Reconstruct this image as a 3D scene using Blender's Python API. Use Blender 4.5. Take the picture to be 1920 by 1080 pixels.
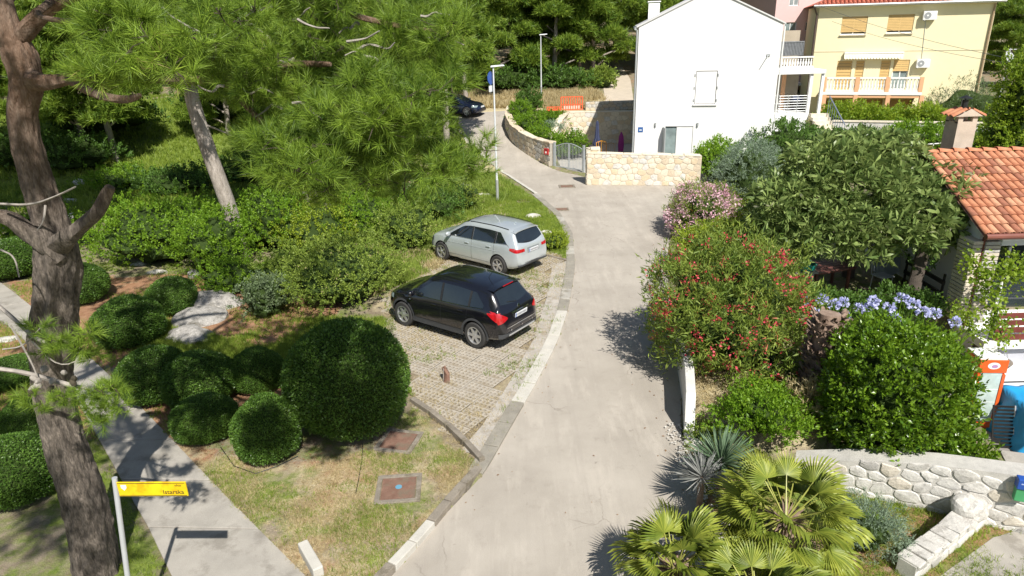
import bpy, bmesh, math, random
import numpy as np
from mathutils import Vector, Matrix
for o in list(bpy.data.objects): bpy.data.objects.remove(o)
SC = bpy.context.scene
COL = SC.collection
# ------------------------------------------------------------------ camera, sky, sun, exposure
H = 7.7; TILT = math.radians(21); ROLL = math.radians(1.5); F = 1280.0
FW = np.array([0, math.cos(TILT), -math.sin(TILT)]); _R0 = np.array([1., 0, 0]); _U0 = np.array([0, math.sin(TILT), math.cos(TILT)])
RT = math.cos(ROLL)*_R0 - math.sin(ROLL)*_U0
UP = math.sin(ROLL)*_R0 + math.cos(ROLL)*_U0
CAM = np.array([0, 0, H])
cd = bpy.data.cameras.new('camera'); cam = bpy.data.objects.new('camera', cd); COL.objects.link(cam)
cd.sensor_width = 36; cd.lens = 24; cd.clip_end = 3000; cd.clip_start = 0.05
cam.matrix_world = Matrix(((RT[0], UP[0], -FW[0], 0), (RT[1], UP[1], -FW[1], 0), (RT[2], UP[2], -FW[2], H), (0, 0, 0, 1)))
SC.camera = cam
SUNV = Vector((0.30, -0.85, 1.0)).normalized()          # towards the sun
w = bpy.data.worlds.new('World'); SC.world = w; w.use_nodes = True
nt = w.node_tree; sky = nt.nodes.new('ShaderNodeTexSky'); sky.sky_type = 'NISHITA'; sky.sun_disc = False
sky.sun_elevation = math.asin(SUNV.z); sky.sun_rotation = math.atan2(SUNV.x, SUNV.y)
bg = nt.nodes['Background']; bg.inputs[1].default_value = 0.07; nt.links.new(sky.outputs[0], bg.inputs[0])
sl = bpy.data.lights.new('sun', 'SUN'); sl.energy = 5.0; sl.angle = math.radians(0.5); sl.color = (1, .955, .88)
so = bpy.data.objects.new('sun', sl); COL.objects.link(so); so.rotation_euler = (-SUNV).to_track_quat('-Z', 'Y').to_euler(); so.location = (0, 0, 40)
SC.view_settings.view_transform = 'Standard'; SC.view_settings.look = 'None'; SC.view_settings.gamma = 1
SC.view_settings.exposure = 0.45
SC.cycles.max_bounces = 6; SC.cycles.transparent_max_bounces = 4
rng = np.random.default_rng(7); rnd = random.Random(11)
def R(a): return math.radians(a)
# ------------------------------------------------------------------ where things stand: lines of sight met with the ground
def ray(px, py): return FW + RT*((px-960)/F) + UP*((540-py)/F)
def A(px, py, d): return CAM + ray(px, py)*d
def Z(px, py, z):
    d = ray(px, py); return CAM + d*((z-H)/d[2])
def Y(px, py, y):
    d = ray(px, py); return CAM + d*(y/d[1])
def hb(y): return np.interp(y, [-20, 38, 44, 50, 57, 90, 150, 400], [0, 0, .7, 1.8, 2.3, 4.2, 11, 60])
def G(px, py):
    d = ray(px, py); t = 3.0
    while t < 300:
        p = CAM + d*t
        if p[2] < hb(p[1]): break
        t += .05
    return CAM + d*t
def GP(pts): return [tuple(G(*p)[:2]) for p in pts]
def inpoly(x, y, poly):
    x = np.asarray(x, float); y = np.asarray(y, float); c = np.zeros(x.shape, bool); n = len(poly)
    for i in range(n):
        x0, y0 = poly[i]; x1, y1 = poly[(i+1) % n]
        if y0 == y1: continue
        c ^= ((y0 > y) != (y1 > y)) & (x < (x1-x0)*(y-y0)/(y1-y0)+x0)
    return c
def resample(pts, n):
    p = np.array(pts, float); d = np.r_[0, np.cumsum(np.linalg.norm(np.diff(p, axis=0), axis=1))]
    s = np.linspace(0, d[-1], n); return np.stack([np.interp(s, d, p[:, k]) for k in range(p.shape[1])], 1)
def smooth(pts, it=2):
    p = np.array(pts, float)
    for _ in range(it):
        a = p[:-1]*.75+p[1:]*.25; b = p[:-1]*.25+p[1:]*.75
        q = np.empty((len(a)*2, p.shape[1])); q[0::2] = a; q[1::2] = b
        p = np.vstack([p[:1], q, p[-1:]])
    return p
def noise2(x, y, s=1., seed=0):
    v = 0
    for k, (a, b, c) in enumerate(((1.0, .7, .5), (1.9, -1.3, .3), (-2.7, 3.1, .22), (5.1, 4.3, .12))):
        v = v + c*np.sin(x*a*s+y*b*s*1.3+seed*1.7+k)*np.cos(y*a*s*.9-x*b*s*.6+seed*.9+k*2)
    return v
# ------------------------------------------------------------------ materials
MATS = {}
def mat(name, col, rough=.7, var=.15, scale=6, bump=0, bscale=30, metal=0, spec=.5, col2=None, coat=0, stretch=(1, 1, 1), fine=0, blot=None, blots=1.2, blotw=(.52, .62)):
    if name in MATS: return MATS[name]
    m = bpy.data.materials.new(name); m.use_nodes = True; MATS[name] = m
    n = m.node_tree.nodes; l = m.node_tree.links; b = n['Principled BSDF']
    b.inputs['Roughness'].default_value = rough; b.inputs['Metallic'].default_value = metal
    b.inputs['Specular IOR Level'].default_value = spec; b.inputs['Coat Weight'].default_value = coat
    tc = n.new('ShaderNodeTexCoord'); mp = n.new('ShaderNodeMapping'); mp.inputs['Scale'].default_value = stretch
    l.new(tc.outputs['Object'], mp.inputs[0])
    def noi(sc, det=5, ro=.6):
        t = n.new('ShaderNodeTexNoise'); t.inputs['Scale'].default_value = sc; t.inputs['Detail'].default_value = det; t.inputs['Roughness'].default_value = ro
        l.new(mp.outputs[0], t.inputs[0]); return t
    def mix(f, a, bb, mode='MIX'):
        x = n.new('ShaderNodeMix'); x.data_type = 'RGBA'; x.blend_type = mode
        if isinstance(f, (int, float)): x.inputs[0].default_value = f
        else: l.new(f, x.inputs[0])
        for i, v in ((6, a), (7, bb)):
            if isinstance(v, tuple): x.inputs[i].default_value = (*v[:3], 1)
            else: l.new(v, x.inputs[i])
        return x.outputs[2]
    t = noi(scale); r = n.new('ShaderNodeValToRGB'); r.color_ramp.elements[0].position = .3; r.color_ramp.elements[1].position = .7
    c2 = col2 if col2 else tuple(min(1, c*(1+var)) for c in col); c1 = col if col2 else tuple(c*(1-var) for c in col)
    r.color_ramp.elements[0].color = (*c1, 1); r.color_ramp.elements[1].color = (*c2, 1); l.new(t.outputs[0], r.inputs[0]); out = r.outputs[0]
    if blot:
        tb = noi(blots, 6, .65); rb = n.new('ShaderNodeValToRGB'); rb.color_ramp.elements[0].position = blotw[0]; rb.color_ramp.elements[1].position = blotw[1]
        rb.color_ramp.elements[0].color = (0, 0, 0, 1); rb.color_ramp.elements[1].color = (.75, .75, .75, 1); l.new(tb.outputs[0], rb.inputs[0]); out = mix(rb.outputs[0], out, tuple(blot))
    if fine:
        tf = noi(bscale*2, 2); rf = n.new('ShaderNodeMapRange'); rf.inputs[1].default_value = .3; rf.inputs[2].default_value = .7; rf.inputs[3].default_value = 1-fine; rf.inputs[4].default_value = 1+fine
        l.new(tf.outputs[0], rf.inputs[0]); cmb = n.new('ShaderNodeCombineColor')
        for i in range(3): l.new(rf.outputs[0], cmb.inputs[i])
        out = mix(1.0, out, cmb.outputs[0], 'MULTIPLY')
    l.new(out, b.inputs['Base Color'])
    if bump:
        bp = n.new('ShaderNodeBump'); bp.inputs['Strength'].default_value = min(1, bump); bp.inputs['Distance'].default_value = .02*max(1, bump)
        l.new(noi(bscale, 6, .7).outputs[0], bp.inputs['Height']); l.new(bp.outputs[0], b.inputs['Normal'])
    return m
def leafmat(name, c1, c2, c3=None, rough=.5, tr=.35, spec=.35):
    if name in MATS: return MATS[name]
    m = bpy.data.materials.new(name); m.use_nodes = True; MATS[name] = m
    n = m.node_tree.nodes; l = m.node_tree.links; b = n['Principled BSDF']; b.inputs['Roughness'].default_value = rough; b.inputs['Specular IOR Level'].default_value = spec
    g = n.new('ShaderNodeNewGeometry'); r = n.new('ShaderNodeValToRGB'); r.color_ramp.elements[0].color = (*c1, 1); r.color_ramp.elements[1].color = (*c2, 1)
    if c3: e = r.color_ramp.elements.new(.93); e.color = (*c2, 1); r.color_ramp.elements[-1].color = (*c3, 1); r.color_ramp.elements[-1].position = .97
    tn = n.new('ShaderNodeTexNoise'); tn.inputs['Scale'].default_value = 1.6; tc = n.new('ShaderNodeTexCoord'); l.new(tc.outputs['Object'], tn.inputs[0])
    ma = n.new('ShaderNodeMath'); ma.operation = 'MULTIPLY_ADD'; ma.inputs[1].default_value = .65
    mb = n.new('ShaderNodeMath'); mb.operation = 'MULTIPLY_ADD'; mb.inputs[1].default_value = 1.1; mb.inputs[2].default_value = -.38
    l.new(tn.outputs[0], mb.inputs[0]); l.new(g.outputs['Random Per Island'], ma.inputs[0]); l.new(mb.outputs[0], ma.inputs[2]); l.new(ma.outputs[0], r.inputs[0])
    l.new(r.outputs[0], b.inputs['Base Color'])
    t = n.new('ShaderNodeBsdfTranslucent'); hs = n.new('ShaderNodeHueSaturation'); hs.inputs['Value'].default_value = 1.5; hs.inputs['Hue'].default_value = .49
    l.new(r.outputs[0], hs.inputs['Color']); l.new(hs.outputs[0], t.inputs[0])
    mx = n.new('ShaderNodeMixShader'); mx.inputs[0].default_value = tr; l.new(b.outputs[0], mx.inputs[1]); l.new(t.outputs[0], mx.inputs[2])
    l.new(mx.outputs[0], n['Material Output'].inputs[0]); return m
PINE = leafmat('pine_needles', (.03, .085, .010), (.30, .43, .05), (.32, .27, .10), tr=.28)
PINE_FAR = leafmat('pine_needles_far', (.045, .115, .012), (.27, .37, .045), tr=.3)
TOPI = leafmat('clipped_leaves', (.042, .10, .016), (.14, .25, .04), (.28, .36, .10), tr=.28, rough=.36)
BAY = leafmat('bay_leaves', (.06, .14, .010), (.19, .31, .02), (.26, .34, .05), tr=.3, rough=.3, spec=.6)
BRIGHT = leafmat('bright_leaves', (.09, .20, .012), (.25, .40, .03), tr=.4)
WEED = leafmat('weed_leaves', (.12, .20, .025), (.30, .38, .07), (.42, .36, .18), tr=.35)
DARKG = leafmat('dark_leaves', (.045, .10, .015), (.13, .24, .04), tr=.3)
OLIVE = leafmat('olive_leaves', (.08, .125, .05), (.18, .235, .12), tr=.2)
SILVER = leafmat('silver_leaves', (.13, .19, .12), (.28, .36, .25), tr=.2)
LOQ = leafmat('loquat_leaves', (.07, .13, .03), (.32, .40, .13), (.55, .55, .36), tr=.25, rough=.38)
OLEA = leafmat('oleander_leaves', (.07, .14, .02), (.28, .35, .06), (.48, .14, .07), tr=.3)
YELG = leafmat('yellow_green_leaves', (.16, .24, .02), (.36, .44, .04), tr=.35)
VINE = leafmat('vine_leaves', (.12, .22, .015), (.32, .42, .04), tr=.45)
PALM = leafmat('palm_leaflets', (.10, .16, .02), (.38, .42, .07), tr=.3, rough=.4)
YUC = leafmat('yucca_blades', (.07, .12, .06), (.17, .25, .15), (.42, .40, .32), tr=.1)
GRASS = leafmat('grass_blades', (.12, .20, .02), (.34, .42, .07), tr=.4)
STRAW = leafmat('straw_blades', (.33, .26, .12), (.58, .50, .30), tr=.3)
PINKF = leafmat('pale_pink_petals', (.65, .32, .42), (.85, .66, .70), tr=.3)
REDF = leafmat('red_petals', (.55, .03, .05), (.80, .13, .17), tr=.3)
BLUEF = leafmat('lilac_petals', (.38, .40, .68), (.66, .67, .86), tr=.3)
TWIG = mat('twigs', (.055, .045, .028), .9, .4, 9)
CORE = mat('core_shade_green', (.022, .040, .010), .95, .4, 14, col2=(.045, .07, .018), spec=.1)  # leaf green darkened so the core's colour carries the shade between leaves
DTWIG = mat('dead_twigs', (.30, .27, .24), .9, .3, 9)
BARK = mat('grey_bark', (.05, .04, .032), .95, .5, 7, bump=3.2, bscale=13, col2=(.24, .20, .165), stretch=(2.0, 2.0, .55), fine=.45)
BARKP = mat('pale_bark', (.22, .185, .155), .95, .3, 5, bump=1.6, bscale=14, col2=(.46, .41, .36), stretch=(2.2, 2.2, .5), fine=.25)
def add_bark_red():
    m = BARK; n = m.node_tree.nodes; l = m.node_tree.links; b = n['Principled BSDF']; src = b.inputs['Base Color'].links[0].from_socket
    g = n.new('ShaderNodeNewGeometry'); s = n.new('ShaderNodeSeparateXYZ'); l.new(g.outputs['Position'], s.inputs[0])
    mr = n.new('ShaderNodeMapRange'); mr.inputs[1].default_value = 5.4; mr.inputs[2].default_value = 7.2; mr.inputs[3].default_value = 0; mr.inputs[4].default_value = .46; l.new(s.outputs[2], mr.inputs[0])
    t = n.new('ShaderNodeTexNoise'); t.inputs['Scale'].default_value = 3; mu = n.new('ShaderNodeMath'); mu.operation = 'MULTIPLY'; l.new(t.outputs[0], mu.inputs[0]); l.new(mr.outputs[0], mu.inputs[1])
    m2 = n.new('ShaderNodeMath'); m2.operation = 'MULTIPLY'; m2.inputs[1].default_value = 1.7; l.new(mu.outputs[0], m2.inputs[0]); m2.use_clamp = True
    x = n.new('ShaderNodeMix'); x.data_type = 'RGBA'; l.new(m2.outputs[0], x.inputs[0]); l.new(src, x.inputs[6]); x.inputs[7].default_value = (.33, .17, .09, 1); l.new(x.outputs[2], b.inputs['Base Color'])
add_bark_red()
CONC = mat('footpath_concrete', (.36, .335, .295), .9, .12, 2.2, bump=.35, bscale=60, fine=.18, blot=(.22, .20, .17), blots=1.4)
KERB = mat('kerb_concrete', (.38, .36, .32), .9, .18, 4, bump=.4, bscale=50, fine=.2, blot=(.20, .18, .14), blots=2.5)
KERBD = mat('earthy_kerb_concrete', (.24, .21, .17), .95, .2, 4, bump=.5, bscale=50, fine=.25, blot=(.14, .12, .08), blots=3)
WHITE = mat('white_render', (.76, .76, .75), .85, .02, 3, bump=.15, bscale=150, fine=.02, blot=(.69, .685, .67), blots=.5, blotw=(.5, .75), stretch=(1, 1, .45))
CREAM = mat('cream_render', (.80, .72, .46), .85, .025, 3, bump=.1, bscale=150, fine=.02)
PINKW = mat('pink_render', (.68, .47, .45), .85, .03, 3, fine=.02)
WPAINT = mat('white_paint', (.78, .78, .76), .5, .03, 3)
ORPAINT = mat('apricot_paint', (.72, .40, .22), .7, .05, 3)
SHUT = mat('yellow_roller_slats', (.58, .39, .15), .6, .06, 3)
GALV = mat('galvanised_steel', (.55, .57, .58), .45, .08, 8, metal=.6)
DARKM = mat('dark_metal', (.03, .03, .03), .4, .2, 8, metal=.3)
DRED = mat('dark_red_paint', (.16, .04, .03), .5, .2, 6)
GLASS = mat('window_glass', (.03, .04, .045), .06, .2, 1, spec=.9)
LGLASS = mat('pale_window_glass', (.22, .28, .28), .1, .3, 2, spec=.9)
DARK = mat('dark_interior', (.018, .016, .015), .9, .3, 3)
TERRA = mat('terracotta', (.38, .13, .065), .85, .2, 5, col2=(.52, .23, .12), fine=.18, bscale=20, blot=(.36, .25, .18), blots=3, blotw=(.55, .75))
TERRA2 = mat('red_terracotta', (.40, .10, .06), .85, .2, 5, col2=(.55, .18, .11), fine=.15)
LIME = mat('limestone_pale', (.52, .50, .46), .9, .15, 7, bump=.6, bscale=25, fine=.15, blot=(.33, .31, .28), blots=5)
LIMEW = mat('limestone_white', (.60, .58, .54), .9, .12, 7, bump=.6, bscale=25, fine=.12, blot=(.42, .40, .37), blots=6)
LIMET = mat('limestone_tan', (.56, .47, .35), .9, .15, 7, bump=.6, bscale=25, fine=.15)
LIMEC = mat('limestone_cream', (.66, .59, .47), .9, .12, 7, bump=.5, bscale=25, fine=.12)
ROCKG = mat('grey_outcrop', (.26, .245, .225), .95, .25, 5, bump=1.2, bscale=12, fine=.25, col2=(.44, .42, .39), blot=(.15, .14, .12), blots=5)
MORT = mat('mortar', (.36, .33, .28), .95, .15, 8, bump=.5, bscale=60, fine=.15)
RUST = mat('rusty_iron', (.15, .08, .055), .85, .25, 9, col2=(.24, .14, .10), bump=.3, bscale=60, fine=.15, blot=(.16, .13, .09), blots=4)
PAVER = mat('paver_concrete', (.40, .36, .30), .95, .15, 5, bump=.4, bscale=60, fine=.2, blot=(.26, .21, .14), blots=.8)
TYRE = mat('tyre_rubber', (.035, .034, .033), .85, .2, 20, bump=.3, bscale=60)
ALLOY = mat('alloy_rim', (.62, .63, .65), .3, .05, 10, metal=.8)
ALLOYD = mat('dark_alloy', (.10, .10, .105), .35, .05, 10, metal=.7)
BLACKP = mat('black_paint', (.006, .006, .009), .18, .1, 4, coat=1, spec=.6)
SILVP = mat('silver_paint', (.56, .61, .63), .30, .03, 4, metal=.45, coat=1)
NAVYP = mat('dark_blue_paint', (.008, .012, .03), .18, .1, 4, coat=1)
CGLASS = mat('car_glass', (.012, .016, .018), .04, .2, 2, spec=.9, coat=1)
TRIM = mat('grey_plastic_trim', (.045, .047, .05), .65, .1, 20)
REDL = mat('red_lens', (.42, .01, .015), .12, .3, 12, coat=1, spec=.8)
PLATE = mat('plate_white', (.70, .72, .74), .4, .03, 5)
CHROME = mat('chrome', (.75, .76, .78), .12, .02, 5, metal=1)
# ------------------------------------------------------------------ mesh helpers
def link(o, parent=None):
    COL.objects.link(o)
    if parent is not None: o.parent = parent
    return o
def tag(o, label=None, cat=None, group=None, kind=None):
    if label: o['label'] = label
    if cat: o['category'] = cat
    if group: o['group'] = group
    if kind: o['kind'] = kind
    return o
def thing(name, label, cat, loc=(0, 0, 0), rz=0, group=None):
    o = bpy.data.objects.new(name, None); o.location = loc; o.rotation_euler = (0, 0, rz); o.empty_display_size = .2
    COL.objects.link(o); return tag(o, label, cat, group)
def np_mesh(name, V, Fs, m, sm=False):
    """Fs: list of (k-gon arrays)"""
    me = bpy.data.meshes.new(name); V = np.asarray(V, np.float32)
    Fs = [np.asarray(f, np.int32) for f in (Fs if isinstance(Fs, list) else [Fs]) if len(f)]
    tot = np.concatenate([np.full(len(f), f.shape[1], np.int32) for f in Fs]); loops = np.concatenate([f.ravel() for f in Fs])
    me.vertices.add(len(V)); me.vertices.foreach_set('co', V.ravel()); me.loops.add(len(loops)); me.loops.foreach_set('vertex_index', loops)
    me.polygons.add(len(tot)); me.polygons.foreach_set('loop_start', np.r_[0, np.cumsum(tot)[:-1]].astype(np.int32)); me.polygons.foreach_set('loop_total', tot)
    for x in (m if isinstance(m, (list, tuple)) else [m]): me.materials.append(x)
    if sm: me.polygons.foreach_set('use_smooth', np.ones(len(tot), bool))
    me.update(calc_edges=True); me.validate(); return me
def obj(name, me, parent=None, loc=(0, 0, 0), rot=(0, 0, 0), sc=(1, 1, 1)):
    o = bpy.data.objects.new(name, me); o.location = loc; o.rotation_euler = rot; o.scale = sc; return link(o, parent)
class MB:
    def __init__(s): s.v = []; s.f = []; s.mi = []; s.cur = 0
    def add(s, vs, fs):
        b = len(s.v); s.v += [tuple(map(float, v)) for v in vs]; s.f += [tuple(b+i for i in f) for f in fs]; s.mi += [s.cur]*len(fs); return s
    def box(s, c, d, rz=0, tilt=None):
        x, y, z = (k/2 for k in d); co, si = math.cos(rz), math.sin(rz); vs = []
        for dz in (-z, z):
            for dx, dy in ((-x, -y), (x, -y), (x, y), (-x, y)):
                p = Vector((dx, dy, dz))
                if tilt is not None: p = tilt @ p
                vs.append((c[0]+p.x*co-p.y*si, c[1]+p.x*si+p.y*co, c[2]+p.z))
        return s.add(vs, [(3, 2, 1, 0), (4, 5, 6, 7), (0, 1, 5, 4), (1, 2, 6, 5), (2, 3, 7, 6), (3, 0, 4, 7)])
    def tube(s, pts, rad, n=8, caps=True, wob=0):
        pts = [Vector(p) for p in pts]; rad = rad if hasattr(rad, '__len__') else [rad]*len(pts); vs = []; fs = []; u = None
        for i, p in enumerate(pts):
            t = (pts[min(i+1, len(pts)-1)]-pts[max(i-1, 0)]).normalized()
            if u is None: u = t.orthogonal().normalized()
            u = (u-t*u.dot(t)).normalized(); v = t.cross(u)
            for k in range(n):
                a = 2*math.pi*k/n; r = rad[i]*(1+wob*(math.sin(a*3+i*.7)*.5+math.sin(a*2-i*.45)*.5))
                vs.append(p+u*math.cos(a)*r+v*math.sin(a)*r)
        for i in range(len(pts)-1):
            for k in range(n): fs.append((i*n+k, i*n+(k+1) % n, (i+1)*n+(k+1) % n, (i+1)*n+k))
        if caps: fs.append(tuple(range(n-1, -1, -1))); fs.append(tuple((len(pts)-1)*n+k for k in range(n)))
        return s.add(vs, fs)
    def lathe(s, prof, n=12, c=(0, 0, 0), axis='z'):
        vs = []; fs = []
        for r, z in prof:
            for k in range(n):
                a = 2*math.pi*k/n; p = (r*math.cos(a), r*math.sin(a), z)
                if axis == 'y': p = (p[0], p[2], p[1])
                vs.append((c[0]+p[0], c[1]+p[1], c[2]+p[2]))
        m = len(prof)
        for i in range(m-1):
            for k in range(n): fs.append((i*n+k, i*n+(k+1) % n, (i+1)*n+(k+1) % n, (i+1)*n+k))
        fs.append(tuple(range(n-1, -1, -1))); fs.append(tuple((m-1)*n+k for k in range(n)))
        return s.add(vs, fs)
    def prism(s, poly, z0, z1):
        n = len(poly); vs = [(p[0], p[1], z0) for p in poly]+[(p[0], p[1], z1) for p in poly]
        return s.add(vs, [tuple(range(n-1, -1, -1)), tuple(range(n, 2*n))]+[(i, (i+1) % n, n+(i+1) % n, n+i) for i in range(n)])
    def mesh(s, name, m, sm=False, ang=None):
        me = bpy.data.meshes.new(name); me.from_pydata(s.v, [], s.f)
        for x in (m if isinstance(m, (list, tuple)) else [m]): me.materials.append(x)
        if isinstance(m, (list, tuple)): me.polygons.foreach_set('material_index', s.mi)
        if sm:
            me.polygons.foreach_set('use_smooth', [True]*len(s.f)); me.set_sharp_from_angle(angle=ang or R(40))
        me.update(); return me
    def obj(s, name, m, parent=None, sm=False, loc=(0, 0, 0), rot=(0, 0, 0), bevel=0):
        o = obj(name, s.mesh(name, m, sm), parent, loc, rot)
        if bevel:
            b = o.modifiers.new('bevel', 'BEVEL'); b.width = bevel; b.segments = 2; b.limit_method = 'ANGLE'
        return o
def frames(d, roll=None, rg=rng):
    d = d/np.maximum(np.linalg.norm(d, axis=1, keepdims=True), 1e-6); N = len(d)
    up = np.tile([0, 0, 1.], (N, 1)); up[np.abs(d[:, 2]) > .97] = (1, 0, 0)
    a = np.cross(up, d); a /= np.linalg.norm(a, axis=1, keepdims=True); b = np.cross(d, a)
    r = rg.uniform(0, 6.283, N) if roll is None else np.broadcast_to(roll, (N,))
    c, s = np.cos(r)[:, None], np.sin(r)[:, None]
    return np.stack([d, a*c+b*s, -a*s+b*c], 2)           # columns: x=along d
def scatter(pv, pf, pos, fr, sc):
    pv = np.asarray(pv, float); pf = np.asarray(pf); n = len(pv); N = len(pos)
    V = np.einsum('nij,mj->nmi', fr, pv)*np.asarray(sc).reshape(-1, 1, 1)+pos[:, None, :]
    Fa = pf[None]+(np.arange(N)*n)[:, None, None]
    return V.reshape(-1, 3), Fa.reshape(-1, pf.shape[1])
def merge(parts):
    V = []; Fa = []; b = 0
    for v, f in parts: V.append(v); Fa.append(f+b); b += len(v)
    return np.vstack(V), np.vstack(Fa)
LEAF = (np.array([(0, 0, 0), (.45, .26, .05), (1, 0, -.04), (.45, -.26, .05)]), np.array([(0, 1, 2), (0, 2, 3)]))
NARROW = (np.array([(0, 0, 0), (.4, .10, .02), (1, 0, -.08), (.4, -.10, .02)]), np.array([(0, 1, 2), (0, 2, 3)]))
PETAL = (np.array([(0, 0, 0), (.6, .42, .1), (1, 0, 0), (.6, -.42, .1)]), np.array([(0, 1, 2), (0, 2, 3)]))
def rosette(n, leaf, elev, seed=1, jit=.25, ls=1.0):
    """a whorl of leaves around +x"""
    rg = np.random.default_rng(seed); az = np.arange(n)*2.4+rg.uniform(-.3, .3, n); el = elev+rg.uniform(-jit, jit, n)
    d = np.stack([np.sin(el), np.cos(el)*np.cos(az), np.cos(el)*np.sin(az)], 1)
    return scatter(leaf[0]*[1, 1, 1], leaf[1], d*.06, frames(d, 0), rg.uniform(.7, 1.1, n)*ls)
def tuft(n, seed=1, wdt=.03, spread=1.15):
    """pine needle tuft: thin blades fanning around +x, unit length"""
    rg = np.random.default_rng(seed); az = rg.uniform(0, 6.283, n); th = rg.uniform(.1, spread, n)
    d = np.stack([np.cos(th), np.sin(th)*np.cos(az), np.sin(th)*np.sin(az)], 1)
    pv = np.array([(0, wdt, 0), (0, -wdt, 0), (1, 0, 0)])
    return scatter(pv, np.array([(0, 1, 2)]), d*0+np.stack([rg.uniform(-.5, .3, n), rg.uniform(-.04, .04, n), rg.uniform(-.04, .04, n)], 1), frames(d, None, rg), rg.uniform(.7, 1.1, n))
def sphere_dirs(n, rg, zmin=-.35):
    z = rg.uniform(zmin, 1, n); a = rg.uniform(0, 6.283, n); r = np.sqrt(1-z*z); return np.stack([r*np.cos(a), r*np.sin(a), z], 1)
def lump(d, amt, seed, f=3.0):
    return 1+amt*(np.sin(d[:, 0]*f+seed)*np.cos(d[:, 1]*f*1.3+seed*2)+.7*np.sin(d[:, 2]*f*1.7+d[:, 0]*f+seed*3)+.5*np.sin(d[:, 1]*f*2.9+seed)*np.cos(d[:, 0]*f*3.1))
SQ = [0]
def leaf_cloud(rad, n, size, proto=LEAF, amt=.08, seed=1, depth=.25, out=.7, zmin=-.35, f=3.0, up=.25):
    rg = np.random.default_rng(seed); rad = np.array(rad, float)
    if amt < .05:                                            # clipped: leaves close to one smooth surface
        d = sphere_dirs(n, rg, zmin); k = lump(d, amt, seed, f)*(1-depth*rg.power(.6, n)*rg.uniform(0, 1, n)+.012*rg.normal(0, 1, n))
        p = d*k[:, None]*rad; nn = d/rad; nn /= np.linalg.norm(nn, axis=1, keepdims=True)
    else:                                                    # free growth: shoots of leaves standing out of the body
        per = 14; ns = n//per; ds = sphere_dirs(ns, rg, zmin)
        if SQ[0]: ds = ds/np.max(np.abs(ds)**SQ[0], axis=1, keepdims=True)**(1/SQ[0])*.5+ds*.5
        ks = lump(ds, amt, seed, f)*(1-depth*rg.power(.6, ns)*rg.uniform(0, 1, ns))*(1+amt*.9*rg.normal(0, 1, ns).clip(-1.2, 1.6)); ps = ds*ks[:, None]*rad
        ns_ = ds/rad; ns_ /= np.linalg.norm(ns_, axis=1, keepdims=True); sd = ns_*1.0+rg.normal(0, .45, (ns, 3))+np.array([0, 0, .55]); sd /= np.linalg.norm(sd, axis=1, keepdims=True)
        L = size*rg.uniform(1.2, 3.2, ns); u = rg.uniform(0, 1, (ns, per)); p = (ps[:, None]+sd[:, None]*(u*L[:, None])[..., None]).reshape(-1, 3)+rg.normal(0, size*.28, (ns*per, 3)); nn = np.repeat(sd, per, 0); n = ns*per
    q = nn*out+rg.normal(0, .55, (n, 3))+np.array([0, 0, up]); return scatter(proto[0], proto[1], p, frames(q, None, rg), size*rg.uniform(.65, 1.25, n))
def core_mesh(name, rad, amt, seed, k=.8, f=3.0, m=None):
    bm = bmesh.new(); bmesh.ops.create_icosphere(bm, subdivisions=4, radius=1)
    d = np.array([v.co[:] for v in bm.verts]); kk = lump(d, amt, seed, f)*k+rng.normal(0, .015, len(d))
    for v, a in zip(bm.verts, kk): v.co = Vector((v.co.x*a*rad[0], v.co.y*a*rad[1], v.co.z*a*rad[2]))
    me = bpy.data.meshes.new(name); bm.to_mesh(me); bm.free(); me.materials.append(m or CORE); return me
def bush(name, label, cat, c, rad, n, size, m, proto=LEAF, amt=.08, seed=1, group=None, depth=.25, out=.7, flowers=None, f=3.0, zmin=-.35, core=.8, rz=0, up=.25):
    """c = ground point; shrub centre sits at c.z + rad.z*.85"""
    t = thing(name, label, cat, (c[0], c[1], c[2]), rz, group); zc = rad[2]*.85
    V, Fa = leaf_cloud(rad, n, size, proto, amt, seed, depth, out, zmin, f, up); fo = obj('foliage', np_mesh('foliage', V, Fa, m), t, (0, 0, zc))
    if core: obj('shade_core', core_mesh('shade_core', rad, amt, seed, core, f), t, (0, 0, zc))  # solid core, its dark colour stands for shade inside the shrub
    if flowers:
        fm, nf, fs, per, zm = flowers; rg = np.random.default_rng(seed+99); d = sphere_dirs(nf, rg, zm); k = lump(d, amt, seed, f)*rg.uniform(1.0, 1.15, nf)
        p = d*k[:, None]*np.array(rad); pos = np.repeat(p, per, 0)+rg.normal(0, fs*.9, (nf*per, 3)); dd = rg.normal(0, 1, (nf*per, 3))+np.repeat(d, per, 0)
        V, Fa = scatter(PETAL[0], PETAL[1], pos, frames(dd, None, rg), fs*rg.uniform(.6, 1.2, nf*per)); o = obj('blossom', np_mesh('blossom', V, Fa, fm), t, (0, 0, zc)); 
    return t
def copy_tree(o, loc=None, rz=None, sc=None, label=None):
    r = o.copy(); COL.objects.link(r)
    for ch in o.children:
        c = ch.copy(); COL.objects.link(c); c.parent = r; c.matrix_parent_inverse = ch.matrix_parent_inverse.copy()
        for g in ch.children:
            d = g.copy(); COL.objects.link(d); d.parent = c
    if loc is not None: r.location = loc
    if rz is not None: r.rotation_euler = (0, 0, rz)
    if sc is not None: r.scale = sc
    if label: r['label'] = label
    return r
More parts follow.
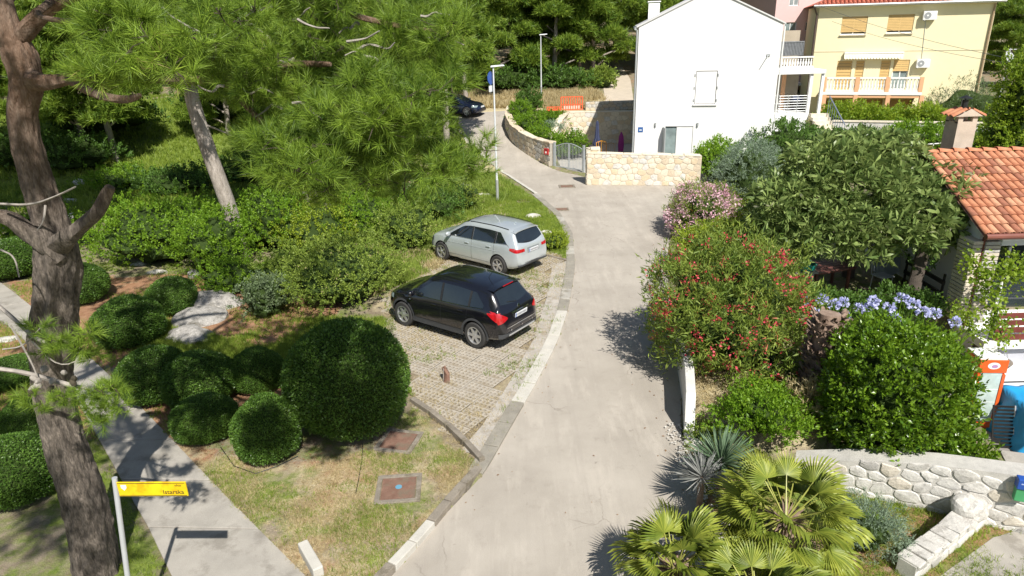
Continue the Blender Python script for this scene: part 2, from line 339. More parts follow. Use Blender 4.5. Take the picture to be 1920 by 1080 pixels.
# ------------------------------------------------------------------ ground, road, paths
RL = smooth(GP([(700, 1120)]) + GP([(770, 1040), (840, 960), (905, 893), (922, 866), (960, 800), (1003, 725), (1045, 645), (1066, 580), (1079, 500), (1074, 440), (1052, 402), (1008, 365), (955, 330), (915, 300), (878, 268), (858, 240), (862, 222), (800, 216)]), 2)
RRt = smooth([(3.1, 5.5), (3.15, 8.5), (3.2, 11.4), (3.75, 13.4), (4.3, 17), (5.3, 22), (6.6, 27), (8.2, 31), (9.9, 33.9), (7.0, 34.3), (4.2, 34.9), (4.25, 36.5)]+GP([(1036, 318), (990, 292), (957, 264), (946, 238), (952, 216), (1000, 205)]), 2)
road_poly = [tuple(p) for p in RL]+[tuple(p) for p in RRt[::-1]]
PATHL = smooth(GP([(335, 1110), (290, 1010), (235, 915), (180, 815), (135, 735), (70, 660), (0, 600), (-120, 520)]), 1)
PATHR = smooth(GP([(600, 1110), (515, 1025), (420, 930), (330, 835), (262, 762), (180, 680), (60, 575), (-40, 500)]), 1)
path_poly = [tuple(p) for p in PATHL]+[tuple(p) for p in PATHR[::-1]]
pad_poly = GP([(915, 858), (868, 845), (822, 800), (775, 762), (762, 700), (722, 640), (720, 560), (800, 500), (850, 462), (1012, 462), (1066, 490), (1070, 520), (1060, 590), (1040, 645), (1000, 722), (955, 800)])
drive_poly = GP([(1135, 192), (1188, 192), (1182, 150), (1168, 128), (1136, 128), (1130, 160)])
patio_poly = [(2.9, 38.9), (4.4, 37.2), (4.4, 34.9), (10, 34.4), (15.5, 34.4), (15.5, 47.2), (4.2, 47.2), (2.9, 44)]
court_poly = [(9.2, 10.6), (30, 8.8), (30, 17.2), (9.6, 17.2)]
walk_poly = GP([(1700, 1130), (1860, 1015), (1960, 985), (2100, 1000), (2100, 1200)])
bed_poly = [(3.75, 12.0), (4.4, 11.3), (6.3, 10.4), (7.6, 9.9), (8.1, 10.8), (8.2, 14), (4.5, 17), (4.0, 13.6)]
def height(x, y, raw=False):
    x = np.asarray(x, float); y = np.asarray(y, float); z = hb(y)*np.where((x > 16), .8, 1.0)
    z = z+.06*noise2(x, y, .35, 3)*np.clip((y-12)/20, 0, 1)*(x < -2)
    z = z+np.where((x < -8) & (y > 22), .25*noise2(x, y, .12, 1), 0)
    if raw: return z
    z = z+.04
    z = np.where(inpoly(x, y, bed_poly), .42, z); z = np.where(inpoly(x, y, patio_poly), 0, z); z = np.where(inpoly(x, y, court_poly), -2.1, z)
    ir = inpoly(x, y, road_poly); ip = inpoly(x, y, path_poly); z = np.where(ir, hb(y)-.1, z); z = np.where(ip | inpoly(x, y, pad_poly), -.035, z)
    return z
def gz(x, y): return float(height(x, y))
def grid_obj(name, xs, ys, zf, m, attr=None):
    X, Yy = np.meshgrid(xs, ys); Zz = zf(X, Yy); V = np.stack([X.ravel(), Yy.ravel(), Zz.ravel()], 1); nx = len(xs); ny = len(ys)
    i = (np.arange(ny-1)[:, None]*nx+np.arange(nx-1)[None]).ravel(); Fa = np.stack([i, i+1, i+nx+1, i+nx], 1)
    me = np_mesh(name, V, Fa, m, True)
    if attr:
        c = attr(V[:, 0], V[:, 1]); a = me.color_attributes.new('mask', 'FLOAT_COLOR', 'POINT'); a.data.foreach_set('color', np.hstack([c, np.ones((len(c), 1))]).astype(np.float32).ravel())
    return obj(name, me)
lawn_poly = [tuple(p) for p in PATHR[:8]]+GP([(330, 820), (450, 870), (560, 870), (700, 850), (775, 770), (825, 805), (870, 850), (900, 880), (840, 955), (760, 1060), (700, 1120)])
verge_poly = GP([(1010, 462), (1064, 488), (1066, 440), (1040, 405), (990, 365), (930, 330), (880, 380), (840, 430), (900, 445)])
leftlawn_poly = GP([(0, 930), (110, 940), (200, 1080), (320, 1100), (250, 960), (180, 830), (100, 700), (0, 640)])
palmlawn_poly = [(3.3, 6), (3.35, 11), (6.2, 10.1), (8.2, 9.2), (7.6, 7.4), (6.0, 6)]
straw_poly = GP([(720, 640), (840, 690), (1000, 700), (915, 858), (850, 840), (775, 762), (740, 700)])
def gmask(x, y):
    x = x+.45*noise2(x, y, 1.1, 2); y = y+.45*noise2(y, x, 1.2, 8)
    c = np.zeros((len(x), 3)); g = c[:, 0]; d = c[:, 1]; s = c[:, 2]; nn = noise2(x, y, 1.3, 5)
    g[:] = .45; d[:] = .25; s[:] = .3
    a = inpoly(x, y, lawn_poly); g[a] = .34+.4*nn[a]; d[a] = .50; s[a] = .42-.3*nn[a]
    a = inpoly(x, y, verge_poly); g[a] = .9; d[a] = .15; s[a] = .05
    a = inpoly(x, y, leftlawn_poly); g[a] = .6; d[a] = .35; s[a] = .25
    a = inpoly(x, y, palmlawn_poly); g[a] = .45+.3*nn[a]; d[a] = .3; s[a] = .55
    a = inpoly(x, y, pad_poly); g[a] = .12; d[a] = .42; s[a] = .2
    a = inpoly(x, y, bed_poly); g[a] = .1; d[a] = .8; s[a] = .4
    a = (x < -5) & (y < 22) & (y > 12) & ~inpoly(x, y, path_poly); g[a] = .3; d[a] = .3; s[a] = .65
    a = (y > 44) & (x < 8); g[a] = .25; d[a] = .85; s[a] = .15
    a = (y > 34) & (x < -8) & (y < 60); g[a] = .9; d[a] = .35; s[a] = .1
    a = y > 60; g[a] = .35; d[a] = .2; s[a] = .4
    a = (y > 23) & (y < 40) & (x < 0) & (x > -6); g[a] = .35; d[a] = .8; s[a] = .1
    return np.clip(c, 0, 1)
def ground_mat():
    m = bpy.data.materials.new('soil_and_turf'); m.use_nodes = True; n = m.node_tree.nodes; l = m.node_tree.links; b = n['Principled BSDF']; b.inputs['Roughness'].default_value = .95; b.inputs['Specular IOR Level'].default_value = .1
    tc = n.new('ShaderNodeTexCoord'); at = n.new('ShaderNodeAttribute'); at.attribute_name = 'mask'; sp = n.new('ShaderNodeSeparateColor'); l.new(at.outputs['Color'], sp.inputs[0])
    def noi(sc, d=6):
        t = n.new('ShaderNodeTexNoise'); t.inputs['Scale'].default_value = sc; t.inputs['Detail'].default_value = d; t.inputs['Roughness'].default_value = .7; l.new(tc.outputs['Object'], t.inputs[0]); return t.outputs[0]
    def ramp(src, c1, c2, a=.3, bb=.7):
        r = n.new('ShaderNodeValToRGB'); r.color_ramp.elements[0].color = (*c1, 1); r.color_ramp.elements[1].color = (*c2, 1); r.color_ramp.elements[0].position = a; r.color_ramp.elements[1].position = bb; l.new(src, r.inputs[0]); return r.outputs[0]
    def thr(mask, noise, soft=6.0):
        a = n.new('ShaderNodeMath'); a.operation = 'ADD'; l.new(mask, a.inputs[0]); l.new(noise, a.inputs[1])
        s = n.new('ShaderNodeMath'); s.operation = 'MULTIPLY_ADD'; s.inputs[1].default_value = soft; s.inputs[2].default_value = -soft*.98+.5; s.use_clamp = True; l.new(a.outputs[0], s.inputs[0]); return s.outputs[0]
    def mix(f, a, c):
        x = n.new('ShaderNodeMix'); x.data_type = 'RGBA'; l.new(f, x.inputs[0]); l.new(a, x.inputs[6]); l.new(c, x.inputs[7]); return x.outputs[2]
    base = ramp(noi(3), (.19, .15, .10), (.33, .28, .21)); soil = ramp(noi(7), (.26, .13, .07), (.40, .24, .15)); straw = ramp(noi(14), (.36, .30, .17), (.54, .47, .31)); gr = ramp(noi(11), (.09, .14, .025), (.22, .27, .06))
    o = mix(thr(sp.outputs[2], noi(1.1)), base, soil); o = mix(thr(sp.outputs[1], noi(1.9), 4), o, straw); o = mix(thr(sp.outputs[0], noi(2.7), 4), o, gr)
    f = n.new('ShaderNodeMapRange'); f.inputs[1].default_value = .35; f.inputs[2].default_value = .65; f.inputs[3].default_value = .72; f.inputs[4].default_value = 1.25; l.new(noi(70, 3), f.inputs[0]); cc = n.new('ShaderNodeCombineColor')
    for i in range(3): l.new(f.outputs[0], cc.inputs[i])
    x = n.new('ShaderNodeMix'); x.data_type = 'RGBA'; x.blend_type = 'MULTIPLY'; x.inputs[0].default_value = 1; l.new(o, x.inputs[6]); l.new(cc.outputs[0], x.inputs[7]); l.new(x.outputs[2], b.inputs['Base Color'])
    bp = n.new('ShaderNodeBump'); bp.inputs['Strength'].default_value = .8; bp.inputs['Distance'].default_value = .04; l.new(noi(24), bp.inputs['Height']); l.new(bp.outputs[0], b.inputs['Normal']); return m
GROUND = ground_mat()
xs = np.r_[np.linspace(-500, -60, 12), np.arange(-55, -22, 2.), np.arange(-21, 18, .16), np.arange(19, 60, 2.), np.linspace(70, 500, 12)]
ys = np.r_[np.array([-60, -30, -12, -4, 0, 3]), np.arange(5, 60, .16), np.arange(61, 160, 3.), np.linspace(170, 900, 16)]
tag(grid_obj('ground', xs, ys, height, GROUND, gmask), kind='structure')
# road
def road_mat():
    m = bpy.data.materials.new('worn_concrete_road'); m.use_nodes = True; n = m.node_tree.nodes; l = m.node_tree.links; b = n['Principled BSDF']; b.inputs['Roughness'].default_value = .9; b.inputs['Specular IOR Level'].default_value = .2
    tc = n.new('ShaderNodeTexCoord')
    def noi(sc, d=6, ro=.6, st=(1, 1, 1)):
        mp = n.new('ShaderNodeMapping'); mp.inputs['Scale'].default_value = st; l.new(tc.outputs['Object'], mp.inputs[0])
        t = n.new('ShaderNodeTexNoise'); t.inputs['Scale'].default_value = sc; t.inputs['Detail'].default_value = d; t.inputs['Roughness'].default_value = ro; l.new(mp.outputs[0], t.inputs[0]); return t.outputs[0]
    def rng_(src, a, bb, c, d):
        f = n.new('ShaderNodeMapRange'); f.inputs[1].default_value = a; f.inputs[2].default_value = bb; f.inputs[3].default_value = c; f.inputs[4].default_value = d; l.new(src, f.inputs[0]); return f.outputs[0]
    def mix(f, a, c, mode='MIX'):
        x = n.new('ShaderNodeMix'); x.data_type = 'RGBA'; x.blend_type = mode
        for i, v in ((0, f), (6, a), (7, c)):
            if isinstance(v, (int, float)): x.inputs[i].default_value = v
            elif isinstance(v, tuple): x.inputs[i].default_value = (*v, 1)
            else: l.new(v, x.inputs[i])
        return x.outputs[2]
    r = n.new('ShaderNodeValToRGB'); r.color_ramp.elements[0].color = (.345, .312, .268, 1); r.color_ramp.elements[1].color = (.43, .392, .34, 1); r.color_ramp.elements[0].position = .35; r.color_ramp.elements[1].position = .65; l.new(noi(.55, 7), r.inputs[0]); o = r.outputs[0]
    o = mix(rng_(noi(1.3, 8, .7, (1.6, .35, 1)), .52, .66, 0, .55), o, (.49, .445, .385)); o = mix(rng_(noi(2.1, 8, .75), .56, .70, 0, .5), o, (.28, .25, .212))
    v = n.new('ShaderNodeTexVoronoi'); v.feature = 'DISTANCE_TO_EDGE'; v.inputs['Scale'].default_value = .38; mp = n.new('ShaderNodeMapping'); l.new(tc.outputs['Object'], mp.inputs[0]); dn = n.new('ShaderNodeTexNoise'); dn.inputs['Scale'].default_value = 1.5; dn.inputs['Detail'].default_value = 5; l.new(tc.outputs['Object'], dn.inputs[0])
    va = n.new('ShaderNodeVectorMath'); va.operation = 'MULTIPLY_ADD'; va.inputs[1].default_value = (1.2, 1.2, 0); l.new(dn.outputs[1], va.inputs[0]); l.new(mp.outputs[0], va.inputs[2]); l.new(va.outputs[0], v.inputs[0])
    o = mix(rng_(noi(4.5, 4, .6), .68, .74, 0, .6), o, (.16, .14, .12)); o = mix(rng_(noi(.9, 5, .7, (3.2, .12, 1)), .5, .68, 0, .35), o, (.30, .27, .235))
    ck = n.new('ShaderNodeMath'); ck.operation = 'MULTIPLY'; l.new(rng_(v.outputs[0], .0, .006, 1, 0), ck.inputs[0]); l.new(rng_(noi(.6, 3), .5, .62, 0, .55), ck.inputs[1]); o = mix(ck.outputs[0], o, (.12, .10, .08))
    f = rng_(noi(90, 3), .3, .7, .84, 1.14); cc = n.new('ShaderNodeCombineColor')
    for i in range(3): l.new(f, cc.inputs[i])
    l.new(mix(1.0, o, cc.outputs[0], 'MULTIPLY'), b.inputs['Base Color']); bp = n.new('ShaderNodeBump'); bp.inputs['Strength'].default_value = .4; bp.inputs['Distance'].default_value = .01; l.new(noi(60), bp.inputs['Height']); l.new(bp.outputs[0], b.inputs['Normal']); return m
ROAD = road_mat()
def sheet(name, poly, m, zf, step=.35, kind='structure'):
    """a sheet cut along poly and draped on the ground"""
    p = np.array(poly); bm = bmesh.new(); nx = int((p[:, 0].max()-p[:, 0].min())/step)+2; ny = int((p[:, 1].max()-p[:, 1].min())/step)+2
    vs = [bm.verts.new((q[0], q[1], 0)) for q in poly]; f = bm.faces.new(vs); bmesh.ops.triangulate(bm, faces=[f])
    for i in range(1, ny):
        g = bm.verts[:]+bm.edges[:]+bm.faces[:]; bmesh.ops.bisect_plane(bm, geom=g, plane_co=(0, p[:, 1].min()+i*step, 0), plane_no=(0, 1, 0), dist=1e-5)
    for v in bm.verts: v.co.z = zf(v.co.x, v.co.y)
    bmesh.ops.recalc_face_normals(bm, faces=bm.faces[:])
    if sum(f.normal.z for f in bm.faces) < 0: bmesh.ops.reverse_faces(bm, faces=bm.faces[:])
    me = bpy.data.meshes.new(name); bm.to_mesh(me); bm.free(); me.materials.append(m); return tag(obj(name, me), kind=kind)
sheet('road', road_poly, ROAD, lambda x, y: float(hb(y)), .8)
sheet('driveway', drive_poly, mat('driveway_concrete', (.50, .43, .34), .9, .1, 2, fine=.08), lambda x, y: float(hb(y))+.07, .8)
sheet('forecourt', patio_poly, mat('patio_concrete', (.42, .40, .37), .9, .1, 2, fine=.08), lambda x, y: .02, 3)
sheet('walkway', walk_poly, CONC, lambda x, y: .05, 3)
sheet('courtyard', [(9.3, 10.7), (29, 9.0), (29, 17.1), (9.7, 17.1)], mat('courtyard_paving', (.26, .24, .22), .9, .12, 2, fine=.1), lambda x, y: -2.08, 3)
# apron of paler concrete between pad and gutter
def strip_solid(a, b, z0, z1):
    """solid between 2 two-point edges"""
    mb = MB(); mb.prism([a[0], a[1], b[1], b[0]], z0, z1); return mb
# footpath slabs
fp = bpy.data.objects.new('footpath', None); COL.objects.link(fp); tag(fp, kind='structure')
PL = resample(PATHL, 13); PR = resample(PATHR, 13)
for i in range(12):
    e = .008; a0 = PL[i]*(1-e)+PL[i+1]*e; a1 = PL[i]*e+PL[i+1]*(1-e); b0 = PR[i]*(1-e)+PR[i+1]*e; b1 = PR[i]*e+PR[i+1]*(1-e); zz = .012+rnd.uniform(-.004, .006)
    strip_solid((tuple(a0), tuple(a1)), (tuple(b0), tuple(b1)), -.06, zz+.03).obj('concrete_slab', CONC, fp, bevel=.008)
# kerbs: flat gutter stones along the road, raised edging along the lawn
def kerb_run(name, pts, width, z0, z1, n, m, side=1, gap=.012, kind='structure', piece='kerb_stone', alt=None, jit=.006):
    root = bpy.data.objects.new(name, None); COL.objects.link(root)
    tag(root, kind=kind)
    p = resample(pts, n+1); t = np.gradient(p, axis=0); t /= np.linalg.norm(t, axis=1, keepdims=True); nn = np.stack([-t[:, 1], t[:, 0]], 1)*side*width
    for i in range(n):
        d = p[i+1]-p[i]; L = np.linalg.norm(d); g = d/L*gap; a0 = p[i]+g; a1 = p[i+1]-g; b0 = a0+nn[i]; b1 = a1+nn[i+1]; zb = float(hb((a0[1]+a1[1])/2)); q = rnd.uniform(-jit, jit)
        mm = alt(i) if alt else m
        strip_solid((tuple(a0), tuple(a1)), (tuple(b0), tuple(b1)), zb+z0, zb+z1+q).obj(piece, mm, root, bevel=.01)
    return root
gut = GP([(905, 893), (922, 866), (960, 800), (1003, 725), (1045, 645), (1066, 580), (1079, 500), (1074, 440), (1052, 402), (1008, 365), (955, 330), (915, 300), (878, 268), (860, 240)])
KERBL = mat('pale_kerb_concrete', (.50, .48, .43), .9, .1, 4, bump=.3, bscale=50, fine=.15)
KERBM = mat('stained_kerb_concrete', (.27, .25, .21), .9, .18, 4, bump=.3, bscale=50, fine=.2)
kerb_run('gutter_kerb', gut[:10], .30, -.1, .06, 26, KERB, 1, alt=lambda i: KERBL if 2 < i < 9 else (KERBM if i < 3 or i % 5 else KERB))
kerb_run('upper_kerb', gut[9:], .16, -.1, .09, 16, KERBL, 1)
kerb_run('lawn_kerb', GP([(700, 1120), (735, 1080), (800, 1010), (850, 950), (905, 886)]), .16, -.1, .12, 6, KERBD, 1, alt=lambda i: KERBL if i in (1, 2) else KERBD)
kerb_run('pad_kerb', GP([(768, 757), (800, 778), (826, 798), (868, 838), (900, 872)]), .12, -.1, .13, 4, KERBD, 1)
kerb_run('verge_kerb', GP([(985, 462), (1010, 478), (1062, 491)]), .08, -.1, .07, 2, KERBD, 1)
ke = G(585, 1062)
tag(MB().box((0, 0, .1), (.16, .72, .24)).obj('kerb_block', KERBL, None, loc=(ke[0], ke[1], 0), rot=(0, 0, R(34)), bevel=.02), 'short pale concrete kerb block at the corner of footpath and lawn', 'kerb block')
# turf pavers of the parking bay
pb = bpy.data.objects.new('parking_bay', None); COL.objects.link(pb); tag(pb, kind='structure')
def paver_mesh():
    mb = MB(); W, D = .60, .40; nx, ny = 5, 3; bw = .042; xs_ = [-W/2+.004]; cx = (W-bw)/nx
    for i in range(nx): xs_ += [-W/2+bw/2+i*cx+bw/2, -W/2+bw/2+(i+1)*cx-bw/2]
    xs_ += [W/2-.004]; cy = (D-bw)/ny; ys_ = [-D/2+.004]
    for i in range(ny): ys_ += [-D/2+bw/2+i*cy+bw/2, -D/2+bw/2+(i+1)*cy-bw/2]
    ys_ += [D/2-.004]; nX = len(xs_); vs = [(x, y, 0) for y in ys_ for x in xs_]+[(x, y, -.05) for y in ys_ for x in xs_]; fs = []; o = nX*len(ys_)
    hole = lambda i, j: 0 <= i < nX-1 and 0 <= j < len(ys_)-1 and i % 2 == 1 and j % 2 == 1
    for j in range(len(ys_)-1):
        for i in range(nX-1):
            a = j*nX+i; q = (a, a+1, a+nX+1, a+nX)
            if not hole(i, j): fs.append(q)
            else:
                for k in range(4): e0, e1 = q[k], q[(k+1) % 4]; fs.append((e0, e1, e1+o, e0+o))
    mb.add(vs, fs); mb.add([(-W/2+.004, -D/2+.004, 0), (W/2-.004, -D/2+.004, 0), (W/2-.004, -D/2+.004, -.05), (-W/2+.004, -D/2+.004, -.05)], [(0, 3, 2, 1)]); return mb.mesh('paver', PAVER)
pm = paver_mesh(); pa = R(-34); ca, sa = math.cos(pa), math.sin(pa)
pc = np.mean(pad_poly, 0); k = 0
apron = GP([(1066, 490), (1070, 520), (1060, 590), (1040, 645), (1000, 722), (955, 800), (915, 858), (862, 850), (905, 800), (955, 720), (1000, 640), (1025, 560), (1035, 500)])
inn = []
for i in range(-14, 15):
    for j in range(-18, 19):
        u, v = i*.602, j*.402; x, y = pc[0]+u*ca-v*sa, pc[1]+u*sa+v*ca
        if inpoly(x, y, pad_poly) and not inpoly(x, y, apron) and noise2(x, y, .9, 9) < .75:
            inn.append((x, y))
inn.sort(key=lambda q: q[1])
for x, y in inn[:298]:
    obj('paver', pm, pb, (x, y, .022+rnd.uniform(-.006, .006)), (rnd.uniform(-.012, .012), rnd.uniform(-.012, .012), pa+rnd.uniform(-.01, .01)))
sheet('parking_apron', apron, mat('apron_concrete', (.40, .37, .33), .95, .15, 3, bump=.4, bscale=40, fine=.25, blot=(.27, .23, .17), blots=2), lambda x, y: .03, .8)
# drains and covers
def cover(name, label, px, py, sx, sy, rz, rim, dot=False, zz=.0, grp=None):
    p = G(px, py); t = thing(name, label, 'manhole cover', (p[0], p[1], zz+float(hb(p[1]))), rz, grp)
    mb = MB(); r = rim
    for c, d in (((0, -sy/2-r/2, .02), (sx+2*r, r, .1)), ((0, sy/2+r/2, .02), (sx+2*r, r, .1)), ((-sx/2-r/2, 0, .02), (r, sy, .1)), ((sx/2+r/2, 0, .02), (r, sy, .1))): mb.box(c, d)
    mb.obj('rim', KERBD, t, bevel=.01); q = MB(); q.box((0, 0, .045), (sx-.02, sy-.02, .03)); q.obj('plate', RUST, t)
    if dot: MB().lathe([(.06, 0), (.06, .004)], 14, (0, .03, .061)).obj('paint_mark', mat('blue_spray_paint', (.12, .30, .42), .7, .1), t)
    return t
cover('inspection_cover', 'square rusty inspection cover with a blue paint dot in the lawn', 748, 922, .62, .62, R(4), .09, True)
cover('inspection_cover', 'rusty inspection cover half buried in soil beside the large round bush', 748, 832, .60, .60, R(-14), .09)
cover('drain_cover', 'rusty drain cover in pale concrete on the road nearest the gate', 1063, 350, .62, .5, 0, .1, zz=-.045)
cover('drain_cover', 'small rusty drain cover at the kerb where the road bends', 1051, 393, .62, .4, 0, .06, zz=-.045)
cover('drain_cover', 'small rusty drain cover in the verge by the street lamp', 983, 379, .6, .4, R(8), .06, zz=.0)
# ------------------------------------------------------------------ stone walls built stone by stone
def clip_cell(cell, p, q):
    mx, my = (p[0]+q[0])/2, (p[1]+q[1])/2; nx, ny = q[0]-p[0], q[1]-p[1]; out = []; n = len(cell)
    for i in range(n):
        a, b = cell[i], cell[(i+1) % n]; da = (a[0]-mx)*nx+(a[1]-my)*ny; db = (b[0]-mx)*nx+(b[1]-my)*ny
        if da <= 0: out.append(a)
        if (da < 0 < db) or (db < 0 < da): t = da/(da-db); out.append((a[0]+(b[0]-a[0])*t, a[1]+(b[1]-a[1])*t))
    return out
def stone_wall(name, label, cat, pts, th, size, ms, gap=.005, proud=.016, side=1, asp=1.45, cap=None, group=None, kind=None, faces=(1,), seed=3, mortar=None, max_stones=290, coursed=.0):
    """pts: (x, y, zbottom, ztop) along the front face; the wall thickens to the left of its direction times side"""
    rg = random.Random(seed); P3 = np.array(pts, float); t = thing(name, label, cat, (P3[0, 0], P3[0, 1], P3[0, 2]), 0, group)
    if kind: t['kind'] = kind
    O = P3[0, :3]; d = np.r_[0, np.cumsum(np.linalg.norm(np.diff(P3[:, :2], axis=0), axis=1))]; L = d[-1]
    def at(s, z, off):
        s = min(max(s, 0), L); x, y = np.interp(s, d, P3[:, 0]), np.interp(s, d, P3[:, 1]); e = .05
        dx = np.interp(min(s+e, L), d, P3[:, 0])-np.interp(max(s-e, 0), d, P3[:, 0]); dy = np.interp(min(s+e, L), d, P3[:, 1])-np.interp(max(s-e, 0), d, P3[:, 1]); l = math.hypot(dx, dy)
        return (x-dy/l*off*side-O[0], y+dx/l*off*side-O[1], z-O[2])
    zb = lambda s: float(np.interp(s, d, P3[:, 2])); zt = lambda s: float(np.interp(s, d, P3[:, 3]))
    n = max(2, int(L/.4)); mb = MB(); vs = []; fs = []
    for i in range(n+1):
        s = L*i/n; vs += [at(s, zb(s)-.15, .0), at(s, zt(s)-.01, .0), at(s, zt(s)-.01, th), at(s, zb(s)-.15, th)]
    for i in range(n):
        for k in range(4): fs.append((i*4+k, i*4+(k+1) % 4, i*4+4+(k+1) % 4, i*4+4+k))
    fs += [(0, 1, 2, 3), (n*4+3, n*4+2, n*4+1, n*4)]; mb.add(vs, fs); mb.obj('mortar_core', mortar or MORT, t)
    cnt = 0
    for face in faces:
        seeds = []; nr = max(1, round(max(zt(s)-zb(s) for s in np.linspace(0, L, 9))/size)); nc = max(1, round(L/(size*asp)))
        for r in range(nr):
            for c in range(nc+1): seeds.append(((c+.5*(r % 2)+rg.uniform(-.34, .34))*L/nc, (r+.5+rg.uniform(-.3, .3)*(1-coursed))/nr))
        sx = 1/asp
        hm = max(zt(s)-zb(s) for s in np.linspace(0, L, 9))
        S = [(a*sx, b*hm) for a, b in seeds]
        for i, p in enumerate(S):
            if seeds[i][0] < 0 or seeds[i][0] > L or cnt >= max_stones: continue
            cell = [(0, 0), (L*sx, 0), (L*sx, hm), (0, hm)]
            for j, q in enumerate(S):
                if j != i and abs(q[0]-p[0])+abs(q[1]-p[1]) < 4.5*size: cell = clip_cell(cell, p, q)
                if len(cell) < 3: break
            if len(cell) < 3: continue
            cell = [(a/sx, b) for a, b in cell]; cx = sum(a for a, b in cell)/len(cell); cy = sum(b for a, b in cell)/len(cell)
            cell = [(a, min(b, (zt(a)-zb(a)))) for a, b in cell]
            if cy > zt(cx)-zb(cx)-.02: continue
            q = [];
            for k in range(len(cell)):
                a, b = cell[k], cell[(k+1) % len(cell)]; ln = math.hypot(a[0]-b[0], a[1]-b[1])
                if ln < .02: continue
                q += [(a[0]*.8+b[0]*.2, a[1]*.8+b[1]*.2), (a[0]*.2+b[0]*.8, a[1]*.2+b[1]*.8)]
            if len(q) < 5: continue
            def shr(pt, g):
                dx, dy = pt[0]-cx, pt[1]-cy; l = math.hypot(dx, dy) or 1; k = max(.3, 1-g/l); return (cx+dx*k+rg.uniform(-.006, .006), cy+dy*k+rg.uniform(-.006, .006))
            base = [shr(a, gap) for a in q]; fr = [shr(a, gap+.022) for a in q]; pr = proud*rg.uniform(.5, 1.5); off = (lambda v: -v) if face == 1 else (lambda v: th+v)
            m = len(q); vs = [at(a, b+zb(a), off(-.01)) for a, b in base]+[at(a, b+zb(a), off(pr*rg.uniform(.65, 1))) for a, b in fr]+[at(cx, cy+zb(cx), off(pr*1.15))]
            fs = [(k, (k+1) % m, m+(k+1) % m, m+k) for k in range(m)]+[(m+k, m+(k+1) % m, 2*m) for k in range(m)]
            if (side*face) < 0: pass
            mm = MB().add(vs, fs); me = mm.mesh('stone', rg.choice(ms)); me.polygons.foreach_set('use_smooth', [False]*len(fs)); obj('stone', me, t); cnt += 1
    if cap:
        cm, cw, chh = cap; s = 0
        while s < L-.05:
            l = min(rg.uniform(cw*.7, cw*1.4), L-s); a = at(s+.012, zt(s)-.03, -.03); b = at(s+l-.012, zt(s+l)-.03, -.03); c = at(s+l-.012, zt(s+l)-.03, th+.03); e = at(s+.012, zt(s)-.03, th+.03); hh = chh*rg.uniform(.8, 1.25)
            vs = [a, b, c, e]+[(v[0]+rg.uniform(-.012, .012), v[1]+rg.uniform(-.012, .012), v[2]+hh+rg.uniform(-.022, .022)) for v in (a, b, c, e)]
            MB().add(vs, [(3, 2, 1, 0), (4, 5, 6, 7), (0, 1, 5, 4), (1, 2, 6, 5), (2, 3, 7, 6), (3, 0, 4, 7)]).obj('coping_stone', rg.choice(cm), t, bevel=.015); s += l
    return t
CW = [LIMEC, LIMEC, LIMEC, LIMET, LIMEW, mat('limestone_ochre', (.60, .49, .34), .9, .12, 6, fine=.12)]
GW = [LIME, LIMEW, LIMEW, LIMEW, mat('limestone_grey', (.37, .355, .33), .9, .15, 7, bump=.6, bscale=25, fine=.15), mat('limestone_buff', (.55, .50, .42), .9, .15, 7, bump=.6, bscale=25, fine=.15)]
MORTC = mat('cream_mortar', (.52, .46, .36), .95, .1, 8, bump=.5, bscale=60, fine=.1)
MORTW = mat('pale_mortar', (.52, .50, .46), .95, .12, 8, bump=.5, bscale=60, fine=.15)
a = G(1100, 347); b = G(1312, 349)
stone_wall('stone_wall', 'cream rubble wall along the road in front of the white house', 'stone wall', [(a[0], a[1], 0, 1.62), (b[0], b[1], 0, 1.5)], .4, .26, CW, mortar=MORTC, seed=5, asp=1.35, cap=([LIMEC], .7, .06))
g0 = G(1097, 325)
stone_wall('stone_pillar', 'cream stone gate pillar where the rubble wall meets the grey gate', 'gate pillar', [(a[0]-.02, a[1]+.45, 0, 1.8), (a[0]-.02, a[1]+.02, 0, 1.8), (a[0]+.66, a[1]-.03, 0, 1.8)], .4, .25, CW, mortar=MORTC, seed=8, side=1, cap=([LIMEC], .5, .08))
cw = np.array(GP([(952, 222), (947, 240), (957, 263), (972, 278), (990, 291), (1010, 302), (1031, 313)])); ch = [.8, .9, 1.0, 1.05, 1.1, 1.2, 1.35]
stone_wall('stone_wall', 'curved rubble garden wall left of the grey gate below green shrubs', 'stone wall', [(p[0], p[1], float(hb(p[1]))-.05, float(hb(p[1]))+h_) for p, h_ in zip(cw, ch)], .4, .27, [LIMET, LIMET, LIMEC, LIME], mortar=MORT, seed=9, cap=([LIMET, LIMEC], .6, .07))
stone_wall('retaining_wall', 'tall cream stone retaining wall behind the patio with house shadow on it', 'retaining wall', [(2.75, 43.8, 0, .95), (3.3, 45.3, 0, 1.5), (3.95, 46.8, 0, 2.2), (9.0, 46.9, 0, 2.15)], .4, .33, CW, mortar=MORTC, seed=12, asp=1.3, cap=([LIMEC], .8, .06))
a = Y(1098, 195, 50.5); b = Y(1190, 190, 50.5)
stone_wall('stone_wall', 'low grey rubble wall beside the far driveway above the patio', 'stone wall', [(a[0], 50.5, 1.6, 2.45), (b[0]+.6, 50.5, 1.6, 2.5)], .35, .24, [LIMET, LIME], mortar=MORT, seed=13)
a = G(1610, 933); b = G(1752, 966); c = G(1921, 1006)
tt = lambda p, px, py: float(Y(px, py, p[1])[2])
dv = (c-b)/np.linalg.norm(c-b); e0 = a-(b-a)*.95; e1 = c+dv*2.5
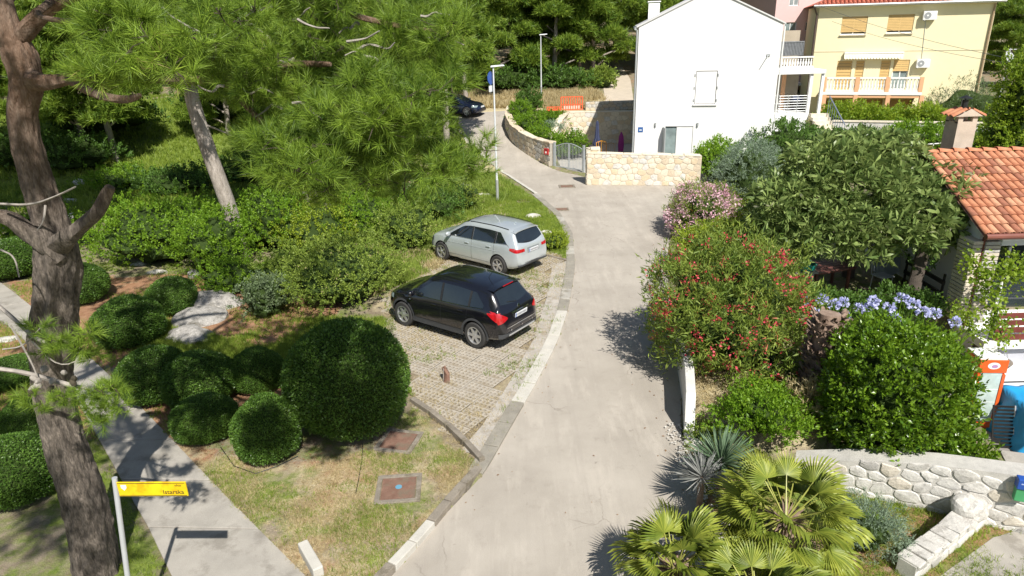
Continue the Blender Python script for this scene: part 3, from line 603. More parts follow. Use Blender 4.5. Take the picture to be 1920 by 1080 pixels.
stone_wall('stone_wall', 'white limestone retaining wall between the palm lawn and the tall green hedge', 'stone wall', [(e0[0], e0[1], -.05, .42), (a[0], a[1], -.05, .75), (b[0], b[1], -.05, .95), (c[0], c[1], -.05, 1.1), (e1[0], e1[1], -.05, 1.15)], .38, .21, GW, mortar=MORTW, seed=21, asp=1.5, proud=.022, gap=.006)
p0 = G(1710, 1100); p1 = G(1790, 1035); p2 = G(1850, 985)
stone_wall('low_wall', 'low white stone wall with flat top along the walkway at lower right', 'garden wall', [(p0[0], p0[1], 0, .32), (p1[0], p1[1], 0, .36), (p2[0], p2[1], 0, .42)], .26, .2, GW, mortar=MORTW, seed=23, side=1, faces=(1, -1), cap=([LIME], .28, .045))
def rock(name, label, c, r, m, seed=1, cat='rock', group=None, amt=.22):
    bm = bmesh.new(); bmesh.ops.create_icosphere(bm, subdivisions=3, radius=1); d = np.array([v.co[:] for v in bm.verts]); rg = np.random.default_rng(seed); ks = rg.normal(0, 1, (7, 3))
    ks /= np.linalg.norm(ks, axis=1, keepdims=True); kk = 1/np.maximum(np.max(np.abs(d@ks.T)/rg.uniform(.75, 1.1, 7), axis=1), .6)*(1+amt*.4*np.sin(d[:, 0]*7+seed)*np.cos(d[:, 1]*6)); kk = np.clip(kk, .6, 1.25)
    for v, q in zip(bm.verts, kk): v.co = Vector((v.co.x*r[0]*q, v.co.y*r[1]*q, v.co.z*r[2]*q))
    me = bpy.data.meshes.new(name); bm.to_mesh(me); bm.free(); me.materials.append(m); o = obj(name, me, None, tuple(c)); return tag(o, label, cat, group)
b = G(1815, 1000); rock('boulder', 'white boulder perched where the low wall meets the limestone wall', (b[0], b[1]+.1, .42), (.24, .2, .2), LIME, 4)
for k, (px, py, r, lb) in enumerate([(405, 572, (.85, .62, .30), 'broad flat grey limestone outcrop beside the round clipped bush'), (376, 602, (.62, .62, .26), 'middle slab of grey limestone outcrop between bush and shaded lawn'), (356, 636, (.62, .5, .22), 'lowest grey limestone slab nearest the round bushes'), (262, 500, (.3, .2, .14), 'pale rock on red soil behind the clipped bushes'), (295, 515, (.34, .22, .12), 'flat pale rock right of the other on red soil'), (365, 520, (.25, .3, .2), 'upright pale rock between ivy and the small round bush'), (1000, 408, (.28, .2, .12), 'rounded white rock on the grass verge behind the silver car'), (1026, 438, (.22, .16, .1), 'small white rock beside the yellow-green shrub on the verge'), (135, 382, (.5, .3, .2), 'pale rock lying on the grass right of the big trunk'), (140, 410, (.6, .3, .18), 'flat pale rock in front of its neighbour beside the big trunk'), (870, 355, (.5, .3, .22), 'pale rock at the verge edge below the street lamp'), (905, 372, (.4, .25, .2), 'jagged pale rock near the street lamp base'), (1305, 835, (.22, .14, .1), 'chunk of pale rubble at the garden edge beside the road'), (18, 470, (.6, .35, .22), 'grey rock far left beside the clipped hedge'), (150, 345, (.45, .3, .2), 'pale rock up the slope behind the big trunk'), (8, 640, (.3, .2, .1), 'pale stone at the far left edge by the footpath')]):
    p = G(px, py); rock('rock', lb, (p[0], p[1], r[2]*.25), r, ROCKG if k < 3 or k == 13 else LIME, k+3)
# ------------------------------------------------------------------ facades with real openings
def facade(name, m, parent, x0, x1, z0, z1, openings, y=0, depth=.16, roofline=None):
    """front wall facing -y at local y; openings (x0,x1,z0,z1) get reveals"""
    X = sorted({x0, x1, *[o[0] for o in openings], *[o[1] for o in openings]}); Zs = sorted({z0, z1, *[o[2] for o in openings], *[o[3] for o in openings]}); mb = MB()
    for i in range(len(X)-1):
        for j in range(len(Zs)-1):
            cx, cz = (X[i]+X[i+1])/2, (Zs[j]+Zs[j+1])/2
            if any(o[0] < cx < o[1] and o[2] < cz < o[3] for o in openings): continue
            mb.add([(X[i], y, Zs[j]), (X[i+1], y, Zs[j]), (X[i+1], y, Zs[j+1]), (X[i], y, Zs[j+1])], [(0, 1, 2, 3)])
    for a, b, c, d in openings:
        mb.add([(a, y, c), (b, y, c), (b, y, d), (a, y, d), (a, y+depth, c), (b, y+depth, c), (b, y+depth, d), (a, y+depth, d)], [(0, 3, 7, 4), (1, 5, 6, 2), (3, 2, 6, 7), (0, 4, 5, 1)])
    if roofline: mb.add([(p[0], y, p[1]) for p in roofline], [tuple(range(len(roofline)))])
    return mb.obj(name, m, parent)
def window(parent, o, y, fm=WPAINT, pm=GLASS, fr=.06, mull=1, name='window', trans=0):
    a, b, c, d = o; yy = y+.10; w_ = MB()
    w_.box(((a+b)/2, yy, c+fr/2), (b-a-.004, .06, fr)); w_.box(((a+b)/2, yy, d-fr/2), (b-a-.004, .06, fr)); w_.box((a+fr/2, yy, (c+d)/2), (fr, .06, d-c-2*fr)); w_.box((b-fr/2, yy, (c+d)/2), (fr, .06, d-c-2*fr))
    for k in range(mull): w_.box((a+(b-a)*(k+1)/(mull+1), yy, (c+d)/2), (fr, .05, d-c-2*fr))
    for k in range(trans): w_.box(((a+b)/2, yy, c+(d-c)*(k+1)/(trans+1)), (b-a-2*fr, .04, fr*.6))
    f = w_.obj(name, fm, parent); MB().box(((a+b)/2, yy+.015, (c+d)/2), (b-a-fr, .012, d-c-fr)).obj('pane', pm, f); return f
def roller(parent, o, y, frac=1.0, m=SHUT, n=9):
    a, b, c, d = o; c2 = d-(d-c)*frac; mb = MB(); h_ = (d-c2)/n
    for k in range(n): mb.box(((a+b)/2, y+.05, c2+h_*(k+.5)), (b-a-.03, .025, h_*.9), tilt=Matrix.Rotation(-.12, 3, 'X'))
    return mb.obj('roller_shutter', m, parent)
# --- white gabled house
def plane(px, py, o, rz, off=0):
    """local (x, z) where a line of sight meets the facade plane through o turned by rz, set back by off"""
    c, s_ = math.cos(rz), math.sin(rz); nx, ny = -s_, c; d = ray(px, py); t = ((o[0]+nx*off)*nx+(o[1]+ny*off)*ny-CAM[0]*nx-CAM[1]*ny)/(d[0]*nx+d[1]*ny)
    p = CAM+d*t; return float((p[0]-o[0])*c+(p[1]-o[1])*s_), float(p[2])
yh = 37.0; RW = R(-9.5); xl = float(Y(1189, 285, yh)[0]); oW = (xl, yh)
def loc(px, py, off=0): return plane(px, py, oW, RW, off)
zl = loc(1198, 50)[1]; zr = zl; W = loc(1449, 227)[0]; ax, apz = loc(1336, -20)
wh = thing('white_house', 'big white gabled house with blank front wall above the cream stone wall', 'house', (xl, yh, 0), RW)
wa, wt = loc(1306, 133); wb, wbz = loc(1341, 195); da, dt = loc(1246, 237); db, _ = loc(1300, 237)
dA, dB, dT = da+.05, db, dt
facade('wall', WHITE, wh, 0, W, 0, zl, [(wa, wb, wbz, wt), (dA, dB, .02, dT)], 0, .12, [(0, zl), (W, zl), (ax, apz)])
L_ = 9.8; MB().add([(0, 0, 0), (0, L_, 0), (0, L_, zl), (0, 0, zl)], [(0, 3, 2, 1)]).obj('side_wall', WHITE, wh); MB().add([(W, 0, 0), (W, L_, 0), (W, L_, zl), (W, 0, zl)], [(0, 1, 2, 3)]).obj('side_wall', WHITE, wh); MB().add([(0, L_, 0), (W, L_, 0), (W, L_, zl), (ax, L_, apz), (0, L_, zl)], [(0, 4, 3, 2, 1)]).obj('back_wall', WHITE, wh)
def roof_slab(parent, p0, p1, y0, y1, th, m, name='roof'):
    x0, z0 = p0; x1, z1 = p1; mb = MB(); mb.add([(x0, y0, z0), (x1, y0, z1), (x1, y1, z1), (x0, y1, z0), (x0, y0, z0+th), (x1, y0, z1+th), (x1, y1, z1+th), (x0, y1, z0+th)], [(3, 2, 1, 0), (4, 5, 6, 7), (0, 1, 5, 4), (1, 2, 6, 5), (2, 3, 7, 6), (3, 0, 4, 7)]); return mb.obj(name, m, parent)
sl_ = (apz-zl)/ax; sr_ = (apz-zr)/(W-ax)
roof_slab(wh, (-.12, zl-.12*sl_+.003), (ax-.002, apz+.003), -.06, L_+.06, .07, mat('pale_roof_edge', (.62, .62, .61), .8, .05, 3)); roof_slab(wh, (W+.12, zl-.12*sr_+.003), (ax+.002, apz+.003), -.06, L_+.06, .07, MATS['pale_roof_edge'])
MB().box(((wa+wb)/2, .05, (wbz+wt)/2), (wb-wa-.06, .04, wt-wbz-.06)).obj('shutter', mat('white_shutter', (.76, .76, .75), .7, .02, 3), wh); MB().box(((wa+wb)/2, -.03, wbz-.04), (wb-wa+.16, .1, .05)).obj('sill', WHITE, wh)
for s in (.12, .5, .88):
    MB().box((wa-.045, -.02, wbz+(wt-wbz)*s), (.05, .04, .12)).obj('shutter_hinge', GALV, wh); MB().box((wb+.045, -.02, wbz+(wt-wbz)*s), (.05, .04, .12)).obj('shutter_hinge', GALV, wh)
dw = dB-dA; dr = MB(); dr.box((dA+dw*.21, .1, dT/2), (dw*.42-.02, .03, dT-.1)); dr.obj('glass_door', LGLASS, wh); MB().box((dA+dw*.70, .06, dT/2), (dw*.58, .05, dT-.06)).obj('door', mat('white_door', (.72, .72, .71), .6, .02, 3), wh)
MB().box((dA-.07, -.28, dT/2), (.06, .5, dT-.05), rz=.2).obj('open_door_leaf', mat('grey_door_leaf', (.30, .32, .32), .5, .1, 3), wh)
for sx_ in (-.03, 1.05):
    lx, lz = loc(1229 if sx_ < 0 else 1308, 233); l_ = MB().lathe([(.05, 0), (.05, .18)], 10, (lx, -.06, lz-.09)).obj('wall_lamp', GALV, wh)
hx, hz = loc(1201, 243); MB().box((hx, -.012, hz), (.26, .02, .26)).obj('house_number_plate', mat('blue_enamel', (.03, .11, .32), .4, .1, 3), wh); MB().box((hx, -.024, hz-.02), (.13, .004, .05)).obj('plate_mark', WPAINT, wh)
bx_, bz_ = loc(1440, 104); bb = MB(); bb.tube([(bx_, 0, bz_), (bx_-.12, -.45, bz_-.12)], .02, 6); bb.box((bx_+.02, -.03, bz_+.03), (.16, .05, .1)); bb.obj('wall_bracket', GALV, wh)
ch_ = loc(1226, 18, 5)[0]; c_ = MB(); cz = zl+sl_*ch_; c_.box((ch_, 5, cz+.3), (.62, .62, 1.0)); c_.obj('chimney', WHITE, wh)
for k in range(3): MB().box((ch_, 5, cz+.87+.15*k), (.72, .72, .06)).obj('chimney_louvre', WHITE, wh)
MB().tube([(-.09, -.03, zl-.15), (-.09, -.03, 0)], .045, 8).obj('downpipe', GALV, wh); MB().tube([(W+.08, -.03, zl-.15), (W+.08, -.03, 0)], .04, 8).obj('downpipe', WPAINT, wh); MB().tube([(-.16, 0, zl-.1), (-.16, L_, zl-.1)], .07, 8).obj('gutter', GALV, wh)
# porch to the right of the white house: slab roof, posts, terrace, railing, stairs
yp = 40.0
def lp(px, py, yy=yp): p = Y(px, py, yy); return p[0], p[2]
po = thing('porch', 'white flat roofed porch with terrace and railing beside the white house', 'porch', (0, yp, 0))
x0, zt_ = lp(1452, 128); x1, zt1 = lp(1548, 136); _, zf = lp(1452, 212); _, zroof = lp(1452, 140)
MB().box(((x0+x1)/2-.1, .9, zroof+.12), (x1-x0, 2.4, .22)).obj('porch_roof', WPAINT, po, bevel=.02)
for px in (1513, 1534): xx, _ = lp(px, 200); MB().box((xx, -.1, (zf+zroof)/2-.2), (.16, .16, zroof-zf+.4)).obj('post', WPAINT, po)
xx, _ = lp(1485, 200); MB().box((xx, 1.6, (zf+zroof)/2), (.18, .18, zroof-zf)).obj('apricot_post', ORPAINT, po)
MB().box(((x0+x1)/2-.5, 1, zf/2), (x1-x0-.8, 2.6, zf)).obj('terrace', WHITE, po); MB().box(((x0+x1)/2-.5, 2.4, (zf+zroof)/2), (x1-x0, .1, zroof-zf)).obj('back_wall', mat('tan_plaster', (.40, .34, .26), .9, .1, 2), po)
r_ = MB(); xa, _ = lp(1456, 200); xb, _ = lp(1508, 200)
for k in range(7): r_.tube([(xa, -.25, zf+.12+.14*k), (xb, -.25, zf+.12+.14*k)], .012, 5)
for k in range(4): r_.tube([(xa+(xb-xa)*k/3, -.25, zf-.1), (xa+(xb-xa)*k/3, -.25, zf+1.0)], .02, 6)
r_.obj('railing', GALV, po)
xs0, _ = lp(1511, 225); 
for k in range(7): MB().box((xs0+.55, -.35-.3*k, zf-.17*(k+.5)-.05), (1.0, .3, .17)).obj('step', LIMEC, po)
sr = MB()
for k in range(9): yy_ = -.2-.28*k; zz_ = zf-.16*k; sr.tube([(xs0+1.1, yy_, zz_-.1), (xs0+1.1, yy_, zz_+.85)], .014, 5)
sr.tube([(xs0+1.1, -.2, zf+.88), (xs0+1.1, -.2-.28*8, zf+.88-.16*8)], .03, 6); sr.obj('stair_railing', mat('blue_grey_metal', (.16, .19, .26), .4, .1, 5), po)
# patio chair + dark grill on the terrace
def chair(name, label, loc_, rz, m, cat='chair', s=1.0):
    t = thing(name, label, cat, loc_, rz); t.scale = (s, s, s)
    for x in (-.2, .2):
        for y in (-.2, .2): MB().tube([(x, y, 0), (x*.92, y*.92, .44)], .016, 6).obj('leg', m, t)
    MB().box((0, 0, .455), (.46, .44, .03)).obj('seat', m, t, bevel=.01)
    bk = MB(); bk.tube([(-.21, .21, .45), (-.22, .27, .9), (0, .29, .96), (.22, .27, .9), (.21, .21, .45)], .016, 6)
    for x in (-.12, 0, .12): bk.tube([(x, .21, .45), (x, .28, .93)], .01, 5)
    bk.obj('backrest', m, t); return t
cx_, _ = lp(1468, 205); chair('terrace_chair', 'pale metal chair on the porch terrace behind the railing', (cx_, yp+.5, zf), .4, mat('pale_metal', (.6, .6, .58), .4, .05, 4))
gx_, _ = lp(1500, 205); t = thing('grill', 'dark covered grill on the porch terrace near the right post', 'grill', (gx_, yp+.6, zf)); MB().box((0, 0, .35), (.6, .45, .5)).obj('cabinet', DARKM, t, bevel=.03); MB().tube([(-.3, 0, .68), (.3, 0, .68)], .22, 12).obj('lid', mat('navy_cover', (.03, .04, .08), .7, .2, 5), t)
# --- yellow house
yy = 49.5; yl = float(Y(1526, 100, yy)[0]); RY = R(-19); oY = (yl, yy)
def ly(px, py, d=0): return plane(px, py, oY, RY, d)
Wy = ly(1858, 60)[0]; ztop = (ly(1530, 14)[1]+ly(1865, 2)[1])/2
ye = thing('yellow_house', 'cream yellow house with red tiled roof and white balustrade balcony', 'house', (yl, yy, 0), RY)
def rect(px0, py0, px1, py1):
    a, t_ = ly(px0, py0); b, _ = ly(px1, py0); _, c = ly((px0+px1)/2, py1); _, t2 = ly((px0+px1)/2, py0); return (a, b, c, t2)
ops = [rect(1580, 31, 1628, 65), rect(1667, 27, 1716, 62), rect(1571, 114, 1599, 168), rect(1606, 114, 1622, 168), rect(1653, 113, 1671, 168), rect(1677, 112, 1707, 168)]
low = [rect(1548, 186, 1590, 232), rect(1604, 186, 1656, 232), rect(1668, 186, 1712, 232)]
facade('wall', CREAM, ye, 0, Wy, .5, ztop, ops+low, 0, .18); ysw = 11
MB().add([(0, 0, .5), (0, ysw, .5), (0, ysw, ztop), (0, 0, ztop)], [(0, 3, 2, 1)]).obj('side_wall', CREAM, ye); MB().add([(Wy, 0, .5), (Wy, ysw, .5), (Wy, ysw, ztop), (Wy, 0, ztop)], [(0, 1, 2, 3)]).obj('side_wall', CREAM, ye)
for k, o in enumerate(ops):
    f = window(ye, o, .02, fm=WPAINT, pm=GLASS if k != 5 else LGLASS, mull=1 if k in (0, 1, 5) else 0, trans=0)
    roller(ye, o, 0, .86 if k < 2 else (1.0 if k < 5 else .38), n=10 if k != 5 else 5)
    if k < 2: MB().box(((o[0]+o[1])/2, -.05, o[2]-.03), (o[1]-o[0]+.1, .12, .05)).obj('sill', LIMEC, ye)
cur = MB(); o = ops[5]
for k in range(9): cur.tube([(o[0]+.12+(o[1]-o[0]-.24)*k/8, .2, o[2]+.05), (o[0]+.12+(o[1]-o[0]-.24)*k/8, .2, o[2]+(o[3]-o[2])*.62)], .05, 6)
cur.obj('curtain', WPAINT, ye)
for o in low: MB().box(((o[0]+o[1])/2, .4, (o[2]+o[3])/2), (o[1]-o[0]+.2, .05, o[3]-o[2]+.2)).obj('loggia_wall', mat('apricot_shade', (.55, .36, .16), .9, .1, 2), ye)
# balcony
bx0, bz = ly(1540, 172, -1.2); bx1, _ = ly(1729, 172, -1.2); yb = -1.2
MB().box(((bx0+bx1)/2, yb/2, bz-.11), (bx1-bx0, -yb+.004, .2)).obj('balcony_slab', WPAINT, ye, bevel=.02); MB().box(((bx0+bx1)/2, yb/2, bz-.30), (bx1-bx0-.1, -yb-.1, .17)).obj('balcony_edge', ORPAINT, ye)
bal = MB().lathe([(.035, 0), (.05, .03), (.035, .07), (.07, .22), (.06, .34), (.032, .46), (.05, .58), (.03, .66), (.05, .72)], 8).mesh('baluster', WPAINT, True)
pxs = [bx0+.12, ly(1605, 172, -1.2)[0], ly(1662, 172, -1.2)[0], bx1-.12]
for x in pxs: MB().box((x, yb+.12, bz+.47), (.24, .24, .95)).obj('balcony_post', ORPAINT, ye)
for a_, b_ in zip(pxs[:-1], pxs[1:]):
    MB().box(((a_+b_)/2, yb+.12, bz+.88), (b_-a_-.26, .2, .1)).obj('handrail', WPAINT, ye); MB().box(((a_+b_)/2, yb+.12, bz+.05), (b_-a_-.26, .2, .09)).obj('base_rail', WPAINT, ye); n_ = 9
    for k in range(n_): obj('baluster', bal, ye, (a_+.2+(b_-a_-.4)*k/(n_-1), yb+.12, bz+.1))
for px in (1543, 1601, 1662, 1725): x, z = ly(px, 200, -1.1); MB().box((x, yb+.14, bz/2), (.26, .26, bz-.42)).obj('column', ORPAINT, ye)
# awning cassette with scalloped valance
ax0, az = ly(1583, 100); ax1, _ = ly(1694, 100); aw = MB(); aw.box(((ax0+ax1)/2, -.12, az+.03), (ax1-ax0, .2, .1)); aw.obj('awning_box', WPAINT, ye)
va = MB(); n_ = 20; vs = []; fs = []
for k in range(n_*4+1): u = k/(n_*4); vs += [(ax0+(ax1-ax0)*u, -.14, az), (ax0+(ax1-ax0)*u, -.46, az-.30-.07*abs(math.sin(u*n_*math.pi)))]
for k in range(n_*4): fs.append((2*k, 2*k+1, 2*k+3, 2*k+2))
va.add(vs, fs).obj('awning_cloth', mat('cream_awning_cloth', (.72, .66, .52), .9, .03, 3), ye)
def ac(name, label, px, py):
    lx_, lz_ = ly(px, py, -.3); t = thing(name, label, 'air conditioner', (oY[0]+lx_*math.cos(RY)+.22*math.sin(RY), oY[1]+lx_*math.sin(RY)-.22*math.cos(RY), lz_-.27), RY); MB().box((0, 0, .27), (.78, .3, .54)).obj('casing', WPAINT, t, bevel=.02)
    MB().lathe([(.2, 0), (.2, .01)], 18, (-.14, -.162, .27), 'y').obj('fan_grille', mat('grille_grey', (.30, .31, .32), .6, .1, 3), t); MB().lathe([(.06, 0), (.06, .02)], 10, (-.14, -.175, .27), 'y').obj('fan_hub', WPAINT, t)
    for x in (-.28, .28): MB().box((x, .05, -.02), (.04, .4, .04)).obj('bracket', GALV, t)
    return t
ac('air_conditioner', 'white air conditioning unit high on the yellow house wall under the eave', 1744, 29); ac('air_conditioner', 'white air conditioning unit beside the balcony door of the yellow house', 1731, 119)
cb = MB(); a_ = ly(1736, 38); b_ = ly(1728, 110); cb.tube([(a_[0], -.02, a_[1]), (b_[0], -.02, b_[1])], .018, 5); cb.obj('conduit', GALV, ye)
MB().box((Wy/2, -.012, ly(1600, 96)[1]), (Wy, .02, .05)).obj('string_course', mat('pale_course', (.66, .60, .42), .9, .05, 2), ye)
# tiled roof (hip), eave boards, gutters
ov = .38; er = ztop; roof = MB(); rx0, rx1 = -ov, Wy+ov; hr = 2.4; ry0, ry1 = -ov, ysw+ov; hip = 5.5
roof.add([(rx0, ry0, er+.1), (rx1, ry0, er+.1), (rx1, ry1, er+.1), (rx0, ry1, er+.1), (rx0+hip, (ry0+ry1)/2, er+hr), (rx1-hip, (ry0+ry1)/2, er+hr)], [(0, 1, 5, 4), (1, 2, 5), (2, 3, 4, 5), (3, 0, 4)]); roof.obj('roof', TERRA2, ye)
tl = MB(); sl2 = math.atan2(hr, (ry1-ry0)/2); nt_ = int((rx1-rx0)/.26)
for k in range(nt_):
    x = rx0+.13+k*.26; ln = min((x-rx0)/hip, (rx1-x)/hip, 1)*((ry1-ry0)/2)/math.cos(sl2)
    j = 0
    while j*.4 < ln-.2:
        d_ = j*.4; tl.tube([(x, ry0+d_*math.cos(sl2)-.05, er+.12+d_*math.sin(sl2)+.03), (x, ry0+(d_+.42)*math.cos(sl2), er+.12+(d_+.42)*math.sin(sl2))], [.10, .085], 6); j += 1
o = tl.obj('tile_rows', TERRA2, ye); o['kind'] = 'stuff'
MB().box((Wy/2, -ov/2-.02, er+.02), (Wy+2*ov, ov+.06, .12)).obj('eave', WPAINT, ye); MB().tube([(rx0, -ov-.1, er+.06), (rx1, -ov-.1, er+.06)], .07, 8).obj('gutter', GALV, ye)
MB().tube([(-.35, -ov-.05, er), (-.12, -.1, er-.5), (-.1, -.08, .6)], .06, 8).obj('downpipe', mat('brown_downpipe', (.09, .06, .05), .5, .1, 4), ye); MB().tube([(Wy-.1, -.08, er-.1), (Wy-.1, -.08, .6)], .06, 8).obj('downpipe', mat('tan_downpipe', (.35, .25, .15), .5, .1, 4), ye)
# --- pink house behind
yk = 60; kx0 = float(Y(1452, 40, yk)[0]); kx1 = float(Y(1580, 40, yk)[0]); kz = float(Y(1480, -60, yk)[2])
pk = thing('pink_house', 'pale pink house glimpsed between the white and yellow houses', 'house', (kx0, yk, 0))
def lk(px, py): p = Y(px, py, yk); return p[0]-kx0, p[2]
def rk(a, b, c, d): x, t_ = lk(a, b); x2, z2 = lk(c, d); return (x, x2, lk(a, d)[1], t_)
ko = [rk(1481, -6, 1497, 11), rk(1471, 42, 1492, 61), rk(1511, 41, 1521, 58)]; facade('wall', PINKW, pk, 0, kx1-kx0, 1, kz, ko)
for o in ko: window(pk, o, 0, pm=LGLASS)
mb = MB(); mb.add([(0, 0, 1), (0, 9, 1), (0, 9, kz), (0, 0, kz)], [(0, 3, 2, 1)]); mb.obj('side_wall', PINKW, pk); MB().box(((kx1-kx0)/2, 4, kz+.15), (kx1-kx0+.8, 9.5, .3)).obj('roof', TERRA2, pk)
x, z = lk(1460, 81); x2, _ = lk(1525, 81); MB().box(((x+x2)/2, -.9, z-3.2), (x2-x, 1.8, .2)).obj('terrace_slab', WPAINT, pk)
# balustrade terrace and grey screen between them
bt = thing('balustrade', 'white balustrade with grey screen railing above the porch roof', 'balustrade', (0, 44, 0)); x0, z0 = lp(1462, 124, 44); x1, z1 = lp(1523, 124, 44); _, z2 = lp(1462, 108, 44); _, z3 = lp(1480, 80, 44)
MB().box(((x0+x1)/2, 0, z0-.2), (x1-x0, .4, .35)).obj('base', WPAINT, bt); MB().box(((x0+x1)/2, 0, z2), (x1-x0, .2, .08)).obj('handrail', WPAINT, bt)
for k in range(12): b_ = obj('baluster', bal, bt, (x0+.1+(x1-x0-.2)*k/11, 0, z0-.02)); b_.scale = (1, 1, (z2-z0)/.74)
sc_ = MB(); 
for k in range(22): xx = x0+(x1-x0)*k/21; sc_.box((xx, 1.6, (z2+z3)/2), (.03, .03, z3-z2))
sc_.box(((x0+x1)/2, 1.6, z3), (x1-x0, .05, .06)); sc_.box(((x0+x1)/2, 1.64, (z2+z3)/2), (x1-x0, .02, (z3-z2)*.96)); sc_.obj('screen', mat('grey_screen', (.20, .21, .22), .6, .2, 6), bt)
MB().box(((x0+x1)/2, 3.0, (z0+3)/2), (x1-x0+.4, .2, z0+1)).obj('wall', mat('tan_plaster', (.4, .3, .2)), bt)
# --- right-hand house with terracotta roof
rh = thing('tiled_house', 'low white house with terracotta pantile roof at the right edge', 'house', (12.25, 17.0, 0))
ze, zr_ = 2.45, 3.95; ye0, yr0 = -.45, 2.75; xL = -.25; xR = 5.0; slope = math.atan2(zr_-ze, yr0-ye0); Ls = math.hypot(zr_-ze, yr0-ye0)
mb = MB(); mb.add([(0, 0, -2.1), (0, 5.4, -2.1), (0, 5.4, ze+.2), (0, 2.7, zr_-.12), (0, 0, ze+.1)], [(0, 4, 3, 2, 1)]); mb.obj('gable_wall', WHITE, rh)
ops = [(.46, 5.0, .12, 2.0), (-.02+.5, 5.0, -2.05, -.35)]
facade('front_wall', WHITE, rh, 0, xR, -2.1, ze, ops, 0, .1)
MB().box((xR/2+.2, .5, 1.05), (xR-.3, .05, 2.1)).obj('dark_glazing', GLASS, rh); MB().box((xR/2+.3, 1.6, -1.2), (xR, .05, 2.0)).obj('basement_wall', mat('brown_basement', (.06, .035, .03), .9, .2, 3), rh)
for x in (1.2, 2.2, 3.2, 4.2): MB().box((x, .45, 1.05), (.07, .06, 2.0)).obj('glazing_bar', WPAINT, rh)
roof_ = MB(); roof_.add([(xL, ye0, ze-.02), (xR, ye0, ze-.02), (xR, yr0, zr_-.02), (xL, yr0, zr_-.02), (xR, 6.0, ze-.02), (xL, 6.0, ze-.02)], [(0, 1, 2, 3), (3, 2, 4, 5)]); roof_.obj('roof_deck', mat('roof_mortar', (.30, .16, .11), .95, .2, 6), rh)
tp = .20; tn = 8; tv = []; tf = []
for (yy_, rr, zz_) in ((0, .097, .03), (.44, .080, .0)):
    for k in range(tn+1): a_ = math.pi*k/tn; tv.append((-math.cos(a_)*rr, yy_, math.sin(a_)*rr*.72+zz_))
    for k in range(tn+1): a_ = math.pi*k/tn; tv.append((-math.cos(a_)*(rr-.018), yy_, math.sin(a_)*(rr-.018)*.72+zz_))
q = 2*(tn+1)
for k in range(tn): tf += [(k, k+1, q+k+1, q+k), (k, tn+1+k, tn+2+k, k+1)]
tile = MB().add(tv, tf).mesh('roof_tile', TERRA, True)
tile2 = tile.copy(); tile2.materials.clear(); tile2.materials.append(mat('terracotta_light', (.52, .26, .15), .85, .2, 5, fine=.18, bscale=20))
tile3 = tile.copy(); tile3.materials.clear(); tile3.materials.append(mat('terracotta_dark', (.30, .12, .07), .85, .2, 5, fine=.18, bscale=20))
nr_ = int(Ls/.36); nc_ = int((xR-xL)/tp)
for c in range(min(nc_, 22)):
    for r in range(nr_+1):
        d_ = r*(Ls-.40)/nr_; obj('roof_tile', rnd.choice((tile, tile, tile2, tile3)), rh, (xL+.10+c*tp+rnd.uniform(-.006, .006), ye0-.03+d_*math.cos(slope), ze+.0+d_*math.sin(slope)), (slope+rnd.uniform(-.015, .015), 0, rnd.uniform(-.02, .02)))
for c in range(12): obj('ridge_tile', tile, rh, (xL+c*.42, yr0, zr_+.03), (0, 0, -math.pi/2), (1.15, 1, 1.3))
MB().tube([(xL, ye0-.1, ze-.02), (xR, ye0-.1, ze-.02)], .075, 10).obj('gutter', mat('brown_gutter', (.20, .07, .05), .4, .1, 4), rh); MB().box((xR/2+.2, ye0+.22, ze-.22), (xR-.4, .12, .26)).obj('fascia', WPAINT, rh)
MB().tube([(.02, -.16, ze-.15), (.02, -.16, -.2)], .05, 8).obj('downpipe', DRED, rh)
for k in range(22): MB().box((.0+.22, -.13, -.05+k*.105), (.40+rnd.uniform(-.02, .02), .26, .085)).obj('pillar_stone', rnd.choice((mat('pillar_cream', (.56, .50, .40), .9, .1, 5, fine=.1), LIME)), rh, bevel=.008)
for k in range(22): MB().box((-.13, .12, -.05+k*.105), (.25+rnd.uniform(-.02, .02), .62, .085)).obj('pillar_stone', rnd.choice((MATS['pillar_cream'], LIMEC)), rh, bevel=.008)
# balcony
MB().box((xR/2, -.6, -.32), (xR+.2, 1.15, .22)).obj('balcony_slab', WPAINT, rh)
for k in range(4): MB().box((xR/2+.1, -1.1, -.12+.20*k), (xR-.1, .04, .14)).obj('rail_board', DRED, rh)
for k in range(4): MB().box((.1+k*1.5, -1.05, .2), (.06, .06, .9)).obj('rail_post', DARKM, rh)
# side railing (black boards, grey mesh) on the gable side
sr2 = thing('terrace_railing', 'railing of three black boards against the white side wall', 'railing', (12.0, 17.5, 0))
for k in range(3): MB().box((-.12, .9, .15+.33*k), (.05, 1.9, .11)).obj('rail_board', DARKM, sr2)
for k in range(2): MB().box((-.10, .02+k*1.8, .5), (.05, .05, 1.1)).obj('post', DARKM, sr2)
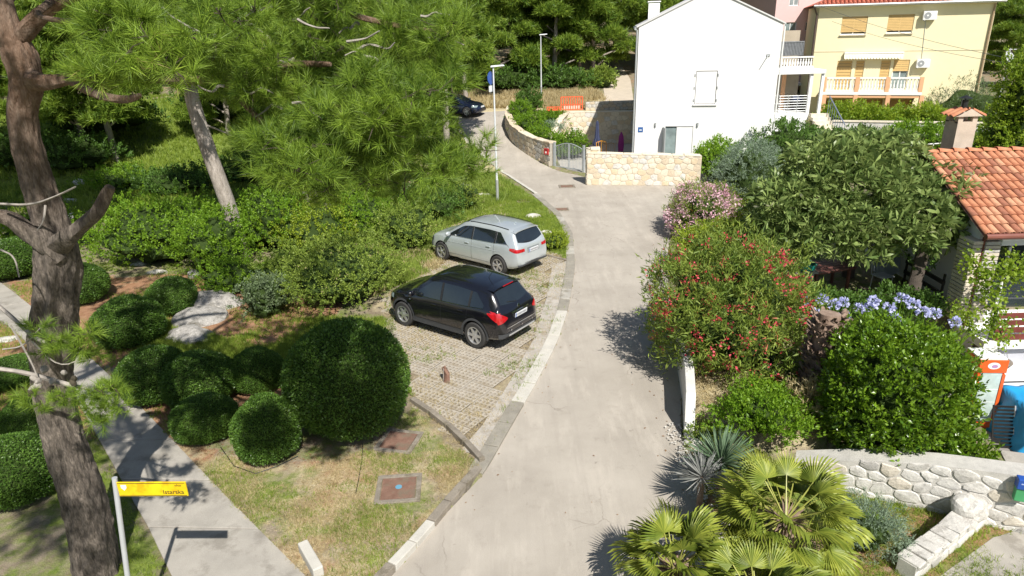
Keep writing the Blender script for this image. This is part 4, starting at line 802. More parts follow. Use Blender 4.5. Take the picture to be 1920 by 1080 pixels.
# chimney of the tiled house, standing behind the ridge
cp = Y(1797, 292, 20.2); ct = float(Y(1800, 228, 20.2)[2]); ch2 = thing('chimney', 'square plastered chimney with tiled cap and metal cowl behind the terracotta ridge', 'chimney', (cp[0], 20.3, 0)); 
STUC = mat('chimney_plaster', (.50, .42, .34), .9, .15, 3, fine=.1, bump=.3)
cwid = .56; MB().box((0, .1, ct/2), (cwid, .6, ct)).obj('stack', STUC, ch2); zc_ = ct-.02
for sx_, sy_ in ((-1, -1), (1, -1), (-1, 1), (1, 1)): MB().box((sx_*.21, sy_*.22+.1, zc_+.09), (.14, .15, .22)).obj('vent_pier', STUC, ch2)
g_ = MB(); g_.add([(-.38, -.26, zc_+.18), (.38, -.26, zc_+.18), (0, -.26, zc_+.40), (-.38, .46, zc_+.18), (.38, .46, zc_+.18), (0, .46, zc_+.40)], [(0, 1, 2), (3, 5, 4), (0, 3, 4, 1)]); g_.obj('gable_cap', STUC, ch2)
for sgn in (-1, 1):
    for k in range(3): o_ = obj('cap_tile', tile, ch2, (sgn*.46, -.14+k*.22, zc_+.15), (math.radians(30), 0, math.pi/2*sgn)); 
cw_ = MB(); cw_.tube([(0, .1, zc_+.3), (0, .1, zc_+.62)], .09, 10); cw_.lathe([(.18, zc_+.66), (.02, zc_+.74)], 12, (0, .1, 0)); cw_.box((0, .1, zc_+.63), (.03, .03, .1)); cw_.obj('cowl', DARKM, ch2)
# ------------------------------------------------------------------ street furniture, gate, garden things
def street_lamp(label, base, h_, hd, sign=False, grp='street lamps'):
    t = thing('street_lamp', label, 'street lamp', base, 0, grp); MB().tube([(0, 0, -.1), (0, 0, 1.1)], .07, 10).obj('base_sleeve', GALV, t, sm=True); MB().tube([(0, 0, 1.1), (0, 0, h_)], [.05, .032], 10).obj('pole', mat('white_grey_steel', (.62, .64, .66), .4, .05, 4), t, sm=True)
    hm = MB(); hm.add([(-.12*hd, -.09, h_), (-.12*hd, .09, h_), (.5*hd, .10, h_+.05), (.5*hd, -.10, h_+.05), (-.1*hd, -.07, h_+.07), (-.1*hd, .07, h_+.07), (.45*hd, .07, h_+.10), (.45*hd, -.07, h_+.10)], [(0, 1, 2, 3), (7, 6, 5, 4), (0, 4, 5, 1), (1, 5, 6, 2), (2, 6, 7, 3), (3, 7, 4, 0)]).obj('lamp_head', MATS['white_grey_steel'], t, bevel=.01)
    return t
lb_ = G(933, 381); lt = float(Y(929, 126, lb_[1])[2])-float(hb(lb_[1])); street_lamp('grey street lamp nearest the cars with a parking sign fixed behind its top', (lb_[0], lb_[1], float(hb(lb_[1]))), lt, 1)
l2 = G(1015, 190); l2t = float(Y(1017, 66, l2[1])[2])-float(hb(l2[1])); street_lamp('farther street lamp standing at the forest edge', (l2[0], l2[1], float(hb(l2[1]))), l2t, 1)
sg = thing('traffic_sign', 'round blue traffic sign seen edge-on with plate, on the nearest lamp pole', 'traffic sign', (lb_[0]-.11, lb_[1]+.1, lt-1.0), R(60))
MB().lathe([(.28, 0), (.28, .02)], 24, (0, 0, .55), 'y').obj('disc', mat('sign_blue', (.03, .09, .35), .4, .1, 3), sg); MB().box((0, .01, .1), (.36, .02, .26)).obj('plate', PLATE, sg); MB().tube([(0, .04, -.1), (0, .04, .85)], .02, 6).obj('clamp_rail', GALV, sg)
# metal gate
ga = G(1037, 313); gb_ = G(1097, 325); gl_ = math.hypot(gb_[0]-ga[0], gb_[1]-ga[1])-.2; gr_ = math.atan2(gb_[1]-ga[1], gb_[0]-ga[0]); gt = thing('garden_gate', 'grey metal double gate with arched top between the stone walls', 'gate', (ga[0]+.08, ga[1], .06), gr_)
GG = mat('grey_gate_paint', (.42, .45, .47), .4, .05, 4, metal=.3); top = lambda x: 1.18+.28*math.sin(math.pi*x/gl_)
for x in (0, gl_): MB().box((x, 0, .7), (.1, .1, 1.5)).obj('gate_post', GG, gt)
for lf in (0, 1):
    a0 = .08+lf*(gl_/2-.04); a1 = gl_/2-.04+lf*(gl_/2-.04); f_ = MB(); f_.tube([(a0, 0, .08), (a1, 0, .08)], .025, 6); f_.tube([(a0+(a1-a0)*k/8, 0, top(a0+(a1-a0)*k/8)) for k in range(9)], .025, 6)
    for x in (a0, a1): f_.tube([(x, 0, .06), (x, 0, top(x))], .025, 6)
    f_.obj('leaf_frame', GG, gt)
    for k in range(1, 9): x = a0+(a1-a0)*k/9; MB().tube([(x, 0, .08), (x, 0, top(x))], .011, 5).obj('gate_bar', GG, gt)
mp_ = G(1024, 310); mbx = thing('mailbox', 'small red mailbox on the stone wall end left of the gate', 'mailbox', (mp_[0]+.02, mp_[1]-.16, .78), gr_); REDP = mat('red_paint', (.42, .03, .03), .4, .1, 4)
MB().box((0, 0, .18), (.32, .12, .34)).obj('box', REDP, mbx, bevel=.02); MB().box((0, -.064, .28), (.22, .01, .03)).obj('letter_slot', DARKM, mbx); MB().box((0, -.064, .14), (.1, .008, .1)).obj('white_emblem', WPAINT, mbx)
# closed parasol, orange chairs, purple toy
pp = Z(1119, 290, 0.02); pp = Y(1119, 285, 40.5); t = thing('parasol', 'closed dark blue parasol standing on the patio', 'parasol', (pp[0], 40.5, 0)); tz = float(Y(1118, 226, 40.5)[2]); NB = mat('navy_cloth', (.035, .045, .10), .8, .2, 6)
MB().tube([(0, 0, 0), (0, 0, tz)], .025, 8).obj('pole', GALV, t); MB().lathe([(.22, 0), (.24, .04), (.2, .08)], 14).obj('foot', DARKM, t)
cl = MB(); hh = tz-1.0; prof = [(.16, 0), (.22, .12), (.12, .45), (.09, .9), (.07, hh-.1), (.015, hh)]; vs = []; fs = []; n_ = 24
for r, z in prof:
    for k in range(n_): a = 6.283*k/n_; rr = r*(1+.22*math.cos(a*8)); vs.append((rr*math.cos(a), rr*math.sin(a), 1.0+z))
for i in range(len(prof)-1):
    for k in range(n_): fs.append((i*n_+k, i*n_+(k+1) % n_, (i+1)*n_+(k+1) % n_, (i+1)*n_+k))
cl.add(vs, fs).obj('canopy', NB, t, sm=True)
ORG = mat('orange_plastic', (.60, .27, .02), .5, .1, 4); pc_ = Y(1132, 292, 39.5); chair('patio_chair', 'orange garden chair on the patio beside the parasol', (pc_[0], 39.8, 0.02), .2, ORG, 'chair', 1.35); pc_ = Y(1147, 295, 39.9); chair('patio_chair', 'dull orange garden chair on the patio nearer the purple surfboard', (pc_[0], 40.6, 0.02), -.3, mat('dull_orange', (.42, .22, .05), .6, .1, 4), 'chair', 1.1)
pc_ = Y(1164, 280, 43); t = thing('inflatable', 'narrow purple swim board leaning against the retaining wall in shade', 'swim board', (pc_[0], 43, 0)); m_ = MB(); m_.lathe([(.02, 0), (.16, .15), (.19, .6), (.15, 1.1), (.02, 1.4)], 12).obj('board', mat('magenta_plastic', (.32, .02, .22), .5, .1, 4), t).scale = (1, .35, 1)
# orange plastic barriers
OR2 = mat('barrier_orange', (.75, .13, .05), .5, .1, 4)
def barrier(label, px0, px1, py0, py1, yb_):
    a = Y(px0, py1, yb_); b = Y(px1, py1, yb_); tz = float(Y(px0, py0, yb_)[2]); L = b[0]-a[0]; Hh = tz-a[2]; t = thing('safety_barrier', label, 'safety barrier', (a[0], yb_, a[2]), 0, 'orange plastic barriers'); m_ = MB()
    for x in (0, L): m_.box((x, 0, Hh/2), (.07, .06, Hh))
    for z in (.03, Hh*.42, Hh): m_.box((L/2, 0, z), (L, .05, .06))
    m_.obj('frame', OR2, t); n_ = int(L/.16)
    for k in range(1, n_): MB().box((L*k/n_, 0, Hh/2), (.06, .03, Hh)).obj('bar', OR2, t)
    MB().box((L/2, .0, Hh*.22), (L*.8, .02, Hh*.22)).obj('reflector_strip', mat('barrier_pale', (.80, .50, .42), .5, .1, 4), t)
    return t
barrier('tall orange plastic safety barrier on top of the patio retaining wall', 1052, 1092, 182, 207, 47.4); barrier('low orange plastic barrier left of the tall one', 1026, 1050, 201, 208, 47.3)
# ------------------------------------------------------------------ street name sign
pz = A(215, 897, 8.3); sgn = thing('street_sign', 'yellow street name sign on a slim grey pole in front of the pine trunk', 'street sign', (pz[0], pz[1], 0), 0); hz_ = pz[2]
_r = ray(239, 1080); _t = ((pz[:2]-CAM[:2])@_r[:2])/(_r[:2]@_r[:2]); _b = CAM+_r*_t; _dir = (_b-pz)/(pz[2]-_b[2]); _ft = _dir*(hz_+.2)
MB().tube([(_ft[0], _ft[1], -.2), (0, 0, hz_+.01)], .032, 10).obj('pole', mat('pale_steel', (.58, .60, .64), .45, .06, 5, metal=.4), sgn, sm=True)
e1 = A(347, 902, 8.25); e0_ = A(222, 912, 8.3); ang = math.atan2(e1[1]-e0_[1], e1[0]-e0_[0]); Ls_ = .85; Hs = .205; zc = hz_-.135
YEL = mat('sign_yellow', (.70, .42, .008), .35, .05, 3, col2=(.84, .64, .015), blot=(.60, .33, .008), blots=5)
bo = MB().box((Ls_/2+.03, 0, 0), (Ls_, .02, Hs)).obj('sign_board', YEL, sgn, loc=(0, -.03, zc), rot=(0, 0, ang), bevel=.004)
for z in (-Hs/2+.012, Hs/2-.012): MB().box((Ls_/2+.03, -.012, z), (Ls_-.02, .003, .006)).obj('border_line', DARKM, bo)
cr = MB(); cr.add([(.11+dx, -.0125, .03+dz) for dx, dz in ((-.035, .04), (.035, .04), (.035, -.005), (0, -.045), (-.035, -.005))], [(0, 1, 2, 3, 4)]); cr.obj('crest', PLATE, bo)
def text(s_, size, loc_, parent, m, rot=(math.pi/2, 0, 0), name='lettering', align='RIGHT', ext=.001):
    c = bpy.data.curves.new(name, 'FONT'); c.body = s_; c.size = size; c.align_x = align; c.extrude = ext; o = bpy.data.objects.new('tmp', c); COL.objects.link(o); bpy.context.view_layer.update()
    me = bpy.data.meshes.new_from_object(o.evaluated_get(bpy.context.evaluated_depsgraph_get())); bpy.data.objects.remove(o); me.materials.clear(); me.materials.append(m); me.name = name; return obj(name, me, parent, loc_, rot)
text('ulica', .045, (Ls_-.03, -.0125, .045), bo, DARKM); text('Istarska', .085, (Ls_-.01, -.0125, -.065), bo, DARKM)
# ------------------------------------------------------------------ low concrete wall at the garden edge (with bevelled end)
lw = MB(); wpts = [(3.40, 11.45, .12), (3.50, 11.9, .80), (3.72, 12.9, .84), (3.95, 14.3, .88), (4.15, 15.4, .9)]; vs = []; fs = []
for x, y, z in wpts: vs += [(x-.09, y+.02, -.1), (x+.10, y-.02, -.1), (x+.10, y-.02, z), (x-.09, y+.02, z)]
for i in range(len(wpts)-1):
    for k in range(4): fs.append((i*4+k, i*4+(k+1) % 4, i*4+4+(k+1) % 4, i*4+4+k))
fs += [(0, 3, 2, 1), tuple(16+k for k in range(4))]; fs = [tuple(reversed(f)) for f in fs]; bm_ = lw.add(vs, fs)
tag(lw.obj('low_wall', mat('white_concrete', (.60, .59, .56), .85, .08, 4, bump=.3, fine=.1), bevel=.015), 'low white concrete wall at the road edge beneath the red oleander', 'low wall')
# ------------------------------------------------------------------ courtyard: fridge, tarp, crate, slab, meter box, basket, white cabinet
fz = -2.08; fp0 = Z(1836, 803, fz); fp1 = Z(1880, 803, fz); fr = thing('drinks_fridge', 'orange glass-door drinks fridge with white top beside the green hedge', 'fridge', ((fp0[0]+fp1[0])/2-.34, 15.0, fz), R(-6)); FO = mat('fridge_orange', (.75, .12, .02), .35, .08, 4)
fw_, fd, fh = .64, .62, 1.95
m_ = MB(); m_.box((0, 0, fh/2), (fw_, fd, fh-.02)); m_.obj('cabinet', FO, fr, bevel=.02); MB().box((0, 0, fh+.01), (fw_-.02, fd-.02, .04)).obj('top', WPAINT, fr)
df = MB()
for c, d in (((0, -.33, .16), (fw_, .05, .16)), ((0, -.33, fh-.30), (fw_, .05, .06)), ((-fw_/2+.035, -.33, .9), (.07, .05, 1.34)), ((fw_/2-.035, -.33, .9), (.07, .05, 1.34))): df.box(c, d)
df.obj('door_frame', FO, fr); MB().box((0, -.325, .93), (fw_-.15, .02, 1.38)).obj('door_glass', mat('fridge_glass', (.50, .60, .56), .15, .25, 3, spec=.8), fr)
for z in (.45, .8, 1.15): MB().box((0, -.337, z), (fw_-.17, .006, .012)).obj('shelf', WPAINT, fr)
hd = MB().box((0, -.33, fh-.135), (fw_, .05, .27)).obj('header_panel', FO, fr); em = MB().lathe([(.09, 0), (.09, .004)], 20, (0, 0, 0), 'y').obj('emblem', WPAINT, hd, loc=(0, -.362, fh-.14)); em.scale = (1.6, 1, 1); em2 = MB().lathe([(.045, 0), (.045, .004)], 14, (0, 0, 0), 'y').obj('emblem', mat('emblem_mauve', (.45, .25, .45), .5, .1, 4), hd, loc=(.02, -.367, fh-.15)); em2.scale = (1.6, 1, 1)
MB().box((-fw_/2+.05, -.37, 1.0), (.03, .03, .4)).obj('handle', DARKM, fr)
TP = mat('blue_tarpaulin', (.02, .30, .62), .4, .12, 2, bump=.4, bscale=6); tc_ = Z(1925, 835, fz); bm = bmesh.new(); bmesh.ops.create_grid(bm, x_segments=26, y_segments=26, size=1)
for v in bm.verts:
    x, y = v.co.x, v.co.y; r = max(abs(x), abs(y)); z = 1.25 if r < .55 else 1.25-(r-.55)/.45*1.2; k = .55+(r-.55)*.35 if r > .55 else r; f = k/max(r, 1e-6)
    v.co = Vector((x*f*1.15+.04*math.sin(z*9+y*12), y*f*1.0+.05*math.sin(z*7+x*14), z+.05*math.sin(x*6+1)*math.cos(y*5)+(.12*x)))
me = bpy.data.meshes.new('tarpaulin'); bm.to_mesh(me); bm.free(); me.materials.append(TP); me.polygons.foreach_set('use_smooth', [True]*len(me.polygons)); tag(obj('tarpaulin', me, None, (tc_[0]+.30, tc_[1]+.2, fz)), 'bright blue tarpaulin draped over garden furniture at the right edge', 'tarpaulin')
tp_ = Z(1876, 842, fz); lv = thing('lounger', 'black slatted folding lounger tilted up between fridge and blue tarpaulin', 'lounger', (tp_[0]+.05, tp_[1], fz), R(-8))
for sx_ in (-.24, .24): MB().tube([(sx_, 0, 0), (sx_, .35, 1.0)], .022, 6).obj('side_rail', GALV if sx_ > 0 else DARKM, lv)
for k in range(12): MB().box((0, .02+.03*k, .06+.082*k), (.46, .015, .05)).obj('slat', DARKM, lv)
cs = Y(1893, 856, 10.6); MB2 = MB().box((0, 0, 0), (.75, .7, .06)).obj('concrete_slab', CONC, None, loc=(cs[0]+.15, 10.3, cs[2]), rot=(R(4), 0, R(-18)), bevel=.01); tag(MB2, 'grey concrete slab lying on the wall top below the blue tarpaulin', 'slab')
cp_ = MB().box((0, 0, 0), (.5, .45, 1.0)).obj('slab_pier', LIME, None, loc=(cs[0]+.15, 10.35, cs[2]-.56)); tag(cp_, 'pale stone pier carrying the grey slab behind the limestone wall', 'stone pier')
wc = Z(1904, 800, fz); t = thing('cabinet', 'white metal cabinet standing between the fridge and blue tarpaulin', 'cabinet', (wc[0]+.35, wc[1]+1.0, fz)); MB().box((0, 0, .55), (1.3, .6, 1.1)).obj('body', WPAINT, t, bevel=.02); MB().box((0, .3, 1.45), (1.5, .05, .75)).obj('back_panel', mat('pale_grey_panel', (.45, .46, .50), .5, .05, 3), t)
for k in range(3): MB().box((0, -.31, .3+.3*k), (1.1, .02, .02)).obj('drawer_line', DARKM, t)
wx = Y(1905, 905, float(np.interp(Y(1905, 905, 8.7)[0], [6.88, 8.02], [9.14, 8.62]))-.06); mt = thing('meter_box', 'green and blue utility box fixed on the limestone wall at the right edge', 'utility box', (wx[0]+.02, wx[1]-.13, wx[2]-.25), R(-22))
MB().box((0, 0, .09), (.24, .14, .30)).obj('green_case', mat('green_plastic', (.06, .30, .12), .45, .08, 4), mt, bevel=.01); mt.scale = (.8, .8, .8); mt.location.z += .08; lid = MB().box((0, -.01, .33), (.27, .18, .22)).obj('blue_lid', mat('blue_plastic', (.02, .08, .36), .4, .08, 4), mt, bevel=.015); MB().box((-.02, -.102, .35), (.12, .003, .025)).obj('label_strip', mat('label_pale', (.35, .45, .7), .5), lid)
hp = Y(1865, 676, 15.9); hk = float(Y(1862, 627, 15.9)[2]); hbk = thing('hanging_basket', 'hanging coir basket on thin cords under the balcony edge above the fridge', 'hanging basket', (hp[0], 15.75, hp[2]))
MB().lathe([(.05, -.08), (.24, -.05), (.31, .06), (.29, .09), (.10, .13)], 16).obj('bowl', mat('coir', (.20, .17, .14), .95, .3, 12, bump=.8, bscale=40), hbk)
for k in range(3): a = k*2.1+.3; MB().tube([(.29*math.cos(a), .29*math.sin(a), .07), (0, 0, hk-hp[2])], .008, 4).obj('cord', GALV, hbk)
# garden table and bits in the shade under the loquat
tb = G(1542, 545); t = thing('garden_table', 'dark red wooden garden table in the shade under the loquat tree', 'table', (tb[0], tb[1], .02), R(20)); DW = mat('dark_red_wood', (.13, .05, .04), .6, .25, 6)
for k in range(5): MB().box((0, -.36+.18*k, .74), (1.5, .165, .04)).obj('table_board', DW, t)
for x in (-.62, .62):
    for y in (-.3, .3): MB().box((x, y, .36), (.07, .07, .72)).obj('leg', DW, t)
tb2 = G(1492, 555); t = thing('wash_trough', 'small outdoor table with a teal plastic basin on it left of the red table', 'side table', (tb2[0], tb2[1], .02)); 
for x in (-.3, .3): MB().box((x, 0, .38), (.1, .45, .76)).obj('leg', LIMEC, t)
MB().box((0, 0, .79), (.9, .55, .06)).obj('tabletop', CONC, t)
tag(MB().lathe([(.2, 0), (.30, .05), (.33, .2), (.29, .2), (.26, .07), (.02, .05)], 18).obj('basin', mat('teal_plastic', (.02, .34, .28), .3, .1, 4), None, loc=(tb2[0]+.15, tb2[1], .83)), 'teal green plastic basin on the small outdoor table', 'basin')
wv = G(1662, 520); sh = MB(); vs = []; fs = []; n_ = 20
t = thing('round_table', 'round garden table tipped on edge with a pale grey-blue top', 'round table', (wv[0], wv[1], .0), R(-6)); MB().lathe([(.62, 0), (.62, .04)], 28, (0, 0, .66), 'y').obj('tabletop', mat('pale_blue_top', (.40, .44, .52), .6, .05, 3), t, rot=(R(-14), 0, 0)); MB().tube([(0, .1, .66), (0, .6, .1)], .04, 8).obj('leg', GALV, t)
ct_ = G(1650, 545); chair('garden_chair', 'pale grey plastic chair in front of the tipped round table', (ct_[0], ct_[1], .02), .3, mat('pale_plastic', (.42, .46, .50), .5, .05, 4))
# pipe railing behind the loquat, garden wall below the yellow house
gw0 = Y(1562, 228, 40.5); gw1 = Y(1865, 232, 38.0); stone_wall_ = thing('garden_wall', 'white plastered garden wall below the yellow house behind vines', 'garden wall', (gw0[0], gw0[1], 0)); dx_, dy_ = gw1[0]-gw0[0], gw1[1]-gw0[1]; L = math.hypot(dx_, dy_); stone_wall_.rotation_euler = (0, 0, math.atan2(dy_, dx_))
MB().box((L/2, 0, gw0[2]/2-.4), (L, .25, gw0[2]+.8)).obj('wall', mat('worn_white_plaster', (.62, .60, .56), .9, .08, 2, blot=(.42, .40, .34), blots=2, fine=.08), stone_wall_); MB().box((L/2, 0, gw0[2]+.04), (L+.1, .34, .07)).obj('coping', LIMEC, stone_wall_)
f0 = Y(1540, 283, 33); f1 = Y(1800, 268, 35); t = thing('pipe_railing', 'low white pipe railing behind the loquat tree and chimney', 'railing', (0, 0, 0)); n_ = 6
for z in (0, -.45): MB().tube([(f0[0], f0[1], f0[2]+z), (f1[0]+2, f1[1]+.6, f1[2]+z)], .028, 6).obj('rail', WPAINT, t)
for k in range(n_): u = k/(n_-1); q = f0*(1-u)+f1*u; MB().tube([(q[0], q[1], 0), (q[0], q[1], q[2]+.02)], .028, 6).obj('post', WPAINT, t)
# satellite dish and mast by the vine column, wires
sd = Y(1890, 112, 33); t = thing('satellite_dish', 'grey satellite dish with small antenna above the climbing vine', 'satellite dish', (sd[0], 33, sd[2])); MB().lathe([(.02, 0), (.2, .03), (.38, .12), (.37, .13), (.2, .05), (.02, .02)], 20).obj('dish', mat('dish_grey', (.50, .52, .52), .5, .05, 3), t, rot=(R(60), 0, R(30)), sm=True); MB().tube([(0, 0, -sd[2]), (0, 0, .5)], .03, 6).obj('mast', GALV, t); MB().tube([(-.3, 0, .45), (.3, 0, .45)], .012, 5).obj('antenna_boom', GALV, t)
def wire(label, p, q, sag=.3, r=.01):
    pts = [(p[0]+(q[0]-p[0])*u, p[1]+(q[1]-p[1])*u, p[2]+(q[2]-p[2])*u-sag*4*u*(1-u)) for u in np.linspace(0, 1, 14)]; return tag(MB().tube(pts, r, 5).obj('cable', mat('cable_grey', (.10, .10, .10), .6)), label, 'cable')
wire('upper overhead cable crossing in front of the yellow house', Y(1530, 8, 47), Y(1960, 122, 30)); wire('lower overhead cable crossing in front of the yellow house', Y(1560, 40, 47), Y(1960, 128, 29.5))
# hose lines in the lawn, weathered stump on the pavers
tag(MB().tube([(*GP([p])[0], .055) for p in ((415, 845), (440, 880), (480, 893), (520, 880), (560, 862))], .009, 6).obj('irrigation_hose', DARKM), 'thin black irrigation hose curving round the bright small bush', 'hose')
tag(MB().tube([(*GP([p])[0], .055) for p in ((681, 838), (679, 870), (673, 905), (668, 932))], .007, 6).obj('irrigation_hose', DARKM), 'thin black hose lying straight between big bush and lower cover', 'hose')
st = G(838, 716); t = thing('tree_stump', 'small weathered brown stump with a stake on the pavers', 'stump', (st[0], st[1], 0)); MB().tube([(0, 0, 0), (.02, .01, .2), (-.05, .04, .34), (-.02, .0, .40)], [.09, .07, .06, .02], 8, wob=.3).obj('wood', RUST, t); MB().tube([(-.08, 0, 0), (-.06, -.03, .36)], .012, 5).obj('stake', DTWIG, t)
# ------------------------------------------------------------------ cars
def crom(t, xs, ys):
    """smooth interpolation through a table"""
    xs = np.array(xs, float); ys = np.array(ys, float); m = np.gradient(ys, xs); d = np.diff(ys)/np.diff(xs)
    for i in range(1, len(xs)-1): m[i] = 0 if d[i-1]*d[i] <= 0 else 2*d[i-1]*d[i]/(d[i-1]+d[i])
    m[0] = d[0]; m[-1] = d[-1]; i = np.clip(np.searchsorted(xs, t)-1, 0, len(xs)-2); h_ = xs[i+1]-xs[i]; u = np.clip((t-xs[i])/h_, 0, 1)
    return ys[i]*(2*u**3-3*u**2+1)+m[i]*h_*(u**3-2*u**2+u)+ys[i+1]*(-2*u**3+3*u**2)+m[i+1]*h_*(u**3-u**2)
def make_car(name, label, P, paint, loc_, rz):
    car = thing(name, label, 'car', loc_, rz); car.scale = (.962, 1.0, 1.02); tabs = {k: np.array(v).T for k, v in P['tab'].items()}; T = lambda k, x: crom(x, tabs[k][0], tabs[k][1])
    x0, x1 = tabs['top'][0][0], tabs['top'][0][-1]; u = np.linspace(0, 1, 90); sx = x0+(x1-x0)*(u-.11*np.sin(2*math.pi*u)); K = 34
    def section(x):
        zt, zb, w_, wr, bl = T('top', x), T('bot', x), T('w', x), T('wr', x), T('belt', x); wr = min(wr, w_-.03); bl = min(bl, zt-.05); sh = max(bl+.02, zt-.10); cap = max(sh+.01, zt-.035)
        pts = [(0, zb), (w_*.86, zb), (w_-.03, zb+.07), (w_, zb+(bl-zb)*.35), (w_-.004, zb+(bl-zb)*.62), (w_-.03, zb+(bl-zb)*.86), (w_-.055, bl), (wr+.03 if zt-bl > .2 else min(w_-.08, wr+.08), sh), (wr-.06, cap), (wr*.5, zt-.006), (0, zt)]
        return np.array(pts)
    S = []
    for x in sx:
        p = section(x); q = smooth(p, 2); q[0] = p[0]; q[-1] = p[-1]; S.append(resample(q, K))
    S = np.array(S)
    bm = bmesh.new(); rows = []
    for i, x in enumerate(sx):
        half = S[i]; r = [bm.verts.new((x, y, z)) for y, z in half]; l = [bm.verts.new((x, -y, z)) for y, z in half[1:-1]][::-1]; rows.append(r+l)
    n = len(rows[0])
    for i in range(len(rows)-1):
        for k in range(n): bm.faces.new((rows[i][k], rows[i+1][k], rows[i+1][(k+1) % n], rows[i][(k+1) % n]))
    bm.faces.new(rows[0]); bm.faces.new(rows[-1][::-1]); bmesh.ops.recalc_face_normals(bm, faces=bm.faces[:])
    me = bpy.data.meshes.new('body'); bm.to_mesh(me); bm.free(); me.materials.append(paint); me.materials.append(DARKM)
    tmp = obj('tmp_body', me); cuts = MB(); wr_, R_ = P['wheel'], P['arch']
    for wx in P['axles']:
        for sgn in (-1, 1): cuts.lathe([(R_, .56*sgn), (R_, 1.2*sgn)], 40, (wx, 0, wr_+.01), 'y')
    cm = cuts.mesh('cut', DARKM); bmx = bmesh.new(); bmx.from_mesh(cm); bmesh.ops.recalc_face_normals(bmx, faces=bmx.faces[:]); bmx.to_mesh(cm); bmx.free(); co = obj('tmp_cut', cm)
    md = tmp.modifiers.new('b', 'BOOLEAN'); md.operation = 'DIFFERENCE'; md.object = co; md.solver = 'EXACT'; bpy.context.view_layer.update()
    bme = bpy.data.meshes.new_from_object(tmp.evaluated_get(bpy.context.evaluated_depsgraph_get())); bpy.data.objects.remove(tmp); bpy.data.objects.remove(co)
    bme.name = 'body'; bme.polygons.foreach_set('use_smooth', [True]*len(bme.polygons)); bme.set_sharp_from_angle(angle=R(38)); body = obj('body', bme, car)
    # surface lookups
    def sec(x):
        i = int(np.clip(np.searchsorted(sx, x)-1, 0, len(sx)-2)); f = (x-sx[i])/(sx[i+1]-sx[i]); return S[i]*(1-f)+S[i+1]*f
    def side(x, z):
        s = sec(x); k = np.argmax(s[:, 0] > s[:, 0].max()*.97); up = s[k:]; return float(np.interp(z, up[:, 1], up[:, 0]))
    def topz(x, y):
        s = sec(x); k = np.argmax(s[:, 0]); up = s[k:][::-1]; return float(np.interp(abs(y), up[:, 0], up[:, 1]))
    def side_panel(nm, xa, xb, lo, hi, m, off=.004, nu=16, nv=6, parent=car, both=True):
        for sgn in ((1, -1) if both else (1,)):
            vs = []; fs = []
            for i in range(nu+1):
                x = xa+(xb-xa)*i/nu; a, b = lo(x), hi(x)
                for j in range(nv+1): z = a+(b-a)*j/nv; vs.append((x, sgn*(side(x, z)+off), z))
            for i in range(nu):
                for j in range(nv): q = (i*(nv+1)+j, i*(nv+1)+j+1, (i+1)*(nv+1)+j+1, (i+1)*(nv+1)+j); fs.append(q if sgn > 0 else q[::-1])
            MB().add(vs, fs).obj(nm, m, parent, sm=True)
    def top_panel(nm, xa, xb, wf, m, off=.006, nu=12, nv=16, shape=lambda x, v: 0):
        vs = []; fs = []
        for i in range(nu+1):
            for j in range(nv+1):
                v = -1+2*j/nv; x = xa+(xb-xa)*i/nu+shape(i/nu, v); y = wf(x)*v; vs.append((x, y, topz(x, y)+off))
        for i in range(nu):
            for j in range(nv): fs.append((i*(nv+1)+j, (i+1)*(nv+1)+j, (i+1)*(nv+1)+j+1, i*(nv+1)+j+1))
        return MB().add(vs, fs).obj(nm, m, car, sm=True)
    bl = lambda x: float(T('belt', x))+.0; rf = lambda x: float(T('top', x))
    for (xa, xb, ra, rb) in P['side_windows']:      # ra, rb: slope cut-offs at the front and rear of the glass
        hi = lambda x: min(rf(x)-.155, P['glass_top'](x)); side_panel('side_window', xa, xb, lambda x: min(bl(x)+.035, hi(x)-.01), hi, CGLASS, .005)
    wf = lambda x: float(min(T('wr', x), T('w', x)-.03))-.07
    top_panel('windscreen', *P['windscreen'], wf, CGLASS, .007, shape=lambda u, v: -.10*v*v)
    top_panel('rear_window', *P['rear_window'], lambda x: wf(x)*.98, CGLASS, .008, shape=lambda u, v: .07*v*v)
    # trim along sills, arches
    if P.get('clad'):
        side_panel('sill_cladding', P['axles'][0]+R_+.0, P['axles'][1]-R_, lambda x: T('bot', x)+.03, lambda x: T('bot', x)+.17, P['clad'], .012)
        for wx in P['axles']:
            for sgn in (-1, 1):
                vs = []; fs = []; n_ = 22
                for k in range(n_+1):
                    a = math.radians(-12)+math.radians(204)*k/n_
                    for r, o in ((R_-.005, .012), (R_+.055, .012)):
                        x = wx+r*math.cos(a); z = max(wr_+.01+r*math.sin(a), float(T('bot', x))+.02); vs.append((x, sgn*(max(side(x, max(z, .42)), side(x, z) if z > .42 else 0)+o), z))
                for k in range(n_): q = (2*k, 2*k+1, 2*k+3, 2*k+2); fs.append(q if sgn < 0 else q[::-1])
                MB().add(vs, fs).obj('wheel_arch_trim', P['clad'], car, sm=True)
    # seams
    def seam(pts, m=DARKM, r=.004, nm='door_seam'):
        for sgn in (1, -1): MB().tube([(x, sgn*(side(x, z)+.001), z) for x, z in pts], r, 4).obj(nm, m, car)
    for xx in P['doors']: seam([(xx, z) for z in np.linspace(T('bot', xx)+.14, bl(xx)+.02, 10)])
    seam([(x, T('bot', x)+.17) for x in np.linspace(P['doors'][0], P['doors'][-1], 12)])
    seam([(x, bl(x)+.022) for x in np.linspace(P['side_windows'][0][0], P['side_windows'][-1][1], 14)], P.get('belt_trim', CHROME), .007, 'window_trim')
    seam([(x, (bl(x)+T('bot', x))*.5+.19) for x in np.linspace(P['doors'][0]-.3, P['doors'][-1]+.2, 14)], paint, .008, 'body_crease')
